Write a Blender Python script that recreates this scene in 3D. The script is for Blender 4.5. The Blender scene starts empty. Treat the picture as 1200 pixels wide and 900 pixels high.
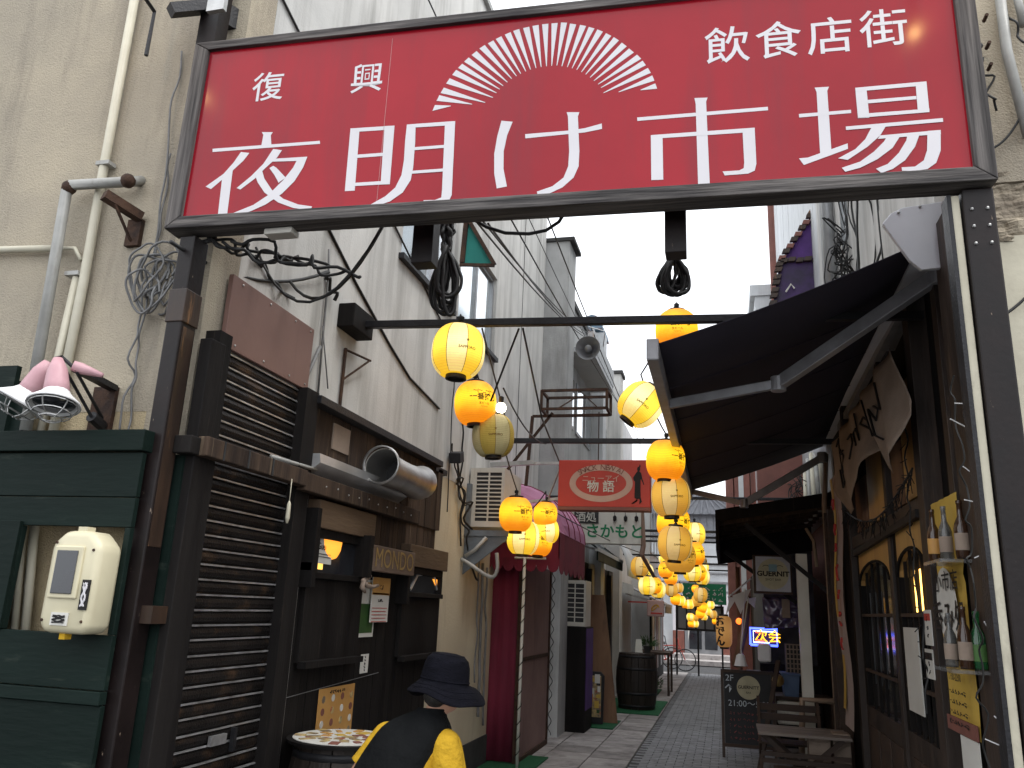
import bpy, math, random
from mathutils import Vector, Matrix, noise
random.seed(7)
R = math.radians
SC = bpy.context.scene
COL = SC.collection

# ------------------------------------------------------------------ camera
F, CX, CY, EYE = 947.0, 600.0, 450.0, 1.7
def _n(v): return Vector(v).normalized()
dY = _n(((850-CX)/F, -(722-CY)/F, -1))
up = _n(((755-CX)/F, (CY+2990)/F, -1))
up = (up - dY*up.dot(dY)).normalized()
rX = dY.cross(up)
CAMROT = Matrix((rX, dY, up))            # world = CAMROT @ camera
CAMLOC = Vector((0, 0, EYE))
cam = bpy.data.cameras.new('camera'); camo = bpy.data.objects.new('camera', cam); COL.objects.link(camo)
camo.matrix_world = Matrix.Translation(CAMLOC) @ CAMROT.to_4x4()
cam.sensor_width = 36; cam.lens = 36*F/1200; cam.clip_start = .05; cam.clip_end = 2000
SC.camera = camo

# ------------------------------------------------------------------ light
SUN_EL, SUN_AZ = 62, 95                   # overcast: broad pale sun high behind the street side
w = bpy.data.worlds.new('World'); SC.world = w; w.use_nodes = True
nt = w.node_tree; bg = nt.nodes['Background']
sky = nt.nodes.new('ShaderNodeTexSky'); sky.sky_type = 'NISHITA'; sky.sun_disc = False
sky.sun_elevation = R(SUN_EL); sky.sun_rotation = R(SUN_AZ); sky.air_density = 1.0; sky.dust_density = 4.0; sky.ozone_density = 1
hs = nt.nodes.new('ShaderNodeHueSaturation'); hs.inputs['Saturation'].default_value = .12
nt.links.new(sky.outputs[0], hs.inputs['Color']); cl = nt.nodes.new('ShaderNodeMix'); cl.data_type = 'RGBA'; cl.inputs[0].default_value = .72; cl.inputs[7].default_value = (9.0, 9.3, 9.8, 1)   # even cloud cover
nt.links.new(hs.outputs[0], cl.inputs[6]); nt.links.new(cl.outputs[2], bg.inputs['Color'])
bg.inputs['Strength'].default_value = .15
sl = bpy.data.lights.new('sun', 'SUN'); sl.energy = 1.1; sl.angle = R(28); sl.color = (1, .97, .92)
so = bpy.data.objects.new('sun', sl); COL.objects.link(so)
az = R(SUN_AZ); sd = Vector((math.sin(az)*math.cos(R(SUN_EL)), math.cos(az)*math.cos(R(SUN_EL)), math.sin(R(SUN_EL))))
so.rotation_euler = sd.to_track_quat('Z', 'Y').to_euler(); so.location = (12, 0, 20)
SC.view_settings.view_transform = 'Standard'; SC.view_settings.look = 'None'; SC.view_settings.gamma = 1
SC.view_settings.exposure = .78
SC.cycles.max_bounces = 8; SC.cycles.diffuse_bounces = 4; SC.cycles.transparent_max_bounces = 12

# ------------------------------------------------------------------ measuring helpers (rays through the eye onto real planes)
def ray(px, py): return CAMROT @ Vector(((px-CX)/F, -(py-CY)/F, -1))
def onX(px, py, X): r = ray(px, py); return CAMLOC + r*(X/r.x)
def onY(px, py, Y): r = ray(px, py); return CAMLOC + r*(Y/r.y)
def onZ(px, py, Z): r = ray(px, py); return CAMLOC + r*((Z-EYE)/r.z)
def RX(X, a, b):                              # two corners on a side wall -> y0,y1,z0,z1
    p, q = onX(*a, X), onX(*b, X)
    return min(p.y, q.y), max(p.y, q.y), min(p.z, q.z), max(p.z, q.z)
def RY(Y, a, b):
    p, q = onY(*a, Y), onY(*b, Y)
    return min(p.x, q.x), max(p.x, q.x), min(p.z, q.z), max(p.z, q.z)

# ------------------------------------------------------------------ materials
def newmat(name):
    m = bpy.data.materials.new(name); m.use_nodes = True
    return m, m.node_tree, m.node_tree.nodes['Principled BSDF']
def M(name, c1, c2=None, scale=4, rough=.8, metal=0, bump=.15, bscale=None, stretch=(1, 1, 1), dirt=None, dscale=(3, 3, .5),
      dlo=.5, dhi=.7, spec=.4, rand=0, coat=0, bdist=.01, alpha=1, trans=0):
    """two-tone noise colour, an optional dirt / wear layer, fine bump, optional per-object variation"""
    m, nt, b = newmat(name); N, L = nt.nodes, nt.links
    tc = N.new('ShaderNodeTexCoord'); src = tc.outputs['Object']
    oi = N.new('ShaderNodeObjectInfo')
    ad = N.new('ShaderNodeVectorMath'); ad.operation = 'MULTIPLY_ADD'
    cmb = N.new('ShaderNodeCombineXYZ')
    for k in range(3): L.new(oi.outputs['Random'], cmb.inputs[k])
    L.new(cmb.outputs[0], ad.inputs[0]); ad.inputs[1].default_value = (17, 31, 23); L.new(src, ad.inputs[2]); src = ad.outputs[0]
    mp = N.new('ShaderNodeMapping'); mp.inputs['Scale'].default_value = stretch; L.new(src, mp.inputs[0])
    n1 = N.new('ShaderNodeTexNoise'); n1.inputs['Scale'].default_value = scale; n1.inputs['Detail'].default_value = 6; n1.inputs['Roughness'].default_value = .6
    L.new(mp.outputs[0], n1.inputs['Vector'])
    rp = N.new('ShaderNodeValToRGB'); rp.color_ramp.elements[0].position = .36; rp.color_ramp.elements[1].position = .66
    c2 = c2 or tuple(x*.75 for x in c1)
    rp.color_ramp.elements[0].color = (*c2, 1); rp.color_ramp.elements[1].color = (*c1, 1)
    L.new(n1.outputs[0], rp.inputs[0]); col = rp.outputs[0]
    if dirt:
        mp2 = N.new('ShaderNodeMapping'); mp2.inputs['Scale'].default_value = dscale; L.new(src, mp2.inputs[0])
        n2 = N.new('ShaderNodeTexNoise'); n2.inputs['Scale'].default_value = 1; n2.inputs['Detail'].default_value = 8; n2.inputs['Roughness'].default_value = .65
        L.new(mp2.outputs[0], n2.inputs['Vector'])
        mr = N.new('ShaderNodeMapRange'); mr.inputs['From Min'].default_value = dlo; mr.inputs['From Max'].default_value = dhi
        L.new(n2.outputs[0], mr.inputs[0])
        mx = N.new('ShaderNodeMix'); mx.data_type = 'RGBA'; L.new(mr.outputs[0], mx.inputs[0]); L.new(col, mx.inputs[6]); mx.inputs[7].default_value = (*dirt, 1)
        col = mx.outputs[2]
    if rand:
        h = N.new('ShaderNodeHueSaturation'); L.new(col, h.inputs['Color'])
        mr = N.new('ShaderNodeMapRange'); mr.inputs['To Min'].default_value = 1-rand; mr.inputs['To Max'].default_value = 1+rand
        L.new(oi.outputs['Random'], mr.inputs[0]); L.new(mr.outputs[0], h.inputs['Value']); col = h.outputs[0]
    L.new(col, b.inputs['Base Color'])
    b.inputs['Metallic'].default_value = metal; b.inputs['Specular IOR Level'].default_value = spec
    rr = N.new('ShaderNodeMapRange'); rr.inputs['To Min'].default_value = max(.02, rough-.12); rr.inputs['To Max'].default_value = min(1, rough+.12)
    L.new(n1.outputs[0], rr.inputs[0]); L.new(rr.outputs[0], b.inputs['Roughness'])
    b.inputs['Coat Weight'].default_value = coat
    if trans: b.inputs['Transmission Weight'].default_value = trans
    if alpha < 1: b.inputs['Alpha'].default_value = alpha
    if bump:
        n3 = N.new('ShaderNodeTexNoise'); n3.inputs['Scale'].default_value = bscale or scale*8; n3.inputs['Detail'].default_value = 5
        L.new(mp.outputs[0], n3.inputs['Vector'])
        bp = N.new('ShaderNodeBump'); bp.inputs['Strength'].default_value = bump; bp.inputs['Distance'].default_value = bdist
        L.new(n3.outputs[0], bp.inputs['Height']); L.new(bp.outputs[0], b.inputs['Normal'])
    return m
def EM(name, col, strength, base=None):
    m, nt, b = newmat(name); b.inputs['Base Color'].default_value = (*(base or col), 1); b.inputs['Roughness'].default_value = .6
    b.inputs['Emission Color'].default_value = (*col, 1); b.inputs['Emission Strength'].default_value = strength
    return m
def LANT(name, mid, edge, smid, sedge, base):
    """lit paper: brighter where the bulb sits inside, ribs and paper grain"""
    m, nt, b = newmat(name); N, L = nt.nodes, nt.links
    tc = N.new('ShaderNodeTexCoord'); sp = N.new('ShaderNodeSeparateXYZ'); L.new(tc.outputs['Object'], sp.inputs[0])
    s1 = N.new('ShaderNodeMath'); s1.operation = 'SUBTRACT'; L.new(sp.outputs[2], s1.inputs[0]); s1.inputs[1].default_value = .03
    s2 = N.new('ShaderNodeMath'); s2.operation = 'ABSOLUTE'; L.new(s1.outputs[0], s2.inputs[0])
    nz = N.new('ShaderNodeTexNoise'); nz.inputs['Scale'].default_value = 9; nz.inputs['Detail'].default_value = 4; L.new(tc.outputs['Object'], nz.inputs['Vector'])
    s3 = N.new('ShaderNodeMath'); s3.operation = 'MULTIPLY_ADD'; L.new(nz.outputs[0], s3.inputs[0]); s3.inputs[1].default_value = .10; L.new(s2.outputs[0], s3.inputs[2])
    mr = N.new('ShaderNodeMapRange'); mr.inputs['From Min'].default_value = .05; mr.inputs['From Max'].default_value = .22; L.new(s3.outputs[0], mr.inputs[0]); mr.interpolation_type = 'SMOOTHSTEP'
    mx = N.new('ShaderNodeMix'); mx.data_type = 'RGBA'; L.new(mr.outputs[0], mx.inputs[0]); mx.inputs[6].default_value = (*mid, 1); mx.inputs[7].default_value = (*edge, 1)
    ms = N.new('ShaderNodeMapRange'); ms.inputs['To Min'].default_value = smid; ms.inputs['To Max'].default_value = sedge; L.new(mr.outputs[0], ms.inputs[0])
    rb = N.new('ShaderNodeMath'); rb.operation = 'MULTIPLY'; L.new(sp.outputs[2], rb.inputs[0]); rb.inputs[1].default_value = 2*math.pi/.015
    sn = N.new('ShaderNodeMath'); sn.operation = 'SINE'; L.new(rb.outputs[0], sn.inputs[0])
    r2 = N.new('ShaderNodeMapRange'); r2.inputs['From Min'].default_value = -1; r2.inputs['From Max'].default_value = -.2; r2.inputs['To Min'].default_value = .62; r2.inputs['To Max'].default_value = .86; L.new(sn.outputs[0], r2.inputs[0])   # bamboo hoops behind the paper
    m2 = N.new('ShaderNodeMath'); m2.operation = 'MULTIPLY'; L.new(ms.outputs[0], m2.inputs[0]); L.new(r2.outputs[0], m2.inputs[1])
    L.new(mx.outputs[2], b.inputs['Emission Color']); L.new(m2.outputs[0], b.inputs['Emission Strength'])
    b.inputs['Base Color'].default_value = (*base, 1); b.inputs['Roughness'].default_value = .7
    return m

stucco = M('beige_stucco', (.46, .40, .30), (.34, .30, .235), 1.1, .95, 0, .8, 110, dirt=(.17, .15, .125), dscale=(3.4, 3.4, .45), dlo=.47, dhi=.78, bdist=.010)
stucco2 = M('yellowed_stucco', (.54, .44, .27), (.42, .34, .21), 1.3, .95, 0, .8, 110, dirt=(.15, .12, .10), dscale=(2.2, 2.2, .5), dlo=.52, dhi=.8, bdist=.010)
concrete = M('streaked_pale_wall', (.66, .655, .63), (.50, .50, .485), .9, .9, 0, .35, 70, dirt=(.22, .215, .20), dscale=(3.2, 3.2, .28), dlo=.47, dhi=.80, bdist=.006)
concrete2 = M('grey_concrete', (.44, .445, .44), (.34, .345, .34), 1.6, .9, 0, .4, 30, dirt=(.16, .16, .15), dscale=(2.5, 2.5, .4), dlo=.5, dhi=.8)
cream = M('cream_plaster', (.60, .54, .40), (.54, .47, .34), 1.5, .85, 0, .3, 40, dirt=(.30, .24, .16), dscale=(2, 2, .5), dlo=.56, dhi=.85)
plinth = M('dark_plinth', (.06, .06, .06), (.03, .03, .03), 5, .9)
rough_brk = M('broken_plaster', (.42, .36, .27), (.25, .21, .16), 9, .95, 0, 1, 14, bdist=.05)
creamtrim = M('cream_trim', (.62, .58, .45), (.5, .46, .35), 4, .6, dirt=(.25, .22, .17), dscale=(4, 4, 2), dlo=.6, dhi=.8)
blackwood = M('charred_wood', (.016, .014, .013), (.007, .006, .006), 6, .75, 0, .25, 60, (1, 1, .12), dirt=(.05, .04, .032), dscale=(20, 20, 1.5), dlo=.62, dhi=.78, spec=.15)
brownwood = M('weathered_brown_wood', (.085, .056, .038), (.03, .021, .017), 8, .8, 0, .6, 60, (1, 1, .1), dirt=(.24, .18, .12), dscale=(30, 30, 1.2), dlo=.6, dhi=.75, rand=.25, spec=.2)
lacquer = M('black_lacquer_steel', (.014, .009, .0085), (.007, .005, .005), 4, .42, .0, .12, 30, dirt=(.26, .20, .15), dscale=(42, 42, 14), dlo=.675, dhi=.71, spec=.25)
rustpost = M('rust_brown_paint', (.06, .033, .02), (.025, .016, .012), 5, .45, 0, .15, 40, (1, 1, .25), dirt=(.22, .11, .045), dscale=(14, 14, 2), dlo=.6, dhi=.7)
framewood_x = M('sign_frame_wood', (.17, .155, .145), (.030, .026, .026), 9, .8, 0, .8, 20, (.12, 3.2, 3.2), dirt=(.018, .016, .016), dscale=(.6, 26, 26), dlo=.5, dhi=.7)
framewood_z = M('sign_frame_wood_upright', (.17, .155, .145), (.030, .026, .026), 9, .8, 0, .8, 20, (3.2, 3.2, .12), dirt=(.018, .016, .016), dscale=(26, 26, .6), dlo=.5, dhi=.7)
signred = M('glossy_red_board', (.36, .007, .018), (.28, .005, .014), .8, .2, 0, .05, 2, spec=.30, dirt=(.22, .014, .024), dscale=(4, 4, .4), dlo=.48, dhi=.75)
white = M('white_vinyl', (.66, .64, .66), (.62, .60, .62), 3, .5, 0, 0)
shutmat = M('dark_shutter_steel', (.022, .019, .018), (.012, .0105, .0105), 6, .42, .5, .5, 90, dirt=(.10, .06, .035), dscale=(5, 5, 6), dlo=.55, dhi=.75, spec=.3)
shutedge = M('worn_shutter_lip', (.62, .62, .63), (.36, .35, .35), 9, .34, .7, .2, dirt=(.1, .08, .07), dscale=(7, 7, 3), dlo=.58, dhi=.75)
brownpanel = M('brown_metal_panel', (.20, .115, .095), (.17, .095, .08), 2, .45, 0, .05, 20, dirt=(.11, .06, .05), dscale=(6, 6, .8), dlo=.55, dhi=.8)
green = M('dark_green_paint', (.008, .017, .014), (.005, .011, .009), 3, .6, 0, .25, 40, (.2, 1, 1), dirt=(.035, .045, .036), dscale=(3, 9, 14), dlo=.6, dhi=.75, spec=.12)
steel = M('galvanised_steel', (.55, .55, .54), (.38, .38, .37), 6, .4, .8, .15, dirt=(.3, .22, .15), dscale=(3, 3, 3), dlo=.62, dhi=.75)
duct = M('silver_duct', (.55, .54, .52), (.40, .39, .375), 5, .40, .9, .2)
alu = M('pale_aluminium', (.72, .72, .72), (.6, .6, .6), 4, .35, .7, .1)
rust = M('rusty_iron', (.10, .055, .035), (.04, .025, .02), 12, .8, .4, .6, 50)
blackiron = M('black_iron', (.025, .025, .028), (.015, .015, .017), 9, .5, .3, .3)
rubber = M('black_cable', (.018, .018, .018), (.01, .01, .01), 9, .55, 0, 0)
greycable = M('grey_cable', (.20, .20, .20), (.12, .12, .12), 9, .55, 0, 0)
pipegrey = M('grey_pipe', (.40, .40, .38), (.3, .3, .28), 5, .5, .1, .1, dirt=(.15, .11, .08), dscale=(7, 7, 2), dlo=.55, dhi=.75)
pipecream = M('cream_pipe', (.58, .55, .44), (.5, .47, .37), 5, .5, 0, .05, dirt=(.28, .23, .17), dscale=(6, 6, 1.5), dlo=.6, dhi=.8)
meterbody = M('cream_meter_plastic', (.62, .57, .40), (.57, .52, .36), 4, .4, 0, .03, dirt=(.2, .16, .12), dscale=(5, 5, 5), dlo=.66, dhi=.85)
darkglass = M('dark_glass', (.03, .035, .04), (.02, .02, .025), 3, .08, 0, 0, spec=.8)
skyglass = M('sky_reflecting_glass', (.72, .77, .79), (.62, .68, .72), 2, .06, .9, 0, spec=1)
winframe = M('grey_window_frame', (.35, .36, .37), (.27, .28, .29), 4, .4, .5)
maroon = M('maroon_fabric', (.20, .018, .045), (.14, .012, .032), 3, .8, 0, .3, 70, (1, 1, .3), dirt=(.06, .01, .02), dscale=(6, 6, .6), dlo=.5, dhi=.8)
pinkroof = M('faded_pink_fabric', (.46, .20, .33), (.36, .14, .24), 3, .75, 0, .2, 60)
tanpanel = M('faded_rose_panel', (.26, .17, .15), (.2, .12, .11), 2, .8, dirt=(.12, .06, .06), dscale=(4, 4, .8), dlo=.55, dhi=.8)
acwhite = M('aircon_casing', (.56, .54, .48), (.5, .48, .43), 4, .5, 0, .03, dirt=(.3, .27, .22), dscale=(6, 6, 2), dlo=.6, dhi=.8)
acdark = M('aircon_inside', (.03, .03, .035), (.02, .02, .02), 9, .6)
capmat = M('lantern_cap_plastic', (.02, .014, .01), (.012, .01, .008), 9, .45, 0, .05)
ink = M('black_ink', (.012, .010, .010), (.01, .008, .008), 9, .7, 0, 0)
inkamber = M('faint_brown_ink', (.25, .14, .02), (.2, .1, .01), 9, .7, 0, 0)
seam = M('lantern_seam_thread', (.35, .22, .05), (.25, .15, .03), 9, .7, 0, 0)
awnfab = M('dark_navy_awning_fabric', (.034, .028, .042), (.024, .021, .032), 3, .9, 0, .1, 200)
awnmetal = M('weathered_awning_metal', (.42, .42, .44), (.30, .30, .31), 6, .5, .5, .15)
awnplate = M('awning_end_plate', (.72, .74, .78), (.64, .66, .70), 3, .45, .2, .05)
canvas = M('limp_tan_cloth', (.34, .265, .21), (.24, .185, .145), 3, .9, 0, .4, 60)
stone = M('paving_slab', (.38, .355, .34), (.26, .24, .23), 5, .9, 0, .4, 60, dirt=(.09, .08, .08), dscale=(3, 3, 3), dlo=.5, dhi=.75, rand=.22)
brickpave = M('grey_paving_brick', (.29, .295, .305), (.20, .204, .21), 8, .85, 0, .4, 80, dirt=(.11, .11, .115), dscale=(3, 3, 3), dlo=.55, dhi=.75, rand=.12)
joint = M('paving_joint', (.07, .068, .065), (.05, .048, .045), 9, .95)
asphalt = M('asphalt', (.055, .055, .057), (.04, .04, .042), 30, .95, 0, .5, 200)
matgreen = M('green_turf_mat', (.018, .14, .055), (.012, .10, .04), 60, .95, 0, 1, 400)
barrelwood = M('dark_barrel_stave', (.035, .024, .018), (.018, .013, .01), 7, .6, 0, .5, 50, (1, 1, .15), rand=.3)
plyboard = M('weathered_plywood', (.22, .125, .07), (.15, .08, .045), 4, .8, 0, .3, 60, (1, 1, .12), dirt=(.09, .05, .03), dscale=(6, 6, .7), dlo=.5, dhi=.75)
chairwood = M('dark_brown_wood', (.07, .042, .028), (.035, .022, .016), 8, .65, 0, .3, 60, (.15, 1, 1))
yellow = M('yellow_cotton', (.62, .38, .035), (.50, .29, .02), 5, .95, 0, 1.0, 13, bdist=.03, spec=.1)
vestm = M('black_vest_cloth', (.009, .0095, .010), (.006, .0065, .007), 6, .95, 0, 1.0, 9, bdist=.03, spec=.1)
hatm = M('navy_straw_hat', (.0075, .0075, .012), (.0035, .0035, .006), 12, .9, 0, .7, 60, (1, 1, 4), spec=.1)
skinm = M('skin', (.56, .32, .22), (.50, .28, .19), 8, .5, 0, .05)
hairm = M('dark_grey_hair', (.05, .045, .04), (.02, .018, .016), 30, .6, 0, .6, 120)
trousers = M('dark_trousers', (.03, .03, .04), None, 6, .9)
paper = M('white_paper', (.66, .65, .60), (.6, .58, .53), 3, .8)
yellowposter = M('yellow_poster', (.62, .42, .07), (.5, .32, .06), 3, .7, 0, .3, 12, dirt=(.35, .22, .08), dscale=(3, 3, 3), dlo=.55, dhi=.8)
orangecard = M('orange_menu_card', (.55, .30, .09), (.48, .25, .07), 5, .6)
redpaint = M('faded_red_sign', (.50, .055, .035), (.45, .045, .03), 3, .45, dirt=(.3, .05, .04), dscale=(4, 4, 4), dlo=.6, dhi=.8)
grime_white = M('aged_white_sign', (.70, .69, .62), (.6, .59, .52), 3, .5, dirt=(.3, .28, .22), dscale=(5, 5, 1), dlo=.58, dhi=.8)
ringtan = M('faded_cream_print', (.55, .38, .30), (.48, .32, .26), 4, .6)
greenink = M('green_ink', (.01, .22, .09), (.01, .18, .07), 5, .6, 0, 0)
brass = M('dull_gold_paint', (.42, .30, .12), (.32, .22, .08), 8, .45, .4)
redink = M('red_ink', (.55, .05, .04), None, 5, .6, 0, 0)
chalk = M('pale_chalk', (.55, .6, .62), (.4, .45, .5), 20, .9, 0, 0)
chalkred = M('red_chalk', (.40, .10, .09), None, 20, .9, 0, 0)
slate = M('blackboard_slate', (.028, .030, .033), (.02, .021, .023), 4, .7)
purple = M('dusty_purple_cloth', (.10, .04, .20), (.06, .025, .12), 4, .8)
brickred = M('red_brick_wall', (.24, .09, .065), (.17, .065, .05), 6, .9)
siding = M('white_siding', (.55, .57, .58), (.47, .49, .50), 2, .6, dirt=(.33, .33, .33), dscale=(4, 4, .4), dlo=.55, dhi=.8)
downpipe = M('brown_red_paint', (.22, .085, .065), (.17, .065, .05), 4, .5)
leaf = M('leaf_green', (.05, .12, .03), (.03, .075, .02), 12, .6, 0, .1, rand=.3)
bottlegreen = M('green_bottle_glass', (.02, .16, .05), (.015, .13, .04), 4, .06, 0, 0, spec=.8, trans=.6)
bottlebrown = M('brown_bottle_glass', (.07, .03, .012), (.05, .02, .01), 4, .08, 0, 0, spec=.8, trans=.4)
clearbottle = M('pale_bottle_glass', (.16, .16, .15), (.3, .3, .3), 4, .06, 0, 0, spec=.8, trans=.6)
clearplastic = M('clouded_vinyl_sheet', (.16, .12, .20), (.08, .06, .12), 5, .15, 0, .8, 9, spec=.8)
bluebin = M('blue_plastic', (.09, .15, .27), (.07, .12, .22), 4, .5)
greennet = M('green_printed_sheet', (.02, .22, .11), (.015, .18, .09), 3, .8)
tilegrey = M('grey_roof_tile', (.24, .25, .27), (.17, .18, .2), 6, .6)
barwood = M('dark_stained_bar_wood', (.050, .033, .025), (.022, .016, .013), 7, .55, 0, .3, 50, (1, 1, .15), dirt=(.11, .07, .045), dscale=(18, 18, 1.5), dlo=.58, dhi=.75)
amberboard = M('amber_board_with_glow', (.62, .38, .13), (.48, .27, .085), 5, .5, 0, .2, 50, (1, 1, .2))  # amber lightened so its colour carries the warm lamp glow on the door heads
greypanel = M('translucent_grey_panel', (.24, .25, .27), (.2, .21, .23), 2, .5)
tealawn = M('teal_canvas', (.03, .24, .20), (.02, .19, .16), 4, .8)
lampwhite = M('white_enamel', (.78, .78, .78), (.72, .72, .72), 5, .35)
pinkplastic = M('pink_tape_wrap', (.55, .33, .36), (.48, .27, .30), 6, .45, 0, .1)
photoprint = M('faded_colour_photo', (.60, .45, .18), (.16, .12, .09), 16, .5, dirt=(.35, .08, .05), dscale=(14, 14, 14), dlo=.56, dhi=.62)

E_warm = EM('warm_interior_light', (1, .36, .04), .85)
E_bulb = EM('lit_bulb', (1, .82, .5), 6)
E_tube = EM('warm_wall_lamp', (1, .55, .12), 3.2)
E_neonY = EM('neon_yellow', (1, .48, .02), 1.6)
E_neonR = EM('neon_red', (1, .06, .03), 3)
E_neonB = EM('neon_blue', (.06, .10, 1), 3)
E_neonW = EM('neon_pale_blue', (.55, .8, 1), 2)
E_spot = EM('sign_spot_bulb', (1, .60, .22), 75)
P_orange = LANT('lit_orange_paper', (1, .54, .015), (1, .26, .003), 1.05, .56, (.55, .26, .02))
P_yellow = LANT('lit_yellow_paper', (1, .76, .07), (1, .56, .02), .92, .58, (.6, .38, .06))
P_pale = LANT('lit_pale_paper', (1, .84, .36), (1, .68, .15), .88, .52, (.65, .52, .28))
P_amber = LANT('dim_amber_paper', (1, .52, .05), (1, .42, .03), .45, .28, (.7, .45, .12))
P_amberpale = LANT('dim_cream_paper', (1, .68, .2), (1, .6, .16), .42, .26, (.75, .6, .35))
P_unlit = M('unlit_cream_paper', (.66, .58, .30), (.58, .5, .25), 6, .8)
P_unlitY = M('unlit_yellow_paper', (.66, .47, .10), (.58, .42, .08), 6, .8)
P_tan = LANT('tan_paper', (1, .5, .15), (1, .45, .12), .22, .15, (.45, .25, .08))

# ------------------------------------------------------------------ mesh builder
class MB:
    def __init__(s): s.v = []; s.f = []; s.mi = []; s.cur = 0
    def add(s, vs, fs):
        o = len(s.v); s.v += [Vector(x) for x in vs]
        for f in fs: s.f.append([i+o for i in f]); s.mi.append(s.cur)
        return s
    def box(s, x0, x1, y0, y1, z0, z1):
        return s.add([(x0,y0,z0),(x1,y0,z0),(x1,y1,z0),(x0,y1,z0),(x0,y0,z1),(x1,y0,z1),(x1,y1,z1),(x0,y1,z1)],
                     [(0,3,2,1),(4,5,6,7),(0,1,5,4),(1,2,6,5),(2,3,7,6),(3,0,4,7)])
    def obox(s, c, a, b, d):
        c, a, b, d = map(Vector, (c, a, b, d)); vs = []
        for k in (-1, 1):
            for i, j in ((-1,-1),(1,-1),(1,1),(-1,1)): vs.append(c+a*i+b*j+d*k)
        return s.add(vs, [(0,3,2,1),(4,5,6,7),(0,1,5,4),(1,2,6,5),(2,3,7,6),(3,0,4,7)])
    def bar(s, p, q, w_, h_, upv=(0, 0, 1)):
        p, q = Vector(p), Vector(q); d = (q-p); u = Vector(upv)
        sd_ = d.cross(u)
        if sd_.length < 1e-5: sd_ = d.cross(Vector((1, 0, 0)))
        sd_.normalize(); uu = sd_.cross(d).normalized()
        return s.obox((p+q)/2, sd_*w_/2, d/2, uu*h_/2)
    def tube(s, pts, r, n=6, caps=True):
        pts = [Vector(p) for p in pts]; m = len(pts)
        rs = r if isinstance(r, (list, tuple)) else [r]*m
        o = len(s.v); prev = None
        for i, p in enumerate(pts):
            t = (pts[min(i+1, m-1)]-pts[max(i-1, 0)])
            if t.length < 1e-9: t = Vector((0, 0, 1))
            t.normalize()
            a = prev - t*prev.dot(t) if prev else t.orthogonal()
            if a.length < 1e-6: a = t.orthogonal()
            a.normalize(); prev = a; b = t.cross(a)
            for k in range(n):
                an = 2*math.pi*k/n; s.v.append(p+(a*math.cos(an)+b*math.sin(an))*rs[i])
        for i in range(m-1):
            for k in range(n):
                k2 = (k+1) % n; s.f.append([o+i*n+k, o+i*n+k2, o+(i+1)*n+k2, o+(i+1)*n+k]); s.mi.append(s.cur)
        if caps:
            s.f.append([o+k for k in range(n)][::-1]); s.f.append([o+(m-1)*n+k for k in range(n)]); s.mi += [s.cur]*2
        return s
    def lathe(s, prof, n=24, c=(0, 0, 0), ax=(0, 0, 1), sx=1, sy=1, matf=None, caps=True):
        ax = Vector(ax).normalized(); a = ax.orthogonal().normalized() if abs(ax.z) < .999 else Vector((1, 0, 0)); b = ax.cross(a); c = Vector(c); o = len(s.v)
        for r, z in prof:
            for k in range(n):
                an = 2*math.pi*k/n; s.v.append(c+a*math.cos(an)*r*sx+b*math.sin(an)*r*sy+ax*z)
        for i in range(len(prof)-1):
            for k in range(n):
                k2 = (k+1) % n; s.f.append([o+i*n+k, o+i*n+k2, o+(i+1)*n+k2, o+(i+1)*n+k]); s.mi.append(matf(k, i) if matf else s.cur)
        if caps: s.f.append([o+k for k in range(n)][::-1]); s.f.append([o+(len(prof)-1)*n+k for k in range(n)]); s.mi += [s.cur]*2
        return s
    def prism(s, pts, vec):
        pts = [Vector(p) for p in pts]; n = len(pts); vec = Vector(vec)
        return s.add(pts+[p+vec for p in pts], [list(range(n))[::-1], [n+i for i in range(n)]]+[[i, (i+1) % n, n+(i+1) % n, n+i] for i in range(n)])
    def sheet(s, grid):
        """grid of points -> quads"""
        nr, nc = len(grid), len(grid[0]); o = len(s.v)
        for row in grid: s.v += [Vector(p) for p in row]
        for i in range(nr-1):
            for j in range(nc-1): s.f.append([o+i*nc+j, o+i*nc+j+1, o+(i+1)*nc+j+1, o+(i+1)*nc+j]); s.mi.append(s.cur)
        return s
    def sphere(s, c, r, n=10, sq=(1, 1, 1)):
        m = max(4, n//2); c = Vector(c); grid = []
        for i in range(m+1):
            th = math.pi*i/m
            grid.append([(c.x+r*sq[0]*math.sin(th)*math.cos(2*math.pi*k/n), c.y+r*sq[1]*math.sin(th)*math.sin(2*math.pi*k/n), c.z+r*sq[2]*math.cos(th)) for k in range(n+1)])
        return s.sheet(grid)
    def mesh(s, name, mats, loc=(0, 0, 0), smooth=False):
        me = bpy.data.meshes.new(name); loc = Vector(loc)
        me.from_pydata([tuple(p-loc) for p in s.v], [], s.f)
        for m in (mats if isinstance(mats, (list, tuple)) else [mats]): me.materials.append(m)
        if any(s.mi): me.polygons.foreach_set('material_index', s.mi)
        if smooth: me.polygons.foreach_set('use_smooth', [True]*len(me.polygons))
        me.update(); return me

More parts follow.
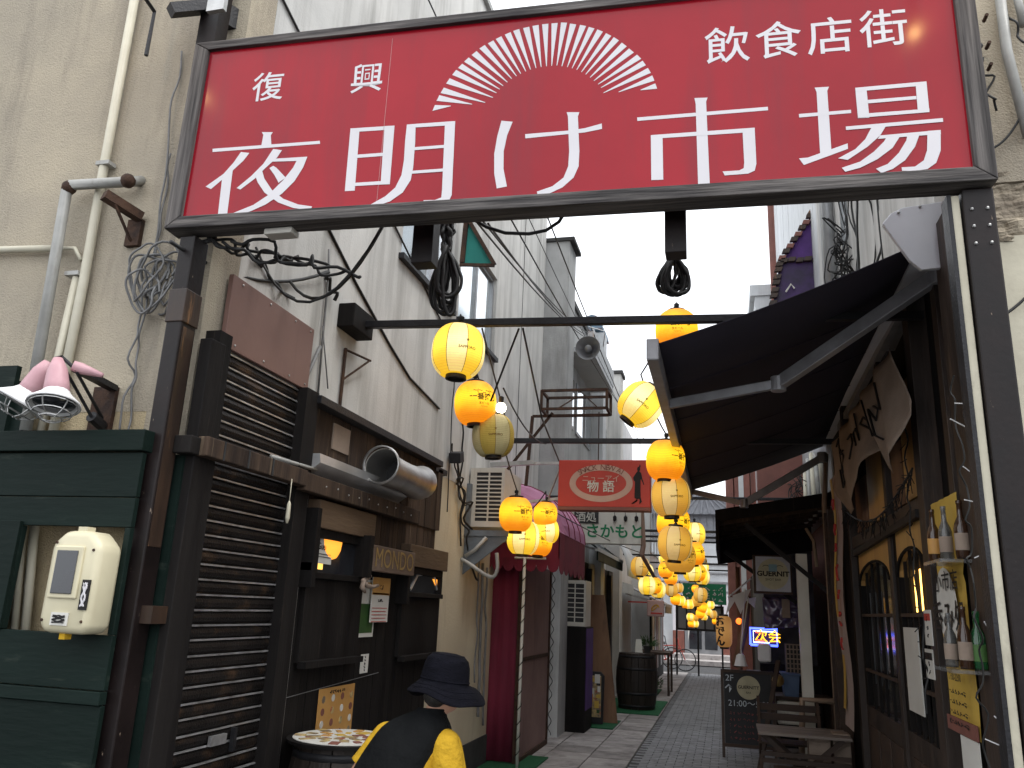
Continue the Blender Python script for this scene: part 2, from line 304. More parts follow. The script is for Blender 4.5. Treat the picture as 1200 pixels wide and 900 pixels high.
def tag(o, label=None, cat=None, group=None, kind=None):
    for k, v in (('label', label), ('category', cat), ('group', group), ('kind', kind)):
        if v: o[k] = v
    return o
def fin(o, bevel=0, solid=0, sub=0, ang=None):
    if solid: m = o.modifiers.new('solid', 'SOLIDIFY'); m.thickness = solid; m.offset = 0
    if bevel: m = o.modifiers.new('bevel', 'BEVEL'); m.width = bevel; m.segments = 2; m.limit_method = 'ANGLE'
    if sub: m = o.modifiers.new('sub', 'SUBSURF'); m.levels = sub; m.render_levels = sub
    return o
def thing(name, loc, label, cat, group=None):
    o = bpy.data.objects.new(name, None); COL.objects.link(o); o.location = loc; o.empty_display_size = .1
    o['wl'] = tuple(loc)
    return tag(o, label, cat, group)
def part(name, mb, mat, par, bevel=0, smooth=False, label=None, kind=None, solid=0, sub=0):
    """a part built in world coordinates, stored relative to its thing"""
    wl = par.get('wl', (0, 0, 0))
    o = bpy.data.objects.new(name, mb.mesh(name, mat, wl, smooth)); COL.objects.link(o); o.parent = par; o['wl'] = tuple(wl)
    tag(o, label, None, None, kind); return fin(o, bevel, solid, sub)
def solo(name, mb, mat, label, cat, group=None, bevel=0, smooth=False, kind=None, solid=0, sub=0):
    xs = [p.x for p in mb.v]; ys = [p.y for p in mb.v]; zs = [p.z for p in mb.v]
    loc = Vector(((min(xs)+max(xs))/2, (min(ys)+max(ys))/2, min(zs)))
    o = bpy.data.objects.new(name, mb.mesh(name, mat, loc, smooth)); COL.objects.link(o); o.location = loc; o['wl'] = tuple(loc)
    tag(o, label, cat, group, kind); return fin(o, bevel, solid, sub)
def struct(name, mb, mat, kind='structure', par=None):
    o = bpy.data.objects.new(name, mb.mesh(name, mat)); COL.objects.link(o); o['kind'] = kind; o['wl'] = (0, 0, 0)
    if par: o.parent = par
    return o
def piece(name, me, par, loc, rot=(0, 0, 0), scale=(1, 1, 1), kind=None):
    o = bpy.data.objects.new(name, me); COL.objects.link(o); o.parent = par; wl = Vector(par.get('wl', (0, 0, 0)))
    o.location = Vector(loc)-wl; o.rotation_euler = rot; o.scale = scale
    if kind: o['kind'] = kind
    return o
def textmb(body, size, off=0, extr=0, sp=1.0, shear=0):
    cu = bpy.data.curves.new('lettering', 'FONT'); cu.body = body; cu.size = size; cu.align_x = 'CENTER'; cu.align_y = 'CENTER'
    cu.offset = off; cu.extrude = extr; cu.space_character = sp; cu.shear = shear; cu.resolution_u = 3
    o = bpy.data.objects.new('lettering', cu); COL.objects.link(o); bpy.context.view_layer.update()
    me = bpy.data.meshes.new_from_object(o.evaluated_get(bpy.context.evaluated_depsgraph_get()))
    vs = [v.co.copy() for v in me.vertices]; fs = [list(p.vertices) for p in me.polygons]
    bpy.data.objects.remove(o); bpy.data.curves.remove(cu); bpy.data.meshes.remove(me)
    return vs, fs
def text(body, size, c, right, upv, mat, par, name='lettering', off=0, sx=1, lift=.002, sp=1.0, label=None, shear=0, vertical=False):
    """flat lettering centred on c"""
    right, upv, c = Vector(right).normalized(), Vector(upv).normalized(), Vector(c); nrm = right.cross(upv)
    mb = MB()
    items = [(body, 0)] if not vertical else [(ch, (len(body)-1)/2*size*1.05-i*size*1.05) for i, ch in enumerate(body)]
    for b_, dy_ in items:
        vs, fs = textmb(b_, size, off, 0, sp, shear)
        mb.add([c+right*p.x*sx+upv*(p.y+dy_)+nrm*lift for p in vs], fs)
    return part(name, mb, mat, par, label=label)

def scribble(c, right, upv, w_, h_, mat, par, n=6, th=.0025, name='illegible_print', seed=0, rows=1):
    """rows of short uneven brush marks where the photograph's small print cannot be read"""
    rg = random.Random(seed+int(c[1]*97)); right, upv, c = Vector(right), Vector(upv), Vector(c); nr_ = right.cross(upv)*.001; m = MB()
    for r_ in range(rows):
        z0_ = h_*(.5-(r_+.5)/rows); ch_ = h_/rows*.36
        for i in range(n):
            x0_ = w_*(-.5+(i+.5)/n); cw_ = w_/n*.38
            for k in range(3):
                a = (rg.uniform(-1, 1)*cw_, rg.uniform(-1, 1)*ch_); b = (rg.uniform(-1, 1)*cw_, rg.uniform(-1, 1)*ch_)
                p_, q_ = c+right*(x0_+a[0])+upv*(z0_+a[1])+nr_, c+right*(x0_+b[0])+upv*(z0_+b[1])+nr_
                if (q_-p_).length > .002: m.tube([p_, q_], th, 4)
    return part(name, m, mat, par, kind='stuff')
X1, Y1, Z1 = Vector((1, 0, 0)), Vector((0, 1, 0)), Vector((0, 0, 1))
L, RT = -2.65, 1.25       # the two sides of the alley
def cat(p, q, sag, n=10):
    p, q = Vector(p), Vector(q)
    return [p.lerp(q, i/n)+Vector((0, 0, -4*sag*(i/n)*(1-i/n))) for i in range(n+1)]
def smooth(P, k=3):
    out = []
    for i in range(len(P)-1):
        a, b, c, d = P[max(0, i-1)], P[i], P[i+1], P[min(len(P)-1, i+2)]
        for j in range(k):
            t = j/k; out.append(.5*((2*b)+(c-a)*t+(2*a-5*b+4*c-d)*t*t+(3*b-a-3*c+d)*t**3))
    return out+[P[-1]]
def wig(p, q, amp, n=12, seed=0):
    p, q = Vector(p), Vector(q)
    return smooth([p.lerp(q, i/n)+(noise.noise_vector(Vector((i*.9+seed*7.3, seed, 0)))*amp if 0 < i < n else Vector()) for i in range(n+1)])

# ================================================================== GROUND
g = MB(); g.box(-60, 60, -40, 120, -.5, -.03); struct('street', g, asphalt)
pv = MB(); pv.box(L-.5, RT+.6, 2.5, 27, -.029, -.012); pave = struct('paving_bed', pv, joint)
# grey bricks in the middle lane, laid running across; slabs on the left, a strip on the right
bme = MB().box(-.0945, .0945, -.0445, .0445, 0, .012).mesh('paving_brick', brickpave)
cnt = 0; far = MB(); rng = random.Random(3)
y = 9.0; row = 0
while y < 26.4:
    x = -1.02+(.1 if row % 2 else 0)
    while x < .72:
        dz = rng.uniform(-.0015, .0015)
        if cnt < 300 and y >= 9.4 and x < .35:
            piece('paving_brick', bme, pave, (x+.0, y, -.012+dz), (0, 0, rng.uniform(-.01, .01))); cnt += 1
        else: far.box(x-.0945, x+.0945, y-.0445, y+.0445, -.012, dz)
        x += .2
    y += .1; row += 1
y = 8.9
while y > 3: 
    for i in range(9): far.box(-1.02+.2*i-.0945, -1.02+.2*i+.0945, y-.0445, y+.0445, -.012, 0)
    y -= .1
o = struct('paving_bricks_beyond', far, brickpave, 'stuff', pave)
smes = [MB().box(-.19*k/2, .19*k/2, -.2, .2, 0, .014).mesh('paving_slab', stone) for k in (2.0,)]
sme = MB().box(-.243, .243, -.243, .243, 0, .014).mesh('paving_slab', stone)
for i in range(3):
    yy = 3.2+(.25 if i % 2 else 0)
    while yy < 26.3:
        piece('paving_slab', sme, pave, (-1.38-i*.5, yy, -.012+rng.uniform(-.002, .002)), (0, 0, rng.uniform(-.006, .006))); yy += .5
yy = 3.2
while yy < 26.3:
    piece('edge_slab', sme, pave, (1.02, yy, -.012+rng.uniform(-.002, .002)), (0, 0, 0), (1, 1, 1)); yy += .5
for (x0, x1, y0, y1, lb) in ((-2.62, -2.05, 8.6, 10.1, 'green turf mat at the foot of the maroon booth'),
                             (-2.2, -1.66, 12.9, 13.9, 'small green turf mat beside the black cabinet'),
                             (-2.3, -1.15, 15.0, 17.4, 'large green turf mat under the barrel'),
                             (-1.9, -1.45, 18.6, 20.0, 'far green turf mat under the planter table')):
    m = MB(); m.box(x0, x1, y0, y1, .004, .02)
    solo('turf_mat', m, matgreen, lb, 'mat', 'green turf mats on the left paving')

# ================================================================== LEFT CORNER BUILDING
LB = thing('corner_building', (L, 3.5, 0), 'corner building with beige stucco street front and streaked pale alley wall', 'building')
m = MB(); m.box(-9, L-.2505, 3.5, 3.75, 2.6, 10); part('street_front_wall', m, stucco, LB)
m = MB(); m.box(-9, L-.2505, 3.502, 3.75, 0, 2.6); part('lower_front_wall', m, stucco2, LB)
m = MB()
WZ0, WZ1 = 4.6, 5.62
roof = 8.75
m.box(L-.25, L, 3.76, 11.7, WZ1, roof); m.box(L-.25, L, 3.76, 11.7, 2.98, WZ0)
for a, b in ((3.76, 6.0), (7.36, 7.6), (9.0, 11.7)): m.box(L-.25, L, a, b, WZ0, WZ1)
m.box(L-.25, L, 7.3, 11.7, 2.9, 2.98)
part('alley_wall', m, concrete, LB)
m = MB(); m.box(L-.25, L+.0, 3.5, 3.758, 0, roof+.4); part('corner_edge', m, stucco, LB)
m = MB(); m.box(L-.25, L-.01, 3.76, 7.3, 0, 2.98); part('shop_backing', m, blackwood, LB)
m = MB(); m.box(L-.25, L-.003, 7.3, 9.7, .3, 2.9); part('cream_lower_wall', m, cream, LB)
m = MB(); m.box(L-.25, L+.012, 7.3, 9.7, 0, .3); part('wall_plinth', m, plinth, LB)
m = MB(); m.box(L-.3, L+.05, 3.4, 11.75, roof, roof+.08); part('parapet_cap', m, concrete2, LB)
m = MB(); m.box(-9, L-.3, 11.45, 11.7, 0, roof-.11); m.box(-9, L-.255, 3.8, 11.6, roof-.1, roof-.001); part('rear_wall_and_roof', m, concrete2, LB)
for (a, b) in ((6.0, 7.36), (7.6, 9.0)):
    f = MB(); 
    f.box(L-.10, L-.04, a, b, WZ0, WZ0+.05); f.box(L-.10, L-.04, a, b, WZ1-.05, WZ1)
    for yy in (a, (a+b)/2-.02, b-.05): f.box(L-.10, L-.035, yy, yy+.05, WZ0+.05, WZ1-.05)
    wf = part('window', f, winframe, LB)
    for a2, b2 in ((a+.05, (a+b)/2-.02), ((a+b)/2+.03, b-.05)):
        q = MB(); q.box(L-.075, L-.065, a2, b2, WZ0+.05, WZ1-.05); part('pane', q, skyglass, wf)
    q = MB(); q.box(L+.0, L+.05, a-.05, b+.05, WZ0-.05, WZ0); part('sill', q, blackiron, wf)
TA = thing('teal_window_awning', (L+.3, 7.4, 5.1), 'small torn teal canvas awning on a rusty frame at the upper window', 'awning')
t1, t2, t3 = onY(547, 258, 7.4), onY(577, 309, 7.4), onY(542, 308, 7.4)
q = MB(); q.prism([t1, t2, t3], (0, .02, 0)); part('canvas', q, tealawn, TA)
q = MB(); q.bar(t1+Vector((0, -.02, .04)), t2+Vector((.03, -.02, -.02)), .04, .04); q.bar(t2+Vector((.03, -.02, -.03)), t3+Vector((-.02, -.02, -.03)), .03, .03); q.bar(t1, t3, .05, .05); part('frame', q, rust, TA)
# expansion joint + cracks in the pale wall
q = MB(); q.tube(wig((L+.002, 10.3, 3), (L+.002, 10.3, roof), .0, 2), .006, 4); part('wall_joint_line', q, plinth, LB)
q = MB()
q.tube([(L+.01, 3.9, 4.75), (L+.01, 4.6, 4.25), (L+.01, 5.2, 4.0), (L+.01, 5.9, 3.75), (L+.01, 6.4, 3.6), (L+.01, 7.2, 3.52)], .011, 5)
q.tube([(L+.01, 3.7, 5.4), (L+.01, 5.4, 4.9), (L+.01, 7.5, 4.25), (L+.01, 9.5, 4.0)], .009, 5)
part('surface_cable', q, rubber, LB)

# --- roller shutter shop
SY0, SY1 = 3.66, 4.52
SH = thing('roller_shutter', (L, (SY0+SY1)/2, 0), 'closed dark roller shutter under a brown metal panel on the alley side', 'shutter')
lipme = MB().box(0, .010, SY0-4.09, SY1-4.09, -.004, .005).mesh('slat_lip', shutedge)
pr = [(.0, -.032), (.013, -.022), (.017, -.004), (.013, .014), (.002, .026), (0, .026)]
sm = MB(); gr = [[(a, yy, z) for a, z in pr] for yy in (SY0-4.09, SY1-4.09)]; sm.sheet(gr); sm.box(-.006, 0, SY0-4.09, SY1-4.09, -.036, .036)
slme = sm.mesh('slat', shutmat, (0, 0, 0))
z = .06; k = 0
while z < 3.0:
    s_ = piece('slat', slme, SH, (L+.01+rng.uniform(-.002, .002), 4.09, z+rng.uniform(-.002, .002)), (rng.uniform(-.003, .003), rng.uniform(-.05, .05), 0)); l_ = bpy.data.objects.new('slat_lip', lipme); COL.objects.link(l_); l_.parent = s_; l_.location = (.008, 0, .033)
    z += .076
m = MB(); m.box(L-.0, L+.09, 3.55, SY0, 0, 3.05); part('jamb', m, blackwood, SH)
m = MB(); m.box(L-.0, L+.09, SY1, SY1+.16, 0, 3.0); part('jamb', m, blackwood, SH)
m = MB(); m.box(L+.03, L+.05, 4.02, 4.16, .93, .98); part('lock_plate', m, shutedge, SH)
m = MB(); m.box(L+.032, L+.055, 4.22, 4.25, .88, 1.0); part('pull_slot', m, blackiron, SH)
PN = MB(); PN.box(L+.015, L+.045, 3.655, 4.60, 3.0, 3.42)
pn = solo('metal_panel', PN, brownpanel, 'plain brown metal panel with rivets above the roller shutter', 'panel', bevel=.003)
for yy in (3.75, 4.05, 4.35, 4.55):
    for zz in (3.03, 3.39): 
        q = MB(); q.sphere((L+.046, yy, zz), .007, 6); part('rivet', q, steel, pn)

BM = thing('timber_beam', (L, 5, 2.4), 'long weathered timber beam crossing the shutter and bar front', 'beam')
m = MB(); m.box(L+.09, L+.16, 3.48, 4.52, 2.36, 2.46); m.box(L+.07, L+.145, 4.52, 6.55, 2.34, 2.455); part('beam_timber', m, brownwood, BM, bevel=.006)
for yy in (3.62, 3.85, 4.1): 
    q = MB(); q.box(L+.158, L+.164, yy, yy+.012, 2.36, 2.46); part('saw_cut', q, plinth, BM)
for k in range(10):
    q = MB(); q.sphere((L+.147, 4.8+k*.17, 2.40+.01*math.sin(k*2)), .006, 6); part('nail_head', q, alu, BM)
m = MB(); m.box(L+.02, L+.12, 3.40, 3.48, 2.36, 2.45); part('beam_end_block', m, blackwood, BM, bevel=.006)
m = MB(); m.tube([(L+.19, 4.28, 2.37), (L+.19, 4.28, 2.22)], .003, 4); m.lathe([(.004, 0), (.012, -.02), (.014, -.1), (.006, -.13)], 8, (L+.19, 4.28, 2.24))
solo('pull_cord', m, creamtrim, 'cream pull cord hanging from the timber beam over the shutter', 'cord', smooth=True)
m = MB(); m.tube([(L+.03, 4.76, 0), (L+.03, 4.76, 2.34)], .016, 8)
solo('conduit_pipe', m, pipegrey, 'thin grey conduit running up between the shutter and the bar', 'pipe', smooth=True)

# --- MONDO bar front
BF = thing('plank_tavern', (L, 5.9, 0), 'black plank front of the bar with two hatches beside the shutter', 'bar front')
yy = 4.70; i = 0
while yy < 7.28:
    wd = .088; 
    q = MB(); t = .02+rng.uniform(0, .004)
    q.box(L-.01, L+t, yy+.002, min(yy+wd, 7.3)-.002, 0, 1.98); part('plank', q, blackwood, BF)
    q = MB(); t = .02+rng.uniform(0, .004)
    q.box(L-.01, L+t, yy+.002, min(yy+wd, 7.3)-.002, 1.985, 2.36); part('plank', q, brownwood, BF)
    yy += wd
yy = 4.70
while yy < 7.28:
    wd = .15; q = MB(); q.box(L-.01, L+.03+rng.uniform(0, .006), yy+.002, min(yy+wd, 7.3)-.003, 2.36, 2.93); part('weathered_plank', q, brownwood, BF); yy += wd
m = MB(); m.box(L-.01, L+.12, 4.66, 7.12, 2.93, 2.985); part('top_flashing', m, blackiron, BF, bevel=.004)
m = MB(); m.box(L-.01, L+.05, 7.12, 7.45, 2.90, 2.95); part('flashing_end', m, blackiron, BF)
m = MB(); m.box(L+.0, L+.05, 7.2, 7.32, 2.36, 2.93); part('end_post', m, brownwood, BF)
m = MB(); m.box(L+.035, L+.045, 5.02, 5.28, 2.70, 2.88); part('pale_patch', m, canvas, BF, label='pale square patch nailed under the flashing')
m = MB(); pr = [(L+.04, 2.60), (L+.14, 2.60), (L+.15, 2.54), (L+.04, 2.46)]; m.prism([(a, 4.68, b) for a, b in pr], (0, 1.55, 0)); part('aluminium_gutter', m, alu, BF)
m = MB(); m.tube([(L+.05, 4.25, 2.5), (L+.1, 4.72, 2.5)], .014, 6); part('gutter_spout', m, pipegrey, BF, smooth=True)
m = MB(); m.tube([(L+.026, 4.8, 1.10), (L+.026, 6.2, 1.16)], .003, 4); part('loose_wire', m, greycable, BF)
def hatch(tl, br, zsplit, lower_bot):
    y0, y1, z0, z1 = RX(L+.06, tl, br)
    T = thing('serving_hatch', (L+.02, y0, lower_bot), 'tmp', 'hatch', 'hatches in the black bar front')
    f = MB(); f.box(L+.02, L+.085, y0-.05, y0, zsplit, z1); f.box(L+.02, L+.085, y1, y1+.05, zsplit, z1); f.box(L+.02, L+.085, y0-.05, y1+.05, z1, z1+.06); f.box(L+.02, L+.10, y0-.05, y1+.05, zsplit-.04, zsplit)
    part('frame', f, blackwood, T, bevel=.004)
    g_ = MB(); g_.box(L+.045, L+.05, y0, y1, zsplit, z1); part('pane', g_, darkglass, T)
    f = MB(); f.box(L+.022, L+.06, y0-.08, y1+.08, lower_bot, zsplit-.04); lp = part('lower_panel', f, blackwood, T, bevel=.004)
    f = MB(); f.box(L+.02, L+.11, y0-.1, y1+.1, z1+.06, z1+.24); part('canopy_board', f, M('hatch_canopy_wood', (.13, .085, .05), (.08, .05, .03), 7, .7, 0, .3, 50, (1, .15, 1)), T, bevel=.004)
    f = MB(); f.box(L+.02, L+.13, y0-.155, y0-.10, zsplit-.1, z1+.18); part('side_post', f, blackwood, T, bevel=.004)
    f = MB(); f.box(L+.06, L+.12, y0-.09, y1+.06, lower_bot-.03, lower_bot+.01); part('bottom_rail', f, blackwood, T)
    return T, y0, y1, z1
T1, a, b, zt = hatch((372, 630), (420, 690), 1.86, 1.30)
T1['label'] = 'left serving hatch of the bar with a lit paper lantern behind the glass'
q = MB(); q.box(L+.0505, L+.053, a+.01, a+.13, zt-.20, zt-.01); part('glowing_wall_patch', q, EM('glowing_wall_yellow', (1, .6, .12), .75), T1); q = MB(); q.lathe([(.03, 0), (.11, .03), (.155, .08), (.17, .14)], 18, (L+.04, a+.24, zt-.14), sx=.15); part('lantern_glow', q, E_warm, T1, smooth=True)  # wall patch emits by itself, standing in for lantern light on the wall
q = MB(); q.box(L+.051, L+.055, a+.03, a+.24, 1.92, 2.10); nt_ = part('notice', q, paper, T1)
text('Guernita', .06, (L+.056, a+.135, 2.03), Y1, Z1, ink, nt_, off=.001)
q = MB(); [q.box(L+.056, L+.058, a+.05+.0*i, a+.22, 1.98-i*.018, 1.984-i*.018) for i in range(2)]; part('notice_print', q, ink, nt_)
q = MB(); q.box(L+.025, L+.125, a-.155, a-.09, 1.86, 1.92); part('latch', q, pipegrey, T1, bevel=.006)
T2, a2, b2, zt2 = hatch((478, 672), (512, 705), 1.78, 1.26)
T2['label'] = 'right serving hatch of the bar with grey reflections, next to the cream wall'
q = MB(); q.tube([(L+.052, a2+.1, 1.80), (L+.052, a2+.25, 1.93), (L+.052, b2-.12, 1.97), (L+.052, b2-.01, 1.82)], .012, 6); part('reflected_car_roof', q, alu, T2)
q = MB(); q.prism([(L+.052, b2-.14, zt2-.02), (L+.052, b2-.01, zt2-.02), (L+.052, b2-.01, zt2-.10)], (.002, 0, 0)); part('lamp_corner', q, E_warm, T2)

p0, p1, pz0, pz1 = RX(L+.14, (434, 638), (481, 675))
MS = thing('bar_name_sign', (L+.14, (p0+p1)/2, pz0), 'small brown wooden sign reading MONDO between the two hatches', 'sign')
m = MB(); m.box(L+.12, L+.17, p0, p1, pz0, pz1); part('sign_board', m, M('sign_brown', (.17, .12, .09), (.11, .075, .055), 6, .7, 0, .3, 50, (1, .2, 1)), MS, bevel=.004)
m = MB(); m.box(L+.02, L+.17, p0-.06, p0-.001, pz0-.05, pz1+.06); part('sign_post', m, blackwood, MS)
text('MONDO', .20, (L+.17, (p0+p1)/2, (pz0+pz1)/2), Y1, Z1, brass, MS, off=0, sx=(p1-p0)*.84/.72, lift=.003)
def sheetL(name, tl, br, mat, label, cat_, X=L+.03):
    y0, y1, z0, z1 = RX(X, tl, br)
    T = thing(name, (X, (y0+y1)/2, z0), label, cat_); m = MB(); m.box(X, X+.004, y0, y1, z0, z1); part('sheet', m, mat, T); return T, y0, y1, z0, z1
T, y0, y1, z0, z1 = sheetL('poster', (420, 678), (436, 746), paper, 'narrow poster with a green bottle pinned left under the MONDO sign', 'poster')
m = MB(); m.box(L+.035, L+.037, y0+.04, y1-.03, z0+.03, z0+.16); m.box(L+.035, L+.037, y0+.07, y1-.06, z0+.16, z0+.24); part('printed_bottle', m, leaf, T)
m = MB(); m.box(L+.035, L+.0365, y0+.02, y1-.02, z1-.06, z1-.02); part('print_band', m, amberboard, T)
T, y0, y1, z0, z1 = sheetL('poster', (437, 676), (453, 729), paper, 'white notice with an orange top hanging under the MONDO sign', 'poster', L+.06)
m = MB(); m.box(L+.065, L+.067, y0, y1, z1-.13, z1); part('orange_band', m, orangecard, T)
scribble((L+.068, (y0+y1)/2, z1-.07), Y1, Z1, .06, .06, ink, T, 2); scribble((L+.066, (y0+y1)/2, z1-.17), Y1, Z1, .10, .03, ink, T, 4, .004)
m = MB(); [m.box(L+.066, L+.067, y0+.02, y1-.03-.02*(i % 2), z1-.23-.025*i, z1-.225-.025*i) for i in range(5)]; m.box(L+.066, L+.067, y0+.01, y1-.01, z1-.127, z1-.115); part('print_lines', m, redink, T)
T, y0, y1, z0, z1 = sheetL('sticker', (423, 767), (430, 788), paper, 'little white sticker on the black planks left of the hat', 'sticker')
scribble((L+.035, (y0+y1)/2, (z0+z1)/2), Y1, Z1, .03, .12, ink, T, 1, .0025, rows=5)
T, y0, y1, z0, z1 = sheetL('menu_card', (374, 808), (410, 862), orangecard, 'orange photo menu leaning on the planks behind the barrel table', 'menu')
for i in range(4):
    for j in range(4):
        q = MB(); q.lathe([(.001, 0), (.024, 0), (.024, .003)], 10, (L+.034, y0+.07+(y1-y0-.12)*i/3, z0+.05+(z1-z0-.12)*j/3), (1, 0, 0)); part('dish_photo', q, [photoprint, paper, brickred][(i+j) % 3], T)
scribble((L+.035, (y0+y1)/2, z1-.03), Y1, Z1, .25, .035, ink, T, 7)
hX = L+.14; m = MB(); m.tube([onX(x_, y_, hX) for x_, y_ in ((443, 686), (436, 688), (430, 686), (425, 680))], [.012, .016, .018, .016], 8); m.tube([onX(x_, y_, hX) for x_, y_ in ((434, 675), (426, 681), (424, 688), (428, 694))], [.014, .018, .018, .010], 8)
solo('door_handle_ornament', m, canvas, 'curved tan driftwood handle left of the MONDO sign', 'handle', smooth=True)

# barrel table with menu top
def barrel(c, r, h, label, group=None, n=14, name='barrel', top=None):
    c = Vector(c); T = thing(name, c, label, 'barrel', group)
    for k in range(n):
        a0, a1 = 2*math.pi*(k+.03)/n, 2*math.pi*(k+.97)/n; g_ = []
        for i in range(7):
            t = i/6; rr = r*(.84+.16*math.sin(math.pi*t)); g_.append([c+Vector((math.cos(a)*rr, math.sin(a)*rr, h*t)) for a in (a0, (a0+a1)/2, a1)])
        q = MB(); q.sheet(g_); part('stave', q, barrelwood, T, solid=.02)
    for t in (.06, .28, .72, .94):
        rr = r*(.84+.16*math.sin(math.pi*t))+.012; q = MB(); g_ = [[c+Vector((math.cos(2*math.pi*k/28)*rr, math.sin(2*math.pi*k/28)*rr, h*t+dz)) for dz in (-.022, .022)] for k in range(29)]
        q.sheet(g_); part('hoop', q, blackiron, T, solid=.004, smooth=True)
    q = MB(); q.lathe([(0.001, h-.03), (r*.83, h-.03), (r*.83, h-.01)], 24, c); part('head', q, barrelwood, T)
    return T
bt = onX(405, 862, -2.25)
BT = barrel((-2.28, bt.y+.05, 0), .33, .86, 'barrel table with a menu top standing against the black planks', name='barrel_table')
q = MB(); q.lathe([(.001, 0), (.34, 0), (.345, .02), (.001, .02)], 28, (-2.28, bt.y+.05, .86)); tt = part('table_top', q, blackwood, BT)
q = MB(); q.lathe([(.001, 0), (.31, 0), (.31, .004), (.001, .004)], 28, (-2.28, bt.y+.05, .882)); mc = part('menu_disc', q, paper, BT)
for k in range(26):
    a = k*2.4; rr = .27*math.sqrt((k+.5)/26); q = MB(); cx, cy = -2.28+rr*math.cos(a), bt.y+.05+rr*math.sin(a)
    q.obox((cx, cy, .888), Vector((math.cos(a), math.sin(a), 0))*rng.uniform(.025, .05), Vector((-math.sin(a), math.cos(a), 0))*rng.uniform(.015, .03), (0, 0, .0015+.0001*k)); part('menu_photo', q, [photoprint, yellowposter, photoprint, brickred, orangecard][k % 5], mc)

# duct
D0, D1 = Vector((-2.42, 5.45, 2.66)), Vector((-2.44, 6.38, 2.70))
pts = []; rs = []
for i in range(61):
    t = i/60; p = D0.lerp(D1, t)+Vector((.04*math.sin(t*3), 0, -.05*math.sin(t*2.6)))+noise.noise_vector(Vector((t*5, 2, 7)))*.012; pts.append(p); rs.append((.132-.022*math.sin(min(1, t*1.3)*math.pi))*(1+(.02 if i % 2 else 0))*(1 if t < .93 else 1-(t-.93)*5))
m = MB(); m.tube(pts, rs, 20, caps=False); DT = thing('ventilation_duct', D0, 'crumpled silver ventilation duct lying above the MONDO bar', 'duct')
part('corrugated_pipe', m, duct, DT, smooth=True, solid=.004)
m = MB(); m.lathe([(.134, 0), (.146, .0), (.146, .02), (.134, .02)], 24, D0-Vector((0, .01, 0)), (0, 1, 0), caps=False); part('rim', m, steel, DT, smooth=True)
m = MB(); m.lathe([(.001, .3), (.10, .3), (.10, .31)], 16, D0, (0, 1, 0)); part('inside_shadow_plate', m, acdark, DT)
m = MB(); m.tube([D1+Vector((0, -.02, 0)), D1+Vector((-.14, .08, 0)), D1+Vector((-.2, .09, 0))], [.105, .11, .11], 18); part('elbow', m, duct, DT, smooth=True)

# small wall iron brackets on the pale wall
m = MB(); p = onX(400, 430, L); y0 = p.y; m.tube([(L+.02, y0, 3.02), (L+.02, y0, 3.46)], .013, 6); m.tube([(L+.02, y0, 3.45), (L+.06, y0+.35, 3.47)], .009, 5); m.tube([(L+.02, y0, 3.22), (L+.06, y0+.34, 3.47)], .009, 5)
solo('wall_bracket', m, rust, 'thin rusty triangular bracket above the weathered planks', 'bracket')
m = MB(); y0 = onX(385, 330, L).y
m.tube([(L+.015, y0, 3.02), (L+.02, y0-.03, 3.4), (L+.02, y0-.05, 3.9), (L+.03, y0-.1, 4.05)], .008, 5); m.tube([(L+.02, 4.55, 2.5), (L+.03, 4.6, 3.1), (L+.02, y0-.05, 3.35)], .012, 6); m.tube([(L+.02, y0-.05, 3.5), (L+.02, y0+.12, 3.1)], .005, 5)
solo('wall_cable', m, greycable, 'grey cable looping down the pale wall beside the brown panel', 'cable', smooth=True)

# ================================================================== STREET FRONT FITTINGS (plane y = 3.5)
WY = 3.5
def pf(px, py, d=.04): return onY(px, py, WY-d)
m = MB(); m.tube([pf(163, -30), pf(122, 195), pf(98, 330), pf(60, 520)], .026, 10); 
DP = thing('vertical_pipe', pf(110, 300), 'tall cream pipe clamped to the beige street wall', 'pipe'); part('pipe_run', m, pipecream, DP, smooth=True)
for (x, y_) in ((124, 193), (88, 322)):
    p = pf(x, y_); q = MB(); q.box(p.x-.045, p.x+.045, p.y-.03, p.y+.03, p.z-.012, p.z+.012); part('clamp', q, pipegrey, DP)
m = MB(); m.tube([pf(90, 325), pf(45, 520)], .022, 8); solo('vertical_pipe', m, pipecream, 'shorter cream pipe just left of the tall cream one', 'pipe', smooth=True)
m = MB(); m.tube([pf(166, 212, 0), pf(152, 213, .1), pf(82, 217, .1), pf(78, 224, .1), pf(30, 505, .1)], .03, 10)
EP = thing('elbow_pipe', pf(80, 220), 'rusty grey elbow pipe turning down from the beige wall', 'pipe'); part('pipe_run', m, pipegrey, EP, smooth=True)
for (x, y_) in ((150, 212), (81, 220)):
    q = MB(); q.sphere(pf(x, y_, .1), .042, 10); part('elbow_joint', q, rust, EP, smooth=True)
m = MB(); m.tube([pf(-40, 294), pf(70, 291)], .022, 8); m.tube([pf(70, 291), pf(88, 291), pf(95, 305)], .012, 6)
solo('horizontal_pipe', m, pipecream, 'short horizontal cream pipe at the left edge', 'pipe', smooth=True)
WBk = thing('wall_bracket', pf(140, 250), 'rusty angled iron bracket bolted below the elbow pipe', 'bracket')
m = MB(); m.bar(pf(122, 228, .22), pf(165, 255, .03), .06, .05); m.bar(pf(135, 240, .18), pf(153, 282, .03), .012, .012); part('arm', m, rust, WBk)
m = MB(); p = pf(157, 273, .02); m.box(p.x-.045, p.x+.045, p.y-.01, p.y+.02, p.z-.08, p.z+.08); part('wall_plate', m, rust, WBk)
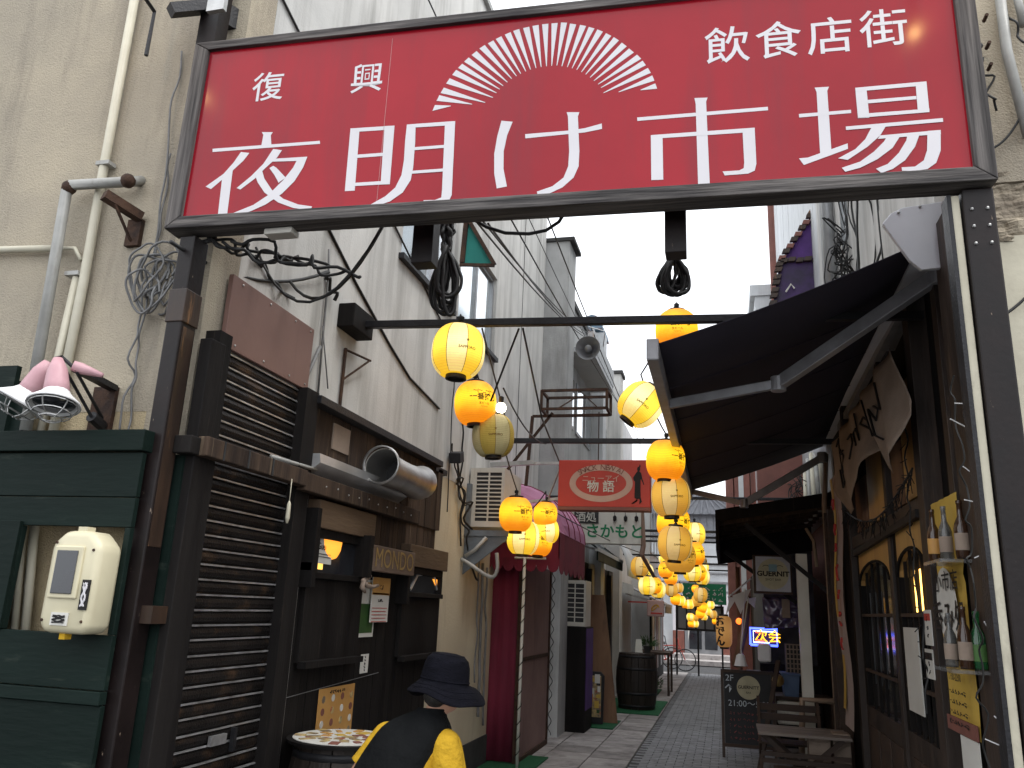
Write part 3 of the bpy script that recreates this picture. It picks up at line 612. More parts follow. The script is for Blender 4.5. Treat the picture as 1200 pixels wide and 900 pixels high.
def tangle(name, c, rad, n, th, mat, label, seed=1, ry=.06, elong=1.6, cat_='cable'):
    """a hank of cable: several irregular loops around one point"""
    rg = random.Random(seed); c = Vector(c); m = MB()
    for k in range(n):
        ax = rg.uniform(-.5, .5); pts = []; r0 = rad*rg.uniform(.55, 1.05); off = Vector((rg.uniform(-.3, .3)*rad, rg.uniform(-ry, ry), rg.uniform(-.35, .35)*rad))
        for i in range(19):
            a = 2*math.pi*i/18*1.02; pts.append(c+off+Vector((math.cos(a)*r0*.5+ax*math.sin(a)*r0*.3, math.sin(a*2)*ry*.5, math.sin(a)*r0*elong*.5))+noise.noise_vector(Vector((k*3.1+i*.4, seed, 0)))*rad*.12)
        m.tube(smooth(pts, 2), th*rg.uniform(.8, 1.2), 6, False)
    return m
m = tangle('x', pf(180, 330, .06), .26, 9, .007, greycable, '', 4)
m.tube(wig(pf(180, 300, .03), pf(140, 505, .03), .05, 10, 3), .006, 5); m.tube(wig(pf(170, 340, .03), pf(150, 505, .03), .05, 10, 4), .006, 5); m.tube(wig(pf(200, 180, .02), pf(182, 300, .03), .02, 8, 5), .006, 5); m.tube(wig(pf(213, 60, .02), pf(180, 300, .03), .03, 8, 8), .006, 5)
solo('cable_bundle', m, greycable, 'tangled grey cables hanging on the beige wall left of the post', 'cable', smooth=True)

# twin work lamps with white shades
WL = thing('twin_work_lamps', pf(118, 480, .1), 'two white caged work lamps wrapped in pink on an iron bracket', 'lamp')
m = MB(); m.bar(pf(90, 432, .35), pf(133, 455, .02), .05, .03); m.tube([pf(72, 425, .35), pf(107, 488, .12)], .008, 6); m.tube([pf(90, 436, .35), pf(120, 490, .05)], .008, 6); m.tube([pf(107, 488, .12), pf(120, 500, .03)], .03, 8); m.tube([pf(66, 420, .4), pf(72, 418, .35), pf(90, 434, .35)], .01, 6); part('bracket', m, blackiron, WL)
p = pf(122, 480, .005); m = MB(); m.box(p.x-.07, p.x+.07, p.y-.02, p.y+.004, p.z-.12, p.z+.12); part('wall_plate', m, rust, WL)
m = MB(); m.tube([pf(85, 428, .36), pf(95, 432, .33), pf(120, 440, .3)], [.025, .03, .012], 8); part('taped_handle', m, pinkplastic, WL, smooth=True)
for (a, b, cc, d) in (((57, 424), (33, 462), .12, .32), ((68, 420), (66, 463), .125, .40)):
    A, B = pf(*a, d), pf(*b, d); ax = (B-A).normalized(); 
    if ax.z > -.4: ax = Vector((ax.x, -.1, -.8)).normalized()
    m = MB(); m.tube([A, A.lerp(B, .3), A.lerp(B, .7), B], [.022, .045, .055, .06], 14); wn = part('pink_neck', m, pinkplastic, WL, smooth=True)
    ax = (ax+Vector((0, -.25, -.1))).normalized()
    m = MB(); m.lathe([(.058, -.02), (.075, .005), (.118, .045), (.12, .058), (.112, .056), (.07, .02), (.05, .0)], 26, B, ax, caps=False); shd = part('shade', m, lampwhite, WL, smooth=True)
    m = MB(); m.lathe([(.001, .06), (.09, .05), (.1, .035)], 20, B, ax); part('reflector', m, darkglass, WL, smooth=True)
    u = ax.orthogonal().normalized(); v_ = ax.cross(u); m = MB()
    for rr, dd in ((.108, .062), (.085, .10), (.05, .125)): m.tube([B+ax*dd+(u*math.cos(t*math.pi/8)+v_*math.sin(t*math.pi/8))*rr for t in range(17)], .003, 4, False)
    for t in range(6):
        e = u*math.cos(t*math.pi/3)+v_*math.sin(t*math.pi/3); m.tube([B+ax*.062+e*.108, B+ax*.10+e*.085, B+ax*.13+e*.03], .003, 4, False)
    part('wire_cage', m, steel, WL)

# green board fence around the meter
GY = 3.27
GF = thing('green_board_fence', (-4, GY, 0), 'dark green board fence with an opening for the electric meter', 'fence')
def gz(py): return onY(90, py, GY).z
xl, xr = -6.5, -2.69
ox0, ox1 = onY(14, 680, GY).x, onY(136, 680, GY).x
oz1, oz0 = gz(617), gz(742)
rows = [(gz(530), gz(582)), (gz(582), oz1)]
for a, b in rows: q = MB(); q.box(xl, xr, GY, GY+.03, b+.002, a-.002); part('board', q, green, GF, bevel=.003)
q = MB(); q.box(xl, xr+.01, GY-.025, GY+.10, gz(529), gz(505)); part('top_rail', q, green, GF, bevel=.004)
q = MB(); q.box(xl, ox0, GY, GY+.03, oz0, oz1); part('board', q, green, GF, bevel=.003)
q = MB(); q.box(ox1, xr, GY, GY+.03, oz0, oz1); part('board', q, green, GF, bevel=.003)
q = MB(); q.box(ox0-.12, ox0, GY-.02, GY, oz0, oz1+.02); part('opening_trim', q, green, GF, bevel=.002)
z_ = oz0
for hgt in (.24, .06, .3, .3, .3, .3, .3, .3):
    zb = max(0, z_-hgt); pr_ = .018 if hgt < .1 else 0
    if z_-zb > .02: q = MB(); q.box(xl, xr, GY-pr_, GY+.03, zb+.002, z_-.002); part('board', q, green, GF, bevel=.003)
    z_ = zb
q = MB(); q.box(xl, onY(20, 450, GY+.1).x, GY+.08, GY+.11, 2.4, onY(10, 430, GY+.1).z); q.box(xl, onY(35, 450, GY+.1).x, GY+.11, GY+.13, 2.4, onY(10, 440, GY+.1).z-.03); part('raised_panel', q, green, GF)
# pipes seen through the opening
for (px, r_) in ((25, .018), (38, .022)):
    q = MB(); a, b = onY(px+3, 612, 3.42), onY(px-9, 750, 3.42); q.tube([a, b], r_, 8); solo('meter_pipe', q, pipecream, ('thin' if r_ < .02 else 'thicker')+' cream pipe inside the fence opening left of the meter', 'pipe', smooth=True)
# meter
EMt = thing('electric_meter', onY(95, 742, 3.22), 'cream electric meter box with a dark window and stickers', 'meter')
mc_ = onY(97, 682, 3.2); mw, mh = .135, .225
m = MB(); pr = [(-mw, -mh+.05), (-mw+.03, -mh), (mw-.02, -mh), (mw, -mh+.04), (mw, mh-.07), (mw-.07, mh), (-mw+.06, mh), (-mw, mh-.06)]
m.prism([(mc_.x+a, 3.12, mc_.z+b) for a, b in pr], (0, .15, 0)); part('case', m, meterbody, EMt, bevel=.03, smooth=True)
m = MB(); m.box(mc_.x-.10, mc_.x+.055, 3.108, 3.122, mc_.z-.075, mc_.z+.155); part('window_frame', m, meterbody, EMt, bevel=.006)
m = MB(); m.box(mc_.x-.08, mc_.x+.032, 3.102, 3.109, mc_.z-.055, mc_.z+.135); part('window', m, darkglass, EMt, bevel=.003)
m = MB(); m.box(mc_.x-.03, mc_.x+.02, 3.15, 3.2, mc_.z+mh, mc_.z+mh+.02); part('top_hook', m, meterbody, EMt)
m = MB(); m.box(mc_.x-.03, mc_.x+.0, 3.15, 3.19, mc_.z-mh-.025, mc_.z-mh); part('yellow_tab', m, yellow, EMt)
for dx, dz in ((-.105, .17), (.10, .14), (-.11, -.17), (.10, -.17)): q = MB(); q.lathe([(.001, 0), (.007, 0), (.006, .004), (.001, .004)], 10, (mc_.x+dx, 3.1195, mc_.z+dz), (0, -1, 0)); part('screw', q, rust, EMt)
st = MB(); st.box(mc_.x+.075, mc_.x+.117, 3.113, 3.119, mc_.z-.12, mc_.z+.01); s1 = part('sticker', st, ink, EMt, label='black sticker with white scrawl')
st = MB(); st.box(mc_.x-.06, mc_.x+.03, 3.113, 3.119, mc_.z-.19, mc_.z-.135); s2 = part('sticker', st, paper, EMt, label='white sticker with black scrawl')
for s_, cc, sc_, mt_ in ((s1, (mc_.x+.096, 3.110, mc_.z-.055), (.012, .052), white), (s2, (mc_.x-.015, 3.110, mc_.z-.163), (.036, .016), ink)):
    q = MB()
    for j in range(4): q.tube([Vector(cc)+Vector((math.sin(i*2.1+j)*sc_[0], 0, math.sin(i*.9+j*1.7)*sc_[1])) for i in range(8)], .0028, 4)
    part('scrawl', q, mt_, s_)

# ================================================================== GATE: posts + sign
def post(name, x0, x1, y0, y1, h, label, mats):
    T = thing(name, ((x0+x1)/2, (y0+y1)/2, 0), label, 'post', 'posts carrying the red sign')
    m = MB(); m.box(x0, x1, y0, y1, 0, h); part('steel_tube', m, mats, T, bevel=.008); return T
GP = post('gate_post', -2.725, -2.632, 3.32, 3.44, 3.5, 'left gate post of worn dark brown steel between fence and shutter', lacquer)
m = MB(); m.box(-2.731, -2.626, 3.314, 3.446, 3.02, 3.2); part('collar', m, rustpost, GP, bevel=.005)
m = MB(); m.box(-2.64, -2.57, 3.36, 3.50, 1.55, 1.63); part('clamp', m, rustpost, GP)
m = MB(); m.box(-2.633, -2.629, 3.335, 3.425, 1.9, 3.0); part('rust_strip', m, rustpost, GP)
m = MB(); m.box(-2.80, -2.60, 3.455, 3.499, 0, 2.36); solo('corner_board', m, green, 'dark green corner board behind the left gate post', 'board')
m = MB(); m.box(-2.62, -2.55, 3.47, 3.60, 0, 2.98); solo('timber_post', m, blackwood, 'black timber upright between the gate post and the shutter', 'post', bevel=.006)
rp = onY(1173, 450, 3.5)
GP2 = post('gate_post', rp.x-.062, rp.x+.062, 3.50, 3.64, 3.52, 'right gate post of chipped dark steel beside the cream strip', lacquer)
m = MB(); 
for k in range(3):
    for dx in (-.03, .03): m.sphere((rp.x+dx, 3.497, 3.42-k*.08), .008, 6)
part('bolts', m, steel, GP2)
# sign board : rigid rectangle in its own frame
S0 = Vector((-2.799, 3.30, 3.528)); S1 = Vector((1.163, 3.477, 3.528))
sx_ = (S1-S0).normalized(); SN = Vector((sx_.y, -sx_.x, 0)); SW = (S1-S0).length; SHh = 1.14
def sp(u, v, d=0): return S0+sx_*u+Z1*v+SN*d
SG = thing('market_sign', sp(SW/2, 0, -.05), 'large red sign in a wooden frame spanning the alley entrance', 'sign')
m = MB(); m.obox(sp(SW/2, SHh/2, -.03), sx_*(SW/2-.05), Z1*(SHh/2-.04), SN*.03); bd = part('red_board', m, signred, SG)
fw = .085
def fr(name, a, b, w2, mat):
    m = MB(); c = (Vector(a)+Vector(b))/2
    return m
m = MB(); m.prism([sp(0, 0, .025), sp(SW, 0, .025), sp(SW-fw, fw*.78, .025), sp(fw, fw*.78, .025)], -SN*.13); part('frame_rail', m, framewood_x, SG, bevel=.004)
m = MB(); m.prism([sp(0, SHh, .0249), sp(fw, SHh-fw*.6, .0249), sp(SW-fw, SHh-fw*.6, .0249), sp(SW, SHh, .0249)], -SN*.13); part('frame_rail', m, framewood_x, SG, bevel=.004)
m = MB(); m.prism([sp(0, .003, .0251), sp(fw, fw*.78+.003, .0251), sp(fw, SHh-fw*.6-.003, .0251), sp(0, SHh-.003, .0251)], -SN*.13); part('frame_stile', m, framewood_z, SG, bevel=.004)
m = MB(); m.prism([sp(SW, .003, .0251), sp(SW, SHh-.003, .0251), sp(SW-fw, SHh-fw*.6-.003, .0251), sp(SW-fw, fw*.78+.003, .0251)], -SN*.13); part('frame_stile', m, framewood_z, SG, bevel=.004)
m = MB(); m.obox(sp(1.165, SHh/2, .0008), sx_*.0012, Z1*(SHh/2-.09), SN*.0006); part('board_joint', m, M('joint_line', (.55, .25, .25), None, 5), SG)
def onS(px, py):
    r = ray(px, py); t = (S0-CAMLOC).dot(SN)/r.dot(SN); return CAMLOC+r*t
# traced strokes, pixel space of three enlarged crops
K = 1200/350
GLY = {
 '夜': ((230, 80), [[(264,257),(308,257),(300,270),(302,308),(262,310),(270,268)], [(66,324),(497,292),(498,304),(66,337)],
   [(180,337),(214,341),(190,372),(140,418),(60,486),(38,476),(110,425),(150,380)], [(105,440),(148,405),(124,594),(87,594)],
   [(310,325),(345,330),(325,360),(280,400),(235,445),(178,488),(163,482),(220,435),(270,385)], [(318,364),(447,356),(440,372),(308,376)],
   [(410,360),(447,357),(430,400),(395,455),(345,505),(280,548),(220,575),(165,590),(150,582),(230,550),(290,510),(350,450),(390,400)],
   [(235,425),(262,400),(275,445),(305,490),(350,525),(410,548),(467,556),(458,572),(390,562),(330,540),(275,500),(248,460)],
   [(310,393),(322,400),(360,440),(332,461),(315,430),(295,402)]]),
 '明': ((230, 80), [[(620,242),(657,240),(637,492),(597,494)], [(640,241),(797,231),(796,246),(640,256)], [(757,233),(797,231),(778,467),(741,468)],
   [(645,348),(752,340),(751,353),(644,361)], [(637,461),(745,454),(777,452),(777,466),(636,474)],
   [(847,227),(882,225),(880,300),(872,400),(862,450),(830,500),(780,535),(715,558),(703,547),(760,515),(800,480),(825,430),(835,370),(840,290)],
   [(860,226),(1041,213),(1040,229),(860,240)], [(1000,216),(1041,213),(1027,510),(1015,535),(990,545),(912,544),(914,531),(960,530),(985,520),(988,490)],
   [(878,318),(997,309),(996,321),(877,330)], [(868,413),(992,404),(991,416),(866,425)]]),
 'け': ((560, 90), [[(95,177),(140,181),(118,235),(104,300),(103,370),(117,441),(76,449),(66,390),(66,310),(78,240)],
   [(190,231),(360,217),(430,207),(498,188),(499,210),(430,224),(360,231),(191,248)],
   [(357,143),(408,143),(402,160),(408,300),(405,360),(385,405),(340,445),(290,468),(242,478),(237,462),(300,440),(345,405),(363,360),(367,300),(362,160)]]),
 '市': ((560, 90), [[(870,86),(923,84),(917,100),(932,438),(885,439),(875,110)], [(640,164),(1165,121),(1166,135),(641,178)], [(695,235),(1112,205),(1112,222),(695,250)],
   [(695,237),(742,234),(745,414),(697,416)], [(1063,212),(1112,206),(1119,350),(1112,378),(1085,390),(992,397),(983,381),(1050,377),(1068,368),(1070,345)]]),
 '場': ((830, 60), [[(427,147),(485,143),(478,160),(495,405),(450,425),(435,165)], [(364,253),(573,236),(574,249),(365,267)], [(364,431),(400,428),(560,371),(561,393),(384,458)],
   [(590,148),(635,146),(647,268),(601,270)], [(590,148),(876,122),(877,138),(592,163)], [(832,128),(876,122),(888,245),(842,248)], [(640,197),(835,181),(836,194),(641,211)],
   [(600,254),(888,232),(888,246),(601,269)], [(552,304),(942,270),(943,285),(553,318)], [(655,308),(712,304),(690,340),(640,385),(560,438),(521,432),(590,395),(630,355)],
   [(690,340),(933,318),(934,334),(680,354)], [(880,322),(933,318),(933,400),(915,450),(880,475),(830,482),(778,482),(776,468),(830,465),(865,440),(878,400)],
   [(720,340),(773,338),(740,390),(680,435),(610,470),(550,486),(536,470),(610,445),(665,405),(705,365)],
   [(800,335),(850,330),(830,385),(790,440),(740,475),(695,491),(673,474),(720,455),(765,410),(795,360)]])}
for ch, ((ox, oy), polys) in GLY.items():
    m = MB(); h = .0012
    for pl in polys:
        pts = [onS(ox+a/K, oy+b/K) for a, b in pl]
        ar = sum((pts[i]-pts[0]).cross(pts[(i+1) % len(pts)]-pts[0]).dot(SN) for i in range(len(pts)))
        if ar < 0: pts = pts[::-1]
        m.add([p+SN*h for p in pts], [list(range(len(pts)))]); h += .0002
    part('sign_character', m, white, bd)
# rising-sun fan of 31 rays
outer = [(325,380),(340,345),(355,318),(375,285),(397,255),(418,232),(440,210),(467,187),(495,165),(525,148),(553,133),(585,118),(615,106),(650,97),(683,90),(717,85),(750,82),(783,80),(815,85),(850,90),(880,98),(910,108),(940,122),(967,137),(995,157),(1020,178),(1047,200),(1065,222),(1083,248),(1097,275),(1107,303)]
ctr = Vector((727, 415)); m = MB()
over = {0: (385, 373), 1: (460, 367), 2: (506, 361), 28: (922, 327), 29: (975, 324), 30: (1052, 317)}
for i, o_ in enumerate(outer):
    O = Vector(o_); tip = Vector(over[i]) if i in over else ctr+(O-ctr)*.55
    a = Vector(outer[i-1]) if i else O*2-Vector(outer[1]); b = Vector(outer[i+1]) if i < 30 else O*2-Vector(outer[29])
    t = (b-a)*.5
    if t.length > 34: t = t.normalized()*34
    q = [O-t*.33, O+t*.33, tip+t*.035, tip-t*.035]
    pts = [onS(400+p.x/3, p.y/3)+SN*.0015 for p in q]
    if (pts[1]-pts[0]).cross(pts[2]-pts[0]).dot(SN) < 0: pts = pts[::-1]
    m = MB(); m.add(pts, [(0, 1, 2, 3)]); part('fan_ray', m, white, bd)
for ch, (px, py), sz, yw in (('復', (314, 104), .19, 1), ('興', (430, 94), .19, 1), ('飲', (852, 56), .215, 1), ('食', (912, 50), .215, 1), ('店', (973, 45), .215, 1), ('街', (1036, 36), .215, 1)):
    text(ch, sz, onS(px, py), sx_, Z1, white, bd, name='sign_character', off=.0012, lift=.0015)
# behind the sign: rails and top-left bracket
m = MB(); m.obox(sp(SW/2, .12, -.14), sx_*(SW/2-.12), Z1*.04, SN*.03); m.obox(sp(SW/2, SHh-.2, -.14), sx_*(SW/2-.12), Z1*.04, SN*.03); part('back_rail', m, lacquer, SG)
m = MB(); a = onY(248, 20, 3.36); m.box(a.x-.06, a.x+.06, 3.34, 3.44, 4.55, 5.6); part('upright', m, lacquer, SG)
a = onY(200, 12, 3.2); b = onY(245, 8, 3.36); m = MB(); m.bar(a, b, .07, .06); m.bar(onY(245, 8, 3.36), onY(290, 34, 3.6), .07, .14); part('top_bracket', m, blackiron, SG)
m = MB(); p = onY(255, 4, 3.25); m.box(p.x-.06, p.x+.05, p.y-.01, p.y+.02, p.z-.05, p.z+.07); part('top_plate', m, steel, SG)
m = MB(); q = onY(330, 273, 3.4); m.box(q.x-.08, q.x+.08, 3.36, 3.44, q.z-.02, 3.527); part('junction_box', m, acwhite, SG, bevel=.006)
# two stub tubes hanging behind the sign
for (xa, xb, yt, yb, dy, lb) in ((481, 505, 262, 308, 3.62, 'left'), (779, 804, 240, 296, 3.62, 'right')):
    a, b = onY(xa, yb, dy), onY(xb, yb, dy); m = MB(); m.box(a.x, b.x, dy, dy+.10, a.z, 4.5)
    solo('hanging_steel_tube', m, lacquer, f'{lb} black square steel tube hanging below the red sign', 'steel tube', 'steel tubes behind the sign', bevel=.004)
# arms with bulbs lighting the sign (their mirror images show on the board)
def onSmirror(px, py, t):
    p = onS(px, py); d = (p-CAMLOC); d = d-SN*2*d.dot(SN); return p+d*t
for (px, py), t, lb in (((234, 110), .16, 'left'), ((1072, 38), .17, 'right')):
    c = onSmirror(px, py, t); T = thing('sign_lamp', c, f'{lb} small warm bulb on an arm lighting the red sign from above', 'lamp', 'bulbs lighting the red sign')
    q = MB(); q.sphere(c, .022, 12); part('bulb', q, E_spot, T, smooth=True)
    q = MB(); top = sp((c-S0).dot(sx_), SHh, -.03); q.tube([c+Z1*.04, c+Z1*.3, top+Z1*.3, top], .012, 6); q.lathe([(.02, .02), (.03, .05), (.012, .07)], 10, c); part('arm', q, blackiron, T)

# cables below the sign
m = MB()
for s_ in range(5):
    m.tube(wig(sp(.12+.05*s_, -.03, -.1), onY(350+18*s_, 300+6*s_, 3.75), .10, 10, s_+3), .009, 6)
m.tube(cat(onX(340, 330, L+.03), onY(450, 262, 3.7), .25), .010, 6); m.tube(cat(onX(300, 290, L+.03), onY(450, 262, 3.7), .4), .008, 6)
m.tube(wig(onX(300, 300, L+.03), onX(345, 350, L+.03), .1, 8, 9), .010, 6); m.tube(cat(onX(200, 283, -2.7), onX(385, 318, L+.05), .14), .011, 6); m.tube(wig(onX(385, 318, L+.03), onX(392, 352, L+.03), .05, 6, 2), .013, 6)
solo('cable_bundle', m, rubber, 'black cables draped under the left end of the red sign', 'cable', smooth=True)
m = MB(); m.tube([onY(x, y_, 3.62) for x, y_ in ((553, 256), (570, 266), (592, 273), (620, 274), (640, 270), (655, 260), (661, 250))], .009, 6)
solo('drooping_cable', m, rubber, 'single black cable drooping below the middle of the sign', 'cable', smooth=True)
def hank(name, px, py0, py1, Y, wpx, label, seed):
    """a coil folded over a tie: long uneven loops below a bound neck"""
    rg = random.Random(seed); m = MB(); neck = py0+(py1-py0)*.28
    for k in range(7): m.tube(wig(onY(px+rg.uniform(-.35, .35)*wpx, py0-14, Y), onY(px+rg.uniform(-.15, .15)*wpx, neck, Y+rg.uniform(-.03, .03)), .03, 8, seed+k), .012, 6, False)
    for k in range(11):
        cxx = px+rg.uniform(-.3, .3)*wpx; bot = py1-rg.uniform(0, .38)*(py1-neck); hw = wpx*rg.uniform(.22, .62); pts = []
        for i in range(25):
            a = 2*math.pi*i/24; fy = (1-math.cos(a))/2
            pts.append(onY(px+(cxx-px)*fy+hw*math.sin(a)*(fy**.6 if fy > 0 else 0)+rg.uniform(-1, 1)*.6, neck-4+(bot-neck)*fy, Y+.05*math.sin(k*1.7)+.03*math.sin(a)))
        m.tube(smooth(pts, 2), rg.uniform(.009, .014), 6, False)
    c = onY(px, neck, Y); m.lathe([(.030, .03), (.036, .0), (.030, -.03)], 10, c)
    solo(name, m, rubber, label, 'cable', smooth=True)
hank('cable_hank', 523, 262, 374, 4.4, 34, 'coiled black cable hank above the first striped lantern', 5)
hank('cable_hank', 790, 285, 352, 4.4, 32, 'coiled black cable hank above the half hidden lantern', 8)
m = MB()
for k in range(6): m.tube(wig(onY(790+4*math.sin(k*2), 245, 3.62), onY(788+5*math.sin(k), 300, 4.3), .03, 6, k), .010, 5)
solo('cable_bundle', m, rubber, 'black cables taped along the right steel tube under the sign', 'cable', smooth=True)

# ================================================================== ALLEY BARS, CABLES
def crossbar(Y, z, x0=-2.62, x1=1.24, r=.026, dz=0, label=''):
    m = MB(); m.bar((x0, Y, z), (x1, Y, z+dz), r*2, r*2)
    return solo('cross_bar', m, blackiron, label, 'bar', 'black bars spanning the alley', bevel=.004)
crossbar(5.2, 3.665, -2.56, dz=-.11, label='nearest black bar across the alley with the horn speaker')
m = MB(); m.box(L, L+.13, 4.98, 5.32, 3.58, 3.76); solo('wall_block', m, blackwood, 'black wooden block on the pale wall holding the nearest bar', 'block', bevel=.008)
crossbar(8.4, 3.45, label='second black bar, passing just above the red snack sign', dz=-.04)
farbars = [(11.6, 3.27), (13.6, 3.0), (15.2, 3.05), (17.4, 3.15), (19.5, 3.0), (21.5, 2.95), (23.5, 2.9)]
for i, (Y, z) in enumerate(farbars):
    crossbar(Y, z, r=.02, x1=1.24 if Y < 20 else .2, label=['black bar behind the red snack sign', 'black bar at the white awning', 'black bar over the barrel', 'black bar behind the green sign lettering', 'distant black bar above the lantern cluster', 'very distant black bar before the green sheet', 'farthest black bar in the alley'][i])
m = MB(); 
a = onY(608, 385, 5.2); m.tube([a, onY(575, 470, 5.6)], .008, 5); m.tube([a+Vector((.03, 0, 0)), onY(635, 490, 6.4), onY(655, 540, 8.4)], .008, 5)
m.tube(cat(onY(590, 455, 5.6), onY(640, 520, 8.4), .1), .007, 5); m.tube([onY(565, 385, 5.2), onY(600, 520, 8.4)], .007, 5)
solo('stay_wires', m, rubber, 'thin black wires fanning down from the nearest bar', 'wire')
WN = [((565, 258), 3.7, (697, 393), 13), ((572, 262), 3.7, (690, 393), 13), ((560, 262), 3.7, (700, 402), 13), ((595, 250), 4, (760, 520), 16), ((640, 250), 4.4, (770, 560), 19), ((500, -5), 4, (740, 500), 20)]
for i, (a, ya, b, yb) in enumerate(WN):
    m = MB(); m.tube(cat(onY(*a, ya), onY(*b, yb), .12), .006 if i < 3 else .005, 5)
    solo('overhead_wire', m, rubber, ['overhead wire running lowest along the left wall', 'overhead wire second along the left wall', 'overhead wire looping to the horn speaker', 'thin overhead wire crossing the white sky', 'thin wire passing the awning corner', 'thin wire from the very top of the pale wall'][i], 'wire', 'wires over the alley')
m = MB(); m.tube(wig(onX(545, 450, L+.03), onX(540, 640, L+.03), .06, 10, 3), .010, 5); m.tube(wig(onX(533, 420, L+.03), onX(524, 600, L+.03), .02, 10, 4), .006, 5); m.tube(wig(onX(536, 540, L+.05), onX(560, 680, L+.05), .15, 12, 6), .012, 5); m.tube(wig(onX(530, 520, L+.05), onX(548, 600, L+.05), .12, 12, 9), .008, 5); m.tube(wig(onX(537, 560, L+.05), onX(549, 650, L+.05), .12, 12, 12), .010, 5)
solo('cable_bundle', m, rubber, 'black cables tangled at the end of the weathered planks', 'cable', smooth=True)
p = onX(535, 536, L+.08); m = MB(); m.obox(p, (.06, 0, 0), (0, .06, .02), (0, -.015, .05)); solo('junction_box', m, blackiron, 'small black junction box on the pale wall below the lanterns', 'box', bevel=.006)

# horn speaker
hp = onY(689, 408, 5.35)
HS = thing('horn_speaker', hp, 'grey horn loudspeaker hanging under the nearest black bar', 'loudspeaker')
m = MB(); m.lathe([(.03, .16), (.04, .10), (.055, .05), (.083, .0), (.088, -.008), (.084, -.008), (.05, .05), (.001, .06)], 28, hp, (.02, 1, .03)); part('horn', m, M('speaker_grey', (.30, .31, .32), (.22, .23, .24), 5, .45), HS, smooth=True)
m = MB(); m.lathe([(.001, -.012), (.012, -.012), (.026, .0), (.026, .06)], 16, hp, (.02, 1, .03)); part('centre_driver', m, winframe, HS, smooth=True)
m = MB(); m.box(hp.x-.02, hp.x+.02, hp.y+.1, hp.y+.13, hp.z+.03, hp.z+.16); m.tube([hp+Vector((.1, .05, .02)), hp+Vector((.12, 0, .12)), hp+Vector((.0, 0, .16))], .004, 5); part('mount', m, steel, HS)

# ================================================================== LANTERNS
RL_, HL_ = .17, .165
def lr(z): return RL_*max(.0, 1-abs(z/.195)**2.5)**.5
def lmesh(mats, striped, hi):
    m = MB(); n = 32 if hi else 16; prof = []; nz = 44 if hi else 12
    for i in range(nz+1):
        z = -HL_+2*HL_*i/nz; prof.append((lr(z)+(.0012 if (i % 2 and hi) else 0), z))
    secs = 8; mf = (lambda k, i: (k*secs//n) % 2) if striped else None
    m.lathe(prof, n, matf=mf); return m.mesh('paper_shell', mats, (0, 0, 0), smooth=not hi)
def seam_mesh():
    m = MB()
    for s_ in range(8):
        a = 2*math.pi*s_/8; m.tube([((lr(z)+.001)*math.cos(a), (lr(z)+.001)*math.sin(a), z) for z in [(-HL_+2*HL_*i/12) for i in range(13)]], .0022, 4, False)
    return m.mesh('panel_seam', seam)
def wrapped(strs, mat_=None):
    m = MB()
    for body, size, zc, off in strs:
        vs, fs = textmb(body, size, off)
        m.add([((lr(p.y+zc)+.003)*math.sin(p.x/RL_), -(lr(p.y+zc)+.003)*math.cos(p.x/RL_), p.y+zc) for p in vs], fs)
    return m.mesh('printed_lettering', mat_)
capme = MB().lathe([(.001, .163), (.072, .163), (.074, .185), (.06, .19), (.02, .192), (.012, .21), (.001, .21)], 20).mesh('top_cap', capmat, smooth=False)
ringme = MB().lathe([(.055, -.163), (.066, -.163), (.068, -.19), (.056, -.19), (.054, -.175)], 20).mesh('base_ring', capmat)
hookme = MB().tube([(0, 0, .2), (0, 0, .245)], .006, 5).lathe([(.02, .215), (.022, .24), (.01, .25)], 8).mesh('hook', rubber)
seamme = seam_mesh()
kirin = wrapped([('一番搾り', .060, .015, .0012), ('～(～‿～)～', .034, .066, .001), ('生ビール', .022, -.035, .0004), ('～～～', .02, -.06, .0004)], ink)
sapp = wrapped([('SAPPORO', .026, -.02, .0006), ('★', .03, .03, 0)], inkamber)
shells = {}
KM = {'o': ((P_orange,), 0), 'y': ((P_yellow, P_pale), 1), 'p': ((P_pale, P_yellow), 1), 'a': ((P_amber, P_amberpale), 1), 'u': ((P_unlit, P_unlitY), 1), 'd': ((P_amber,), 0)}
used_labels = {}
def lantern(px, py, wpx, kind, rot=0, tilt=(0, 0), dmax=21.0, label=None, cord=.12):
    hi = wpx > 26; key = (kind, hi)
    depth = F*2*RL_/wpx; sc = 1
    if depth > dmax: sc = dmax/depth; depth = dmax
    r_ = CAMROT @ Vector(((px-CX)/F, -(py-CY)/F, -1)); p = CAMLOC+r_*depth
    if key not in shells: shells[key] = lmesh(KM[kind][0], KM[kind][1], hi)
    T = thing('paper_lantern', p, label or 'paper lantern', 'lantern', 'paper lanterns strung along the alley')
    j1, j2, j3 = rng.uniform(-4, 4), rng.uniform(-4, 4), rng.uniform(.96, 1.04)
    T.scale = (sc, sc, sc*j3); T.rotation_euler = (R(tilt[0]+j1), R(tilt[1]+j2), R(rot)); T['wl'] = (0, 0, 0)
    for nm, me in (('paper_shell', shells[key]), ('top_cap', capme), ('base_ring', ringme), ('hook', hookme)) + ((('panel_seam', seamme),) if KM[kind][1] and wpx > 14 else ()) + ((('printed_lettering', kirin if not KM[kind][1] else sapp),) if wpx > 15 else ()):
        o = bpy.data.objects.new(nm, me); COL.objects.link(o); o.parent = T
        if nm == 'printed_lettering': o.rotation_euler.z = R(0)
    return T
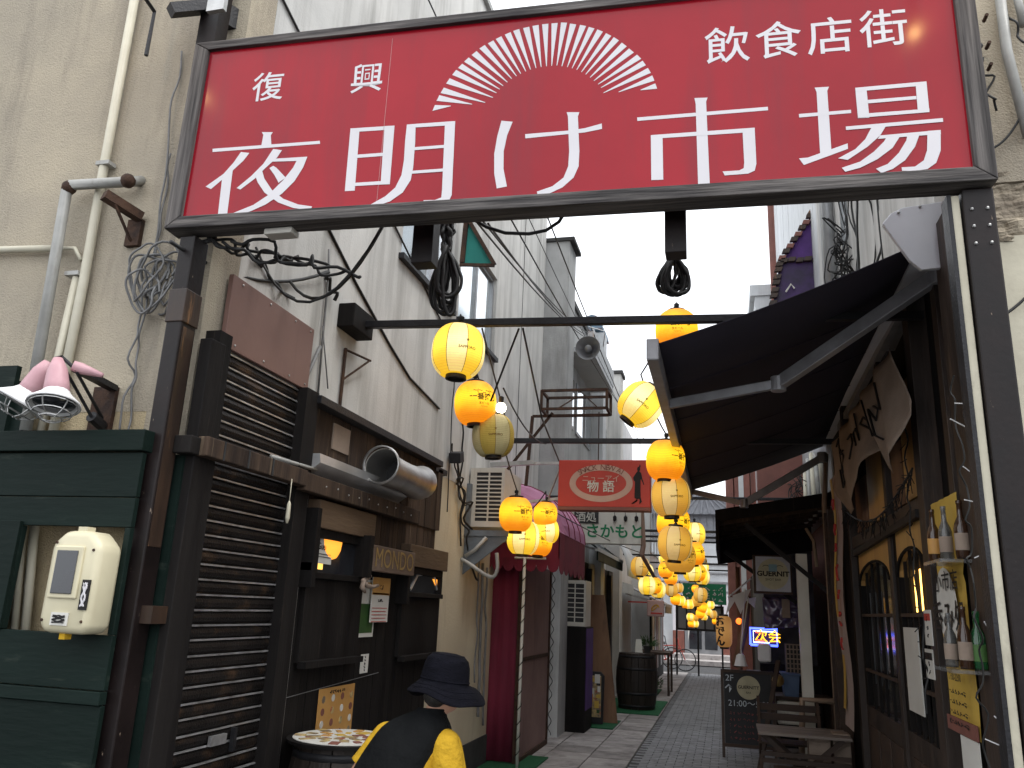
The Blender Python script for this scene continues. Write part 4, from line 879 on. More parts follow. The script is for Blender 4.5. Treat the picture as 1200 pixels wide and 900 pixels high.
LN = [
 (537, 412, 62, 'y', 38, (0, 0), 'largest striped yellow lantern, directly under the coiled cable hank'),
 (557, 473, 49, 'o', 42, (0, 0), 'orange lantern printed with black letters just below the largest striped one'),
 (578, 511, 49, 'u', 22, (0, 0), 'unlit cream striped lantern, lowest of the three beside the pale wall'),
 (604.5, 603, 39, 'o', 48, (0, 0), 'bright orange lantern in front of the maroon booth awning, left of its cluster'),
 (613, 630, 38, 'y', 20, (0, 0), 'bright striped lantern lowest in the cluster before the maroon booth'),
 (631, 634, 33, 'o', 40, (0, 0), 'deep orange lantern half hidden in the booth cluster'),
 (640, 622, 30, 'p', 10, (0, 0), 'pale striped lantern at the right of the booth cluster'),
 (639, 603, 28, 'o', 30, (0, 0), 'upper right orange lantern of the booth cluster'),
 (793, 388, 49, 'o', 5, (0, 0), 'orange lantern half hidden by the dark awning with its black letters in front'),
 (751, 474, 50, 'y', 20, (8, 34), 'striped yellow lantern swung askew beside the awning edge'),
 (780, 540, 45, 'o', 62, (0, 0), 'glowing orange lantern at the corner of the red snack sign'),
 (786, 582, 45, 'a', 22, (0, 0), 'dim striped amber lantern right of the black figure on the snack sign'),
 (789, 613, 38, 'o', 60, (0, 0), 'bright orange lantern third down the right hand row'),
 (791, 637, 40, 'a', 20, (0, 0), 'dim striped lantern fourth down the right hand row'),
 (797, 653, 36, 'd', 45, (0, 0), 'deep amber printed lantern fifth down the right hand row'),
 (814, 626, 25, 'y', 30, (0, 0), 'pale yellow lantern peeking out right of the third in the row'),
 (812, 649, 27, 'o', 60, (0, 0), 'yellow orange lantern peeking out right of the fifth in the row'),
 (750, 664, 22, 'a', 22, (0, 0), 'pale striped lantern hanging in front of the white awning'),
 (756, 671, 20, 'y', 0, (0, 0), 'yellow lantern half behind the pale one at the white awning'),
 (758.5, 686, 21, 'p', 22, (0, 0), 'pale yellow lantern lower left above the pink sign box'),
 (766, 686, 19, 'o', 50, (0, 0), 'printed orange lantern in the trio above the pink sign box'),
 (771, 691, 18, 'y', 0, (0, 0), 'rightmost yellow lantern of the trio above the pink sign box'),
 (780, 654, 16, 'p', 0, (0, 0), 'pale lantern top of the middle column'),
 (780, 668, 17, 'o', 0, (0, 0), 'round orange lantern second in the middle column'),
 (786, 677, 16, 'o', 40, (0, 0), 'orange lantern third in the middle column'),
 (787, 691, 15, 'a', 22, (0, 0), 'dim striped lantern fourth in the middle column'),
 (796, 689, 10, 'a', 0, (0, 0), 'tiny dim lantern behind the middle column'),
 (792, 702, 13, 'o', 0, (0, 0), 'small orange lantern low in the middle column'),
 (798, 704, 11, 'y', 0, (0, 0), 'small yellow lantern low in the middle column'),
 (803, 708, 9, 'o', 0, (0, 0), 'small orange lantern near the grey canopy left end'),
 (808, 708, 11, 'y', 0, (0, 0), 'small yellow lantern near the grey canopy centre left'),
 (811, 670, 21, 'y', 22, (0, 0), 'pale striped lantern below the stacked right hand row'),
 (817, 671, 20, 'o', 50, (0, 0), 'orange lantern overlapping the pale one below the row'),
 (823, 676, 17, 'y', 0, (0, 0), 'yellow lantern right of the overlapping pair'),
 (824, 665, 13, 'p', 0, (0, 0), 'small pale lantern before the far white wall'),
 (824, 658, 9, 'u', 0, (0, 0), 'small unlit lantern high before the far white wall'),
 (815, 690, 9, 'o', 0, (0, 0), 'small orange lantern before the green sheet'),
 (821, 697, 16, 'a', 22, (0, 0), 'dim striped lantern before the green sheet'),
 (817, 704, 13, 'd', 0, (0, 0), 'deep amber lantern just under the green sheet'),
 (823, 712, 12, 'o', 0, (0, 0), 'small orange lantern in front of the grey canopy'),
 (821, 719, 11, 'o', 0, (0, 0), 'lowest orange lantern of the far right column'),
 (825, 722, 9, 'y', 0, (0, 0), 'lowest yellow lantern of the far right column'),
 (829, 716, 10, 'y', 0, (0, 0), 'yellow lantern right in the far right column'),
 (833, 709, 9, 'y', 0, (0, 0), 'small yellow lantern right over the grey canopy'),
 (836, 720, 9, 'a', 0, (0, 0), 'small dim lantern left of the tan cylinder lantern'),
 (838, 728, 7, 'o', 0, (0, 0), 'tiny orange lantern left of the tan cylinder lantern'),
 (809, 723, 9, 'p', 0, (0, 0), 'tiny pale lantern upper left in the farthest group of four'),
 (815, 724, 7, 'd', 0, (0, 0), 'tiny amber lantern upper right in the farthest group of four'),
 (810, 731, 8, 'o', 0, (0, 0), 'tiny yellow lantern lower left in the farthest group of four'),
 (815, 731, 8, 'y', 0, (0, 0), 'tiny pale yellow lantern lower right in the farthest group of four')]
tops = []
for (px, py, wp, k, rot, tl, lb) in LN:
    T = lantern(px, py, wp, k, rot, tl, label=lb, dmax=8.7 if 'booth' in lb else 21.0); tops.append(T.location.copy())
def strand(idx, label):
    pts = []
    for a, b in zip(idx, idx[1:]):
        A, B = tops[a]+Vector((0, 0, .25)), tops[b]+Vector((0, 0, .25)); c = cat(A, B, .04, 6); pts += c[:-1]
    pts.append(B); m = MB(); m.tube(pts, .007, 5); solo('lantern_cable', m, rubber, label, 'cable', 'cables carrying the lanterns')
strand([0, 1, 2, 3, 4, 7, 6, 17, 19, 20, 21], 'black cable carrying the left hand lanterns')
strand([8, 9, 10, 11, 12, 13, 14, 31, 32, 33, 37, 39, 40], 'black cable carrying the right hand lanterns')
strand([22, 23, 24, 25, 27, 28, 29, 30], 'thin black cable carrying the middle lanterns')
m = MB(); p = onY(587, 478, 6.2); m.sphere(p, .045, 14); 
BL = thing('bare_bulb', p, 'lit bare round bulb behind the orange printed lantern', 'bulb'); part('glass_bulb', m, E_bulb, BL, smooth=True)
m = MB(); m.lathe([(.02, .04), (.022, .09), (.01, .1)], 10, p); part('socket', m, capmat, BL)

# ================================================================== LEFT MID-ALLEY
def aircon(x0, x1, y0, y1, z0, z1, label, cols=2, nrow=12):
    T = thing('air_conditioner', ((x0+x1)/2, y0, z0), label, 'air conditioner', 'outdoor air conditioner units')
    m = MB(); m.box(x0, x1, y0+.02, y1, z0, z1); m.box(x0, x0+.07, y0, y0+.02, z0, z1); m.box(x1-.03, x1, y0, y0+.02, z0, z1); m.box(x0+.07, x1-.03, y0, y0+.02, z1-.05, z1); m.box(x0+.07, x1-.03, y0, y0+.02, z0, z0+.06)
    part('casing', m, acwhite, T)
    q = MB(); q.box(x0+.07, x1-.03, y0+.012, y0+.0195, z0+.06, z1-.05); part('dark_core', q, acdark, T)
    cw = (x1-x0-.10)
    q = MB(); q.box(x0+.07+cw*.5-.008, x0+.07+cw*.5+.008, y0, y0+.01, z0+.06, z1-.05); part('grille_divider', q, acwhite, T)
    for i in range(1, nrow):
        zz = z0+.06+(z1-z0-.11)*i/nrow; q = MB(); q.box(x0+.07, x1-.03, y0+.001, y0+.011, zz-.007, zz+.007); part('grille_slat', q, acwhite, T)
    return T
AC = aircon(-2.63, -2.25, 8.3, 9.05, 2.50, 3.13, 'upper air conditioner unit bracketed on the cream wall above the booth')
m = MB(); m.box(-2.65, -2.1, 8.25, 8.30, 2.40, 2.46); m.box(-2.65, -2.1, 9.0, 9.05, 2.40, 2.46); m.box(-2.15, -2.1, 8.3, 9.0, 2.40, 2.46); m.prism([(-2.65, 8.27, 2.40), (-2.15, 8.27, 2.40), (-2.65, 8.27, 2.0)], (0, .02, 0)); m.box(-2.65, -2.60, 8.25, 8.3, 2.46, 2.95)
solo('unit_bracket', m, M('bluegrey_metal', (.19, .22, .25), (.14, .16, .18), 5, .5, .4), 'blue grey steel bracket under the upper air conditioner', 'bracket')
m = MB(); pts = [onY(x, y, 8.2) for x, y in ((540, 655), (552, 662), (566, 672), (578, 676), (583, 665), (582, 648))]; m.tube(smooth(pts), .02, 8); m.tube([onY(545, 652, 8.22), onY(556, 645, 8.22), onY(570, 630, 8.22)], .02, 8)
solo('drain_hose', m, pipegrey, 'curved grey hose bundle under the upper air conditioner', 'hose', smooth=True)
m = MB(); 
for k, (a, b) in enumerate((((566, 660), (560, 840)), ((571, 665), (566, 850)), ((562, 655), (556, 800)))): m.tube(wig(onX(*a, L+.04), onX(*b, L+.04), .02, 8, k), [.018, .014, .01][k], 6)
solo('wall_pipes', m, greycable, 'grey pipes and cables down the cream wall corner beside the booth', 'pipe', smooth=True)

BO = thing('maroon_booth', (-2.5, 9.5, 0), 'maroon fabric entrance booth with scalloped pink topped awning', 'booth')
m = MB(); gr = []
for i in range(13):
    x = -2.72+(.40)*i/12; gr.append([(x, 9.5+.012*math.sin(i*1.7), z) for z in (0.03, .8, 1.6, 2.25)])
m.sheet(gr); part('front_curtain', m, maroon, BO, solid=.01, smooth=True)
m = MB(); m.box(-2.325, -2.30, 9.52, 11.1, 1.12, 2.2); part('side_panel', m, tanpanel, BO)
m = MB(); m.box(-2.325, -2.30, 9.52, 11.1, .06, 1.10); part('side_panel', m, tanpanel, BO)
m = MB(); m.box(-2.33, -2.285, 11.1, 11.16, 0, 2.2); m.box(-2.33, -2.285, 9.46, 9.5, 0, 2.2); m.box(-2.33, -2.285, 9.5, 11.1, 1.09, 1.13); m.box(-2.34, -2.28, 9.5, 11.1, 0, .06); part('side_frame', m, rust, BO)
pr = []
for i in range(9):
    a = math.pi/2*i/8; pr.append((-2.65+.82*math.sin(a), 2.55+.66*math.cos(a)))
gr = []
for y_ in (9.305, 9.32, 9.37, 9.45, 9.55, 9.7, 9.9, 10.3, 10.7, 11.1):
    s_ = math.sqrt(max(0, 1-((9.9-min(y_, 9.9))/.6)**2)); gr.append([(-2.65+(x+2.65)*(.35+.65*s_ if z > 2.56 else 1), y_, 2.55+(z-2.55)*s_) for x, z in pr])
m = MB(); m.sheet(gr); part('dome_roof', m, pinkroof, BO, solid=.006)
for yy in (9.9, 10.3, 10.7, 11.1):
    m = MB(); m.tube([(x+.004, yy, z+.004) for x, z in pr], .009, 5); part('dome_rib', m, maroon, BO)
m = MB(); m.box(-2.65, -1.83, 9.31, 9.32, 2.18, 2.56); part('awning_end', m, maroon, BO)
m = MB(); m.box(-1.84, -1.83, 9.31, 11.1, 2.18, 2.55); m.box(-2.76, -2.65, 9.31, 9.32, 2.18, 2.5); part('awning_side', m, maroon, BO)
for i in range(7):
    q = MB(); x0_ = -2.76+i*.133; pts = [(x0_, 9.30, 2.25), (x0_+.133, 9.30, 2.25)]+[(x0_+.0665+.0665*math.cos(a*math.pi/6), 9.30, 2.18-.085*math.sin(a*math.pi/6)) for a in range(7)]
    q.prism(pts, (0, .006, 0)); part('scallop', q, maroon, BO)
for i in range(6):
    q = MB(); y0_ = 9.31+i*.3; pts = [(-1.825, y0_, 2.25), (-1.825, y0_+.3, 2.25)]+[(-1.825, y0_+.15+.15*math.cos(a*math.pi/6), 2.18-.1*math.sin(a*math.pi/6)) for a in range(7)]
    q.prism(pts, (-.006, 0, 0)); part('scallop', q, maroon, BO)
a = onY(615, 654, 9.25); m = MB(); m.tube([(a.x, 9.25, 0), (a.x, 9.25, a.z)], .018, 8)
PO = thing('white_pole', (a.x, 9.25, 0), 'white pole wound with a string of little lights before the booth', 'pole'); part('pole_tube', m, grime_white, PO, smooth=True)
m = MB(); n_ = 120; m.tube([(a.x+.024*math.cos(i*.75), 9.25+.024*math.sin(i*.75), .05+(a.z-.05)*i/n_) for i in range(n_+1)], .005, 4); part('light_string', m, rubber, PO)
m = MB(); m.tube([(a.x-.12, 9.25, a.z), (a.x+.25, 9.25, a.z)], .012, 6); part('crosspiece', m, grime_white, PO)
m = MB(); n_ = 100; m.tube([(-2.27+.02*math.cos(i*.8), 11.2+.02*math.sin(i*.8), .1+2.1*i/n_) for i in range(n_+1)], .006, 4); solo('light_string', m, rubber, 'string of dark fairy lights along the booth far edge', 'string lights')

B2 = thing('concrete_building', (L, 11.9, 0), 'narrow grey concrete tower rising beyond the booth on the left', 'building')
m = MB(); m.box(-7, -2.27, 11.72, 12.3, 0, 7.4); part('tower_wall', m, concrete2, B2)
m = MB(); m.box(-7, -2.19, 11.68, 12.34, 7.4, 7.46); part('roof_cap', m, plinth, B2)
m = MB(); m.box(-7, -2.42, 12.3, 15.2, 0, 6.75); part('wing_wall', m, concrete2, B2)
m = MB(); m.box(-7, -2.38, 12.3, 15.2, 6.75, 6.85); part('wing_cap', m, plinth, B2)
for i in range(3):
    q = MB(); q.box(-2.42, -2.40, 12.5+i*.9, 13.15+i*.9, 4.6, 5.5); wq = part('window', q, winframe, B2); q = MB(); q.box(-2.40, -2.395, 12.55+i*.9, 13.1+i*.9, 4.65, 5.45); part('pane', q, skyglass, wq)
q = MB(); q.box(-2.42, -1.98, 12.4, 15.0, 5.75, 5.83); part('eave_board', q, siding, B2)
for i in range(14): q = MB(); q.box(-2.0, -1.97, 12.4+i*.186, 12.4+i*.186+.15, 5.83, 6.15); part('eave_slat', q, siding, B2)
B3 = thing('pale_building', (-2.4, 16, 0), 'pale building with white columns beyond the concrete tower', 'building')
m = MB(); m.box(-7, -2.2, 15.2, 15.6, 0, 7.05); part('column_wall', m, siding, B3)
m = MB(); m.box(-7, -2.5, 15.6, 18, 0, 6.7); part('main_wall', m, concrete, B3)
for i in range(3):
    q = MB(); q.box(-2.5, -2.47, 15.8+i*.7, 16.3+i*.7, 4.0, 5.6); wq = part('window', q, winframe, B3); q = MB(); q.box(-2.47, -2.465, 15.85+i*.7, 16.25+i*.7, 4.05, 5.55); part('pane', q, skyglass, wq)
m = MB(); m.box(-7, -2.2, 18, 18.5, 0, 7.0); part('column_wall', m, concrete, B3)
m = MB(); m.box(-7, -2.16, 17.95, 18.55, 7.0, 7.08); part('cap', m, plinth, B3)
m = MB(); m.box(-7, -2.3, 18.5, 21.4, 0, 6.2); part('rear_wing', m, siding, B3)
m = MB(); pts = [(-2.65+.0, 15.15, 7.05)]+[(-2.45+.22*math.cos(a*math.pi/8), 15.15, 7.12+.30*math.sin(a*math.pi/8)) for a in range(9)]; m.prism(pts, (0, 1.0, 0)); solo('roof_tank', m, M('rusty_blue_paint', (.16, .25, .33), (.12, .19, .26), 6, .6, 0, .3, dirt=(.3, .12, .06), dscale=(5, 5, 5), dlo=.5, dhi=.6), 'rusty blue round topped tank on the pale building roof', 'tank')
B4 = thing('far_left_building', (-2, 22, 0), 'far grey building closing the left side near the alley end', 'building')
m = MB(); m.box(-7, -1.85, 21.4, 25.5, 0, 5.6); part('wall', m, siding, B4)
for i in range(4): q = MB(); q.box(-1.85, -1.82, 21.6+i*.95, 22.3+i*.95, 3.2, 4.6); wq = part('window', q, winframe, B4); q = MB(); q.box(-1.82, -1.815, 21.65+i*.95, 22.25+i*.95, 3.25, 4.55); part('pane', q, skyglass, wq)
m = MB(); m.box(-1.85, -1.80, 21.4, 25.5, 0, 2.4); part('shopfront', m, blackwood, B4)
for i in range(6): q = MB(); q.box(-1.80, -1.78, 21.5+i*.66, 22.0+i*.66, .3+.4*(i % 2), 2.2); part('shop_panel', q, [creamtrim, winframe, brownpanel][i % 3], B4)
# empty rusty sign frame
p, q_ = onY(635, 458, 9.2), onY(711, 478, 9.2)
m = MB(); x0, x1, z0, z1 = p.x, q_.x, q_.z, p.z
for yy in (9.2, 9.55):
    for zz in (z0, z1): m.bar((x0, yy, zz), (x1, yy, zz), .03, .03)
for xx in (x0, x1):
    for zz in (z0, z1): m.bar((xx, 9.2, zz), (xx, 9.55, zz), .03, .03)
    for yy in (9.2, 9.55): m.bar((xx, yy, z0), (xx, yy, z1), .03, .03)
m.bar((x0-.15, 9.4, z0-.04), (x1, 9.4, z0-.04), .03, .03); m.bar((x0-.15, 9.4, z0-.04), (x0-.2, 9.4, 3.1), .035, .035); m.bar((x0+.1, 9.4, z0), (x0-.55, 9.4, 3.15), .03, .03)
m.bar((x0+.2, 9.2, z0), (x0+.35, 9.55, z1), .015, .015); m.bar((x1-.1, 9.2, z0), (x0+.45, 9.2, z1), .012, .012); m.bar((x1-.12, 9.4, z0), (x1-.12, 9.4, 3.3), .012, .012)
solo('empty_sign_frame', m, rust, 'empty rusty iron sign frame above the red snack sign', 'sign frame')

# red snack sign
x0, x1, z0, z1 = RY(8.9, (655, 540), (762, 596)); z1 = onY(708, 539, 8.9).z; z0 = onY(708, 594, 8.9).z
SS = thing('snack_sign', ((x0+x1)/2, 8.9, z0), 'red box sign reading SNACK NEW AI with a black silhouette of a woman', 'sign')
m = MB(); m.box(x0, x1, 8.9, 9.08, z0, z1); part('sign_box', m, redpaint, SS, bevel=.006)
m = MB(); m.box(x0, x1, 8.895, 9.1, z0-.035, z0); part('bottom_trim', m, downpipe, SS)
cx_, cz_ = x0+(x1-x0)*.47, (z0+z1)/2-.0; W_, H_ = (x1-x0)*.345, (z1-z0)*.40
m = MB(); 
for i in range(40):
    a0, a1 = 2*math.pi*i/40, 2*math.pi*(i+1)/40
    def e(a, k): t_ = .72+.10*(0 if math.sin(a) > 0 else 0); s_ = k if k == 1 else .80; zo = 0 if k == 1 else .0; return (cx_+W_*s_*math.cos(a), 8.897, cz_+H_*(1 if k == 1 else .68)*math.sin(a))
    m.add([e(a0, 1), e(a1, 1), e(a1, 0), e(a0, 0)], [(0, 1, 2, 3)])
part('cream_ring', m, ringtan, SS)
for i, ch in enumerate('SNACK NEW AI'):
    if ch == ' ': continue
    a = math.pi*(.76-.52*i/11); p = Vector((cx_+W_*.92*math.cos(a), 8.895, cz_+H_*.84*math.sin(a))); tg = Vector((W_*math.sin(a), 0, -H_*math.cos(a))).normalized()
    text(ch, .085, p, tg, Vector((-tg.z, 0, tg.x)), brickred, SS, off=0, lift=.002)
text('ニューアイ', .085, (cx_, 8.893, cz_+H_*.22), X1, Z1, ringtan, SS, off=.0005)
text('物 語', .135, (cx_, 8.893, cz_-H_*.22), X1, Z1, grime_white, SS, off=.002)
fx = x0+(x1-x0)*.875; fz = z0+.04; s = (z1-z0)-.09
out = [(-.10,.0),(-.16,-.01),(-.03,.06),(-.04,.12),(-.085,.14),(-.075,.55),(-.11,.60),(-.115,.66),(-.05,.78),(-.02,.82),(-.03,.88),(-.015,.93),(.01,.935),(.03,1.0),(.05,.96),(.035,.92),(.04,.86),(.02,.82),(.06,.78),(.09,.62),(.13,.48),(.115,.47),(.06,.62),(.045,.60),(.05,.15),(.06,.12),(.08,.05),(.03,-.01),(.02,.0),(.03,.08),(.02,.12),(-.02,.12),(-.02,.07)]
m = MB(); m.prism([(fx+a*s*1.15, 8.894, fz+b*s) for a, b in out], (0, .004, 0)); part('woman_silhouette', m, ink, SS)
m = MB(); m.bar((x0-.35, 9.0, z1-.02), (x0, 9.0, z1-.02), .03, .03); m.bar((x0-.35, 9.0, z0+.06), (x0, 9.0, z0+.1), .03, .03); m.tube([(x0, 8.95, z1-.1), (x0-.12, 8.95, z0+.1), (x0-.25, 8.95, z0)], .012, 6); m.bar((-2.6, 8.95, z1-.05), (x0-.3, 8.95, z1-.02), .05, .05); part('wall_arm', m, steel, SS)

# white izakaya sign with green letters
x0, x1 = onY(669, 618, 12.2).x, onY(751, 618, 12.2).x; z1, z0 = onY(710, 598, 12.2).z, onY(710, 637, 12.2).z
WS = thing('izakaya_sign', ((x0+x1)/2, 12.2, z0), 'aged white sign with green hiragana below the red snack sign', 'sign')
m = MB(); m.box(x0, x1, 12.2, 12.4, z0, z1); part('sign_box', m, grime_white, WS, bevel=.006)
m = MB(); m.box(x0+.05, x0+.42, 12.185, 12.2, z1-.20, z1-.03); part('dark_plate', m, plinth, WS)
text('酒処', .16, (x0+.23, 12.183, z1-.115), X1, Z1, grime_white, WS, off=.001, sx=1.0)
text('さかもと', .22, (x0+.66, 12.197, z0+.17), X1, Z1, greenink, WS, off=.005, sx=1.0)
for k in range(3):
    xx = x0+.66+k*.16; q = MB(); q.tube([(xx, 12.15, z1+.03), (xx+.01, 12.15, z1-.10)], .005, 4); q.lathe([(.01, .02), (.028, 0), (.026, -.05), (.01, -.07)], 8, (xx+.01, 12.15, z1-.10)); part('hanging_socket', q, ink, WS)
m = MB(); m.bar((-2.3, 12.3, z1-.05), (x0, 12.3, z1-.05), .03, .03); part('wall_arm', m, rust, WS)
m = MB(); m.tube([onY(752, 600, 12.3), onY(754, 640, 12.3), onY(752, 650, 12.3)], .04, 6); m.tube([onY(752, 650, 12.3), onY(766, 675, 13.5)], .03, 6); solo('rust_pipe', m, M('faded_brown_pipe', (.32, .22, .17), (.25, .17, .13), 5, .7), 'faded brown post beside the white izakaya sign', 'post')
AC2 = aircon(-2.37, -2.00, 12.31, 12.8, 1.46, 2.12, 'lower air conditioner unit standing on the black cabinet', nrow=8)
m = MB(); m.box(-2.37, -1.99, 12.31, 13.0, 0, 1.45); CB = solo('black_cabinet', m, blackwood, 'tall black cabinet with a purple side under the lower air conditioner', 'cabinet', bevel=.006)
m = MB(); m.box(-1.989, -1.982, 12.35, 12.97, .3, 1.43); part('purple_side', m, purple, CB)
m = MB(); m.box(-2.27, -2.12, 12.55, 12.6, 2.25, 2.95); m2 = solo('vertical_sign', m, grime_white, 'narrow white vertical sign with green script behind the booth awning', 'sign')
scribble((-2.165, 12.548, 2.70), X1, Z1, .1, .14, ink, m2, 1, .008); scribble((-2.165, 12.548, 2.35), X1, Z1, .09, .25, greenink, m2, 1, .008, rows=2)

# white-hooded shop awning
def awn(y0, y1, xw, xo, z1, z0, mat, label, capm, name='shop_awning'):
    T = thing(name, (xw, (y0+y1)/2, z0), label, 'awning', 'small awnings on the left side')
    m = MB(); m.prism([(xw, y0, z1), (xo, y0, z0), (xo, y0, z0-.03), (xw, y0, z1-.03)], (0, y1-y0, 0)); part('sheet', m, mat, T)
    m = MB(); m.prism([(xw-.05, y0-.02, z1+.05), (xw+.2, y0-.02, z1-.02), (xw+.2, y0-.02, z1-.2), (xw-.05, y0-.02, z1-.2)], (0, .03, 0)); m.box(xo-.03, xo+.02, y0, y1, z0-.06, z0); part('cassette', m, capm, T)
    m = MB(); m.box(xo-.012, xo+.012, y0+.02, y1, z0-.20, z0-.06); part('valance', m, mat, T)
    m = MB(); m.bar((xw, y0+.1, z1-.2), (xo, y0+.1, z0-.04), .03, .03); m.bar((xw, y1-.1, z1-.2), (xo, y1-.1, z0-.04), .03, .03); part('arm', m, awnmetal, T); return T
awn(12.9, 16.2, -2.3, -1.93, 2.92, 2.66, green, 'dark green awning with a pale end cap over the leaning board', siding)
m = MB(); gr = []
for i in range(9):
    a = math.pi/2*i/8; gr.append([(-2.3+.55*math.sin(a), yy, 2.35+.8*math.cos(a)) for yy in (15.6, 16.2, 16.8, 17.5)])
m.sheet(gr); HA = solo('hooded_awning', m, siding, 'off white curved hood awning behind the hanging lantern trio', 'awning', smooth=True, solid=.01)
awn(19.0, 21.2, -2.2, -1.3, 2.3, 1.9, greypanel, 'grey sloped awning near the pink sign box', siding)
# shop walls, lower left
LS = thing('left_shopfronts', (-2.4, 16, 0), 'dark shopfront panels with tall doors behind the barrel', 'shopfront')
x = -2.42
for i in range(14):
    y0_ = 12.8+i*.62; q = MB(); q.box(x, x+.08+.03*(i % 2), y0_, y0_+.6, 0, 2.5); part('shop_panel', q, [plinth, concrete2, blackwood, cream, blackwood, brownpanel, plinth][i % 7], LS)
for i in range(5):
    q = MB(); q.box(-2.34, -2.24, 13.1+i*1.3, 13.2+i*1.3, 0, 2.4); part('door_post', q, [rustpost, blackiron][i % 2], LS)
p = onX(753, 700, -2.1); m = MB(); m.box(-2.2, -2.1, p.y, p.y+.15, 1.93, 2.15); solo('wall_lamp', m, canvas, 'small tan box lamp on the shopfront below the hood awning', 'lamp')
# leaning board, framed poster, barrel
m = MB(); m.prism([(-2.25, 13.5, 0), (-1.66, 13.5, 0), (-1.95, 13.95, 1.95), (-2.28, 13.95, 1.95)], (0, .03, 0)); solo('leaning_board', m, plyboard, 'tall weathered brown board leaning behind the framed picture', 'board')
FP = thing('framed_picture', (-1.95, 13.1, 0), 'black framed colour picture standing on the paving before the board', 'picture')
m = MB(); pts = [(-2.22, .02), (-1.86, .02), (-1.84, .72), (-1.90, .78), (-2.17, .78), (-2.23, .72)]; m.prism([(a, 13.25, b) for a, b in pts], (0, .05, 0)); part('frame', m, blackiron, FP, bevel=.01)
m = MB(); m.box(-2.18, -1.89, 13.24, 13.252, .12, .72); pp = part('print', m, photoprint, FP)
for k in range(14):
    q = MB(); q.obox((rng.uniform(-2.14, -1.92), 13.237-.0002*k, rng.uniform(.16, .68)), (rng.uniform(.02, .05), 0, 0), (0, 0, rng.uniform(.02, .07)), (0, .002, 0)); part('print_patch', q, [yellowposter, paper, acdark, orangecard, brickred, leaf][k % 6], pp)
BR = barrel((-1.60, 15.8, .022), .37, .95, 'dark upright barrel on the large green mat', n=18)
q = MB(); q.prism([(-1.62, 15.65, .99), (-1.48, 15.65, .99), (-1.51, 15.72, 1.22), (-1.61, 15.72, 1.22)], (0, .01, 0)); solo('easel_card', q, grime_white, 'small easel card standing on the barrel', 'card')
def plant(c, r, h, n, label, name='potted_plant', cat_='plant'):
    c = Vector(c); T = thing(name, c, label, cat_); q = MB(); q.lathe([(.05, 0), (.075, .12), (.07, .12), (.001, .1)], 12, c); part('pot', q, plinth, T)
    q = MB(); rg = random.Random(int(c.y*100))
    for k in range(n):
        d = Vector((rg.gauss(0, 1), rg.gauss(0, 1), rg.uniform(.1, 1.4))).normalized(); a = c+Vector((0, 0, .12))+d*r*rg.uniform(.2, 1)*Vector((1, 1, h/r)).length*.5; s_ = d.orthogonal().normalized()*.02; q.add([a-s_, a+d*.03, a+s_, a+d*.09+Vector((0, 0, -.01))], [(0, 1, 3), (1, 2, 3)])
    o = part('foliage', q, leaf, T); o['kind'] = 'stuff'; return T
plant((-1.42, 15.95, .98), .16, .25, 120, 'small green potted plant on the barrel')
PT = thing('planter_table', (-1.5, 19, 0), 'thin wooden side table over dark planters left of the alley end', 'table')
m = MB(); m.box(-1.9, -1.18, 18.6, 19.8, .83, .88); part('table_top', m, chairwood, PT)
for xx in (-1.86, -1.24):
    for yy in (18.65, 19.7): m = MB(); m.box(xx, xx+.05, yy, yy+.05, 0, .83); part('leg', m, chairwood, PT)
plant((-1.6, 19.0, 0), .3, .4, 160, 'bushy plant in a dark pot under the side table'); plant((-1.75, 18.4, 0), .3, .4, 160, 'bushy plant in a dark pot beside the side table')
x0, x1, z0, z1 = RY(17.6, (758, 703), (778, 723))
PB = thing('pink_sign_box', (x0, 17.6, z0), 'small pale pink square box sign with a yellow swirl mark', 'sign'); PB['label'] = 'small pale pink square box sign with a yellow swirl mark'
m = MB(); m.box(x0, x1, 17.6, 17.75, z0, z1); part('sign_box', m, M('pale_pink', (.55, .38, .38), (.5, .34, .34), 3, .5), PB, bevel=.02)
m = MB(); m.tube([((x0+x1)/2+math.cos(t*.7)*.08, 17.597, z1-.15+math.sin(t*.9)*.06) for t in range(9)], .012, 5); part('yellow_swirl', m, yellow, PB)
m = MB(); m.box(x0+.08, x1-.03, 17.594, 17.60, z0+.05, z0+.08); m.bar((x0-.4, 17.7, z1-.05), (x0, 17.7, z1-.05), .03, .03); part('small_print', m, redink, PB)

# ================================================================== ALLEY END
AE = thing('end_canopy', (-.7, 25.3, 0), 'black framed grey panel canopy closing the alley end', 'canopy')
x0, x1, z0, z1 = RY(25.3, (794, 713), (848, 738)); z1 = onY(820, 712, 25.3).z; z0 = onY(820, 737, 25.3).z
for i in range(5):
    a, b = x0+(x1-x0)*i/5, x0+(x1-x0)*(i+1)/5; q = MB(); q.box(a+.02, b-.02, 25.3, 25.32, z0, z1); part('panel', q, greypanel, AE)
m = MB(); 
for i in range(6): a = x0+(x1-x0)*i/5; m.box(a-.02, a+.02, 25.28, 25.33, z0, z1)
m.box(x0-.02, x1+.02, 25.28, 25.33, z1, z1+.06); m.box(x0-.02, x1+.02, 25.28, 25.33, z0-.06, z0); part('frame', m, blackiron, AE)
for px_ in (793, 818, 846): a = onY(px_, 735, 25.3).x; q = MB(); q.box(a-.025, a+.025, 25.26, 25.30, 0, z0 if px_ == 818 else z1+.3); part('post', q, blackiron, AE)
x0, x1 = onY(800, 695, 24.6).x, onY(851, 695, 24.6).x; z1, z0 = onY(825, 684, 24.6).z, onY(825, 708, 24.6).z
GN = thing('green_banner', ((x0+x1)/2, 24.6, z0), 'green printed banner strung across the far alley end', 'banner')
m = MB(); m.box(x0, x1, 24.6, 24.61, z0, z1); part('sheet', m, greennet, GN)
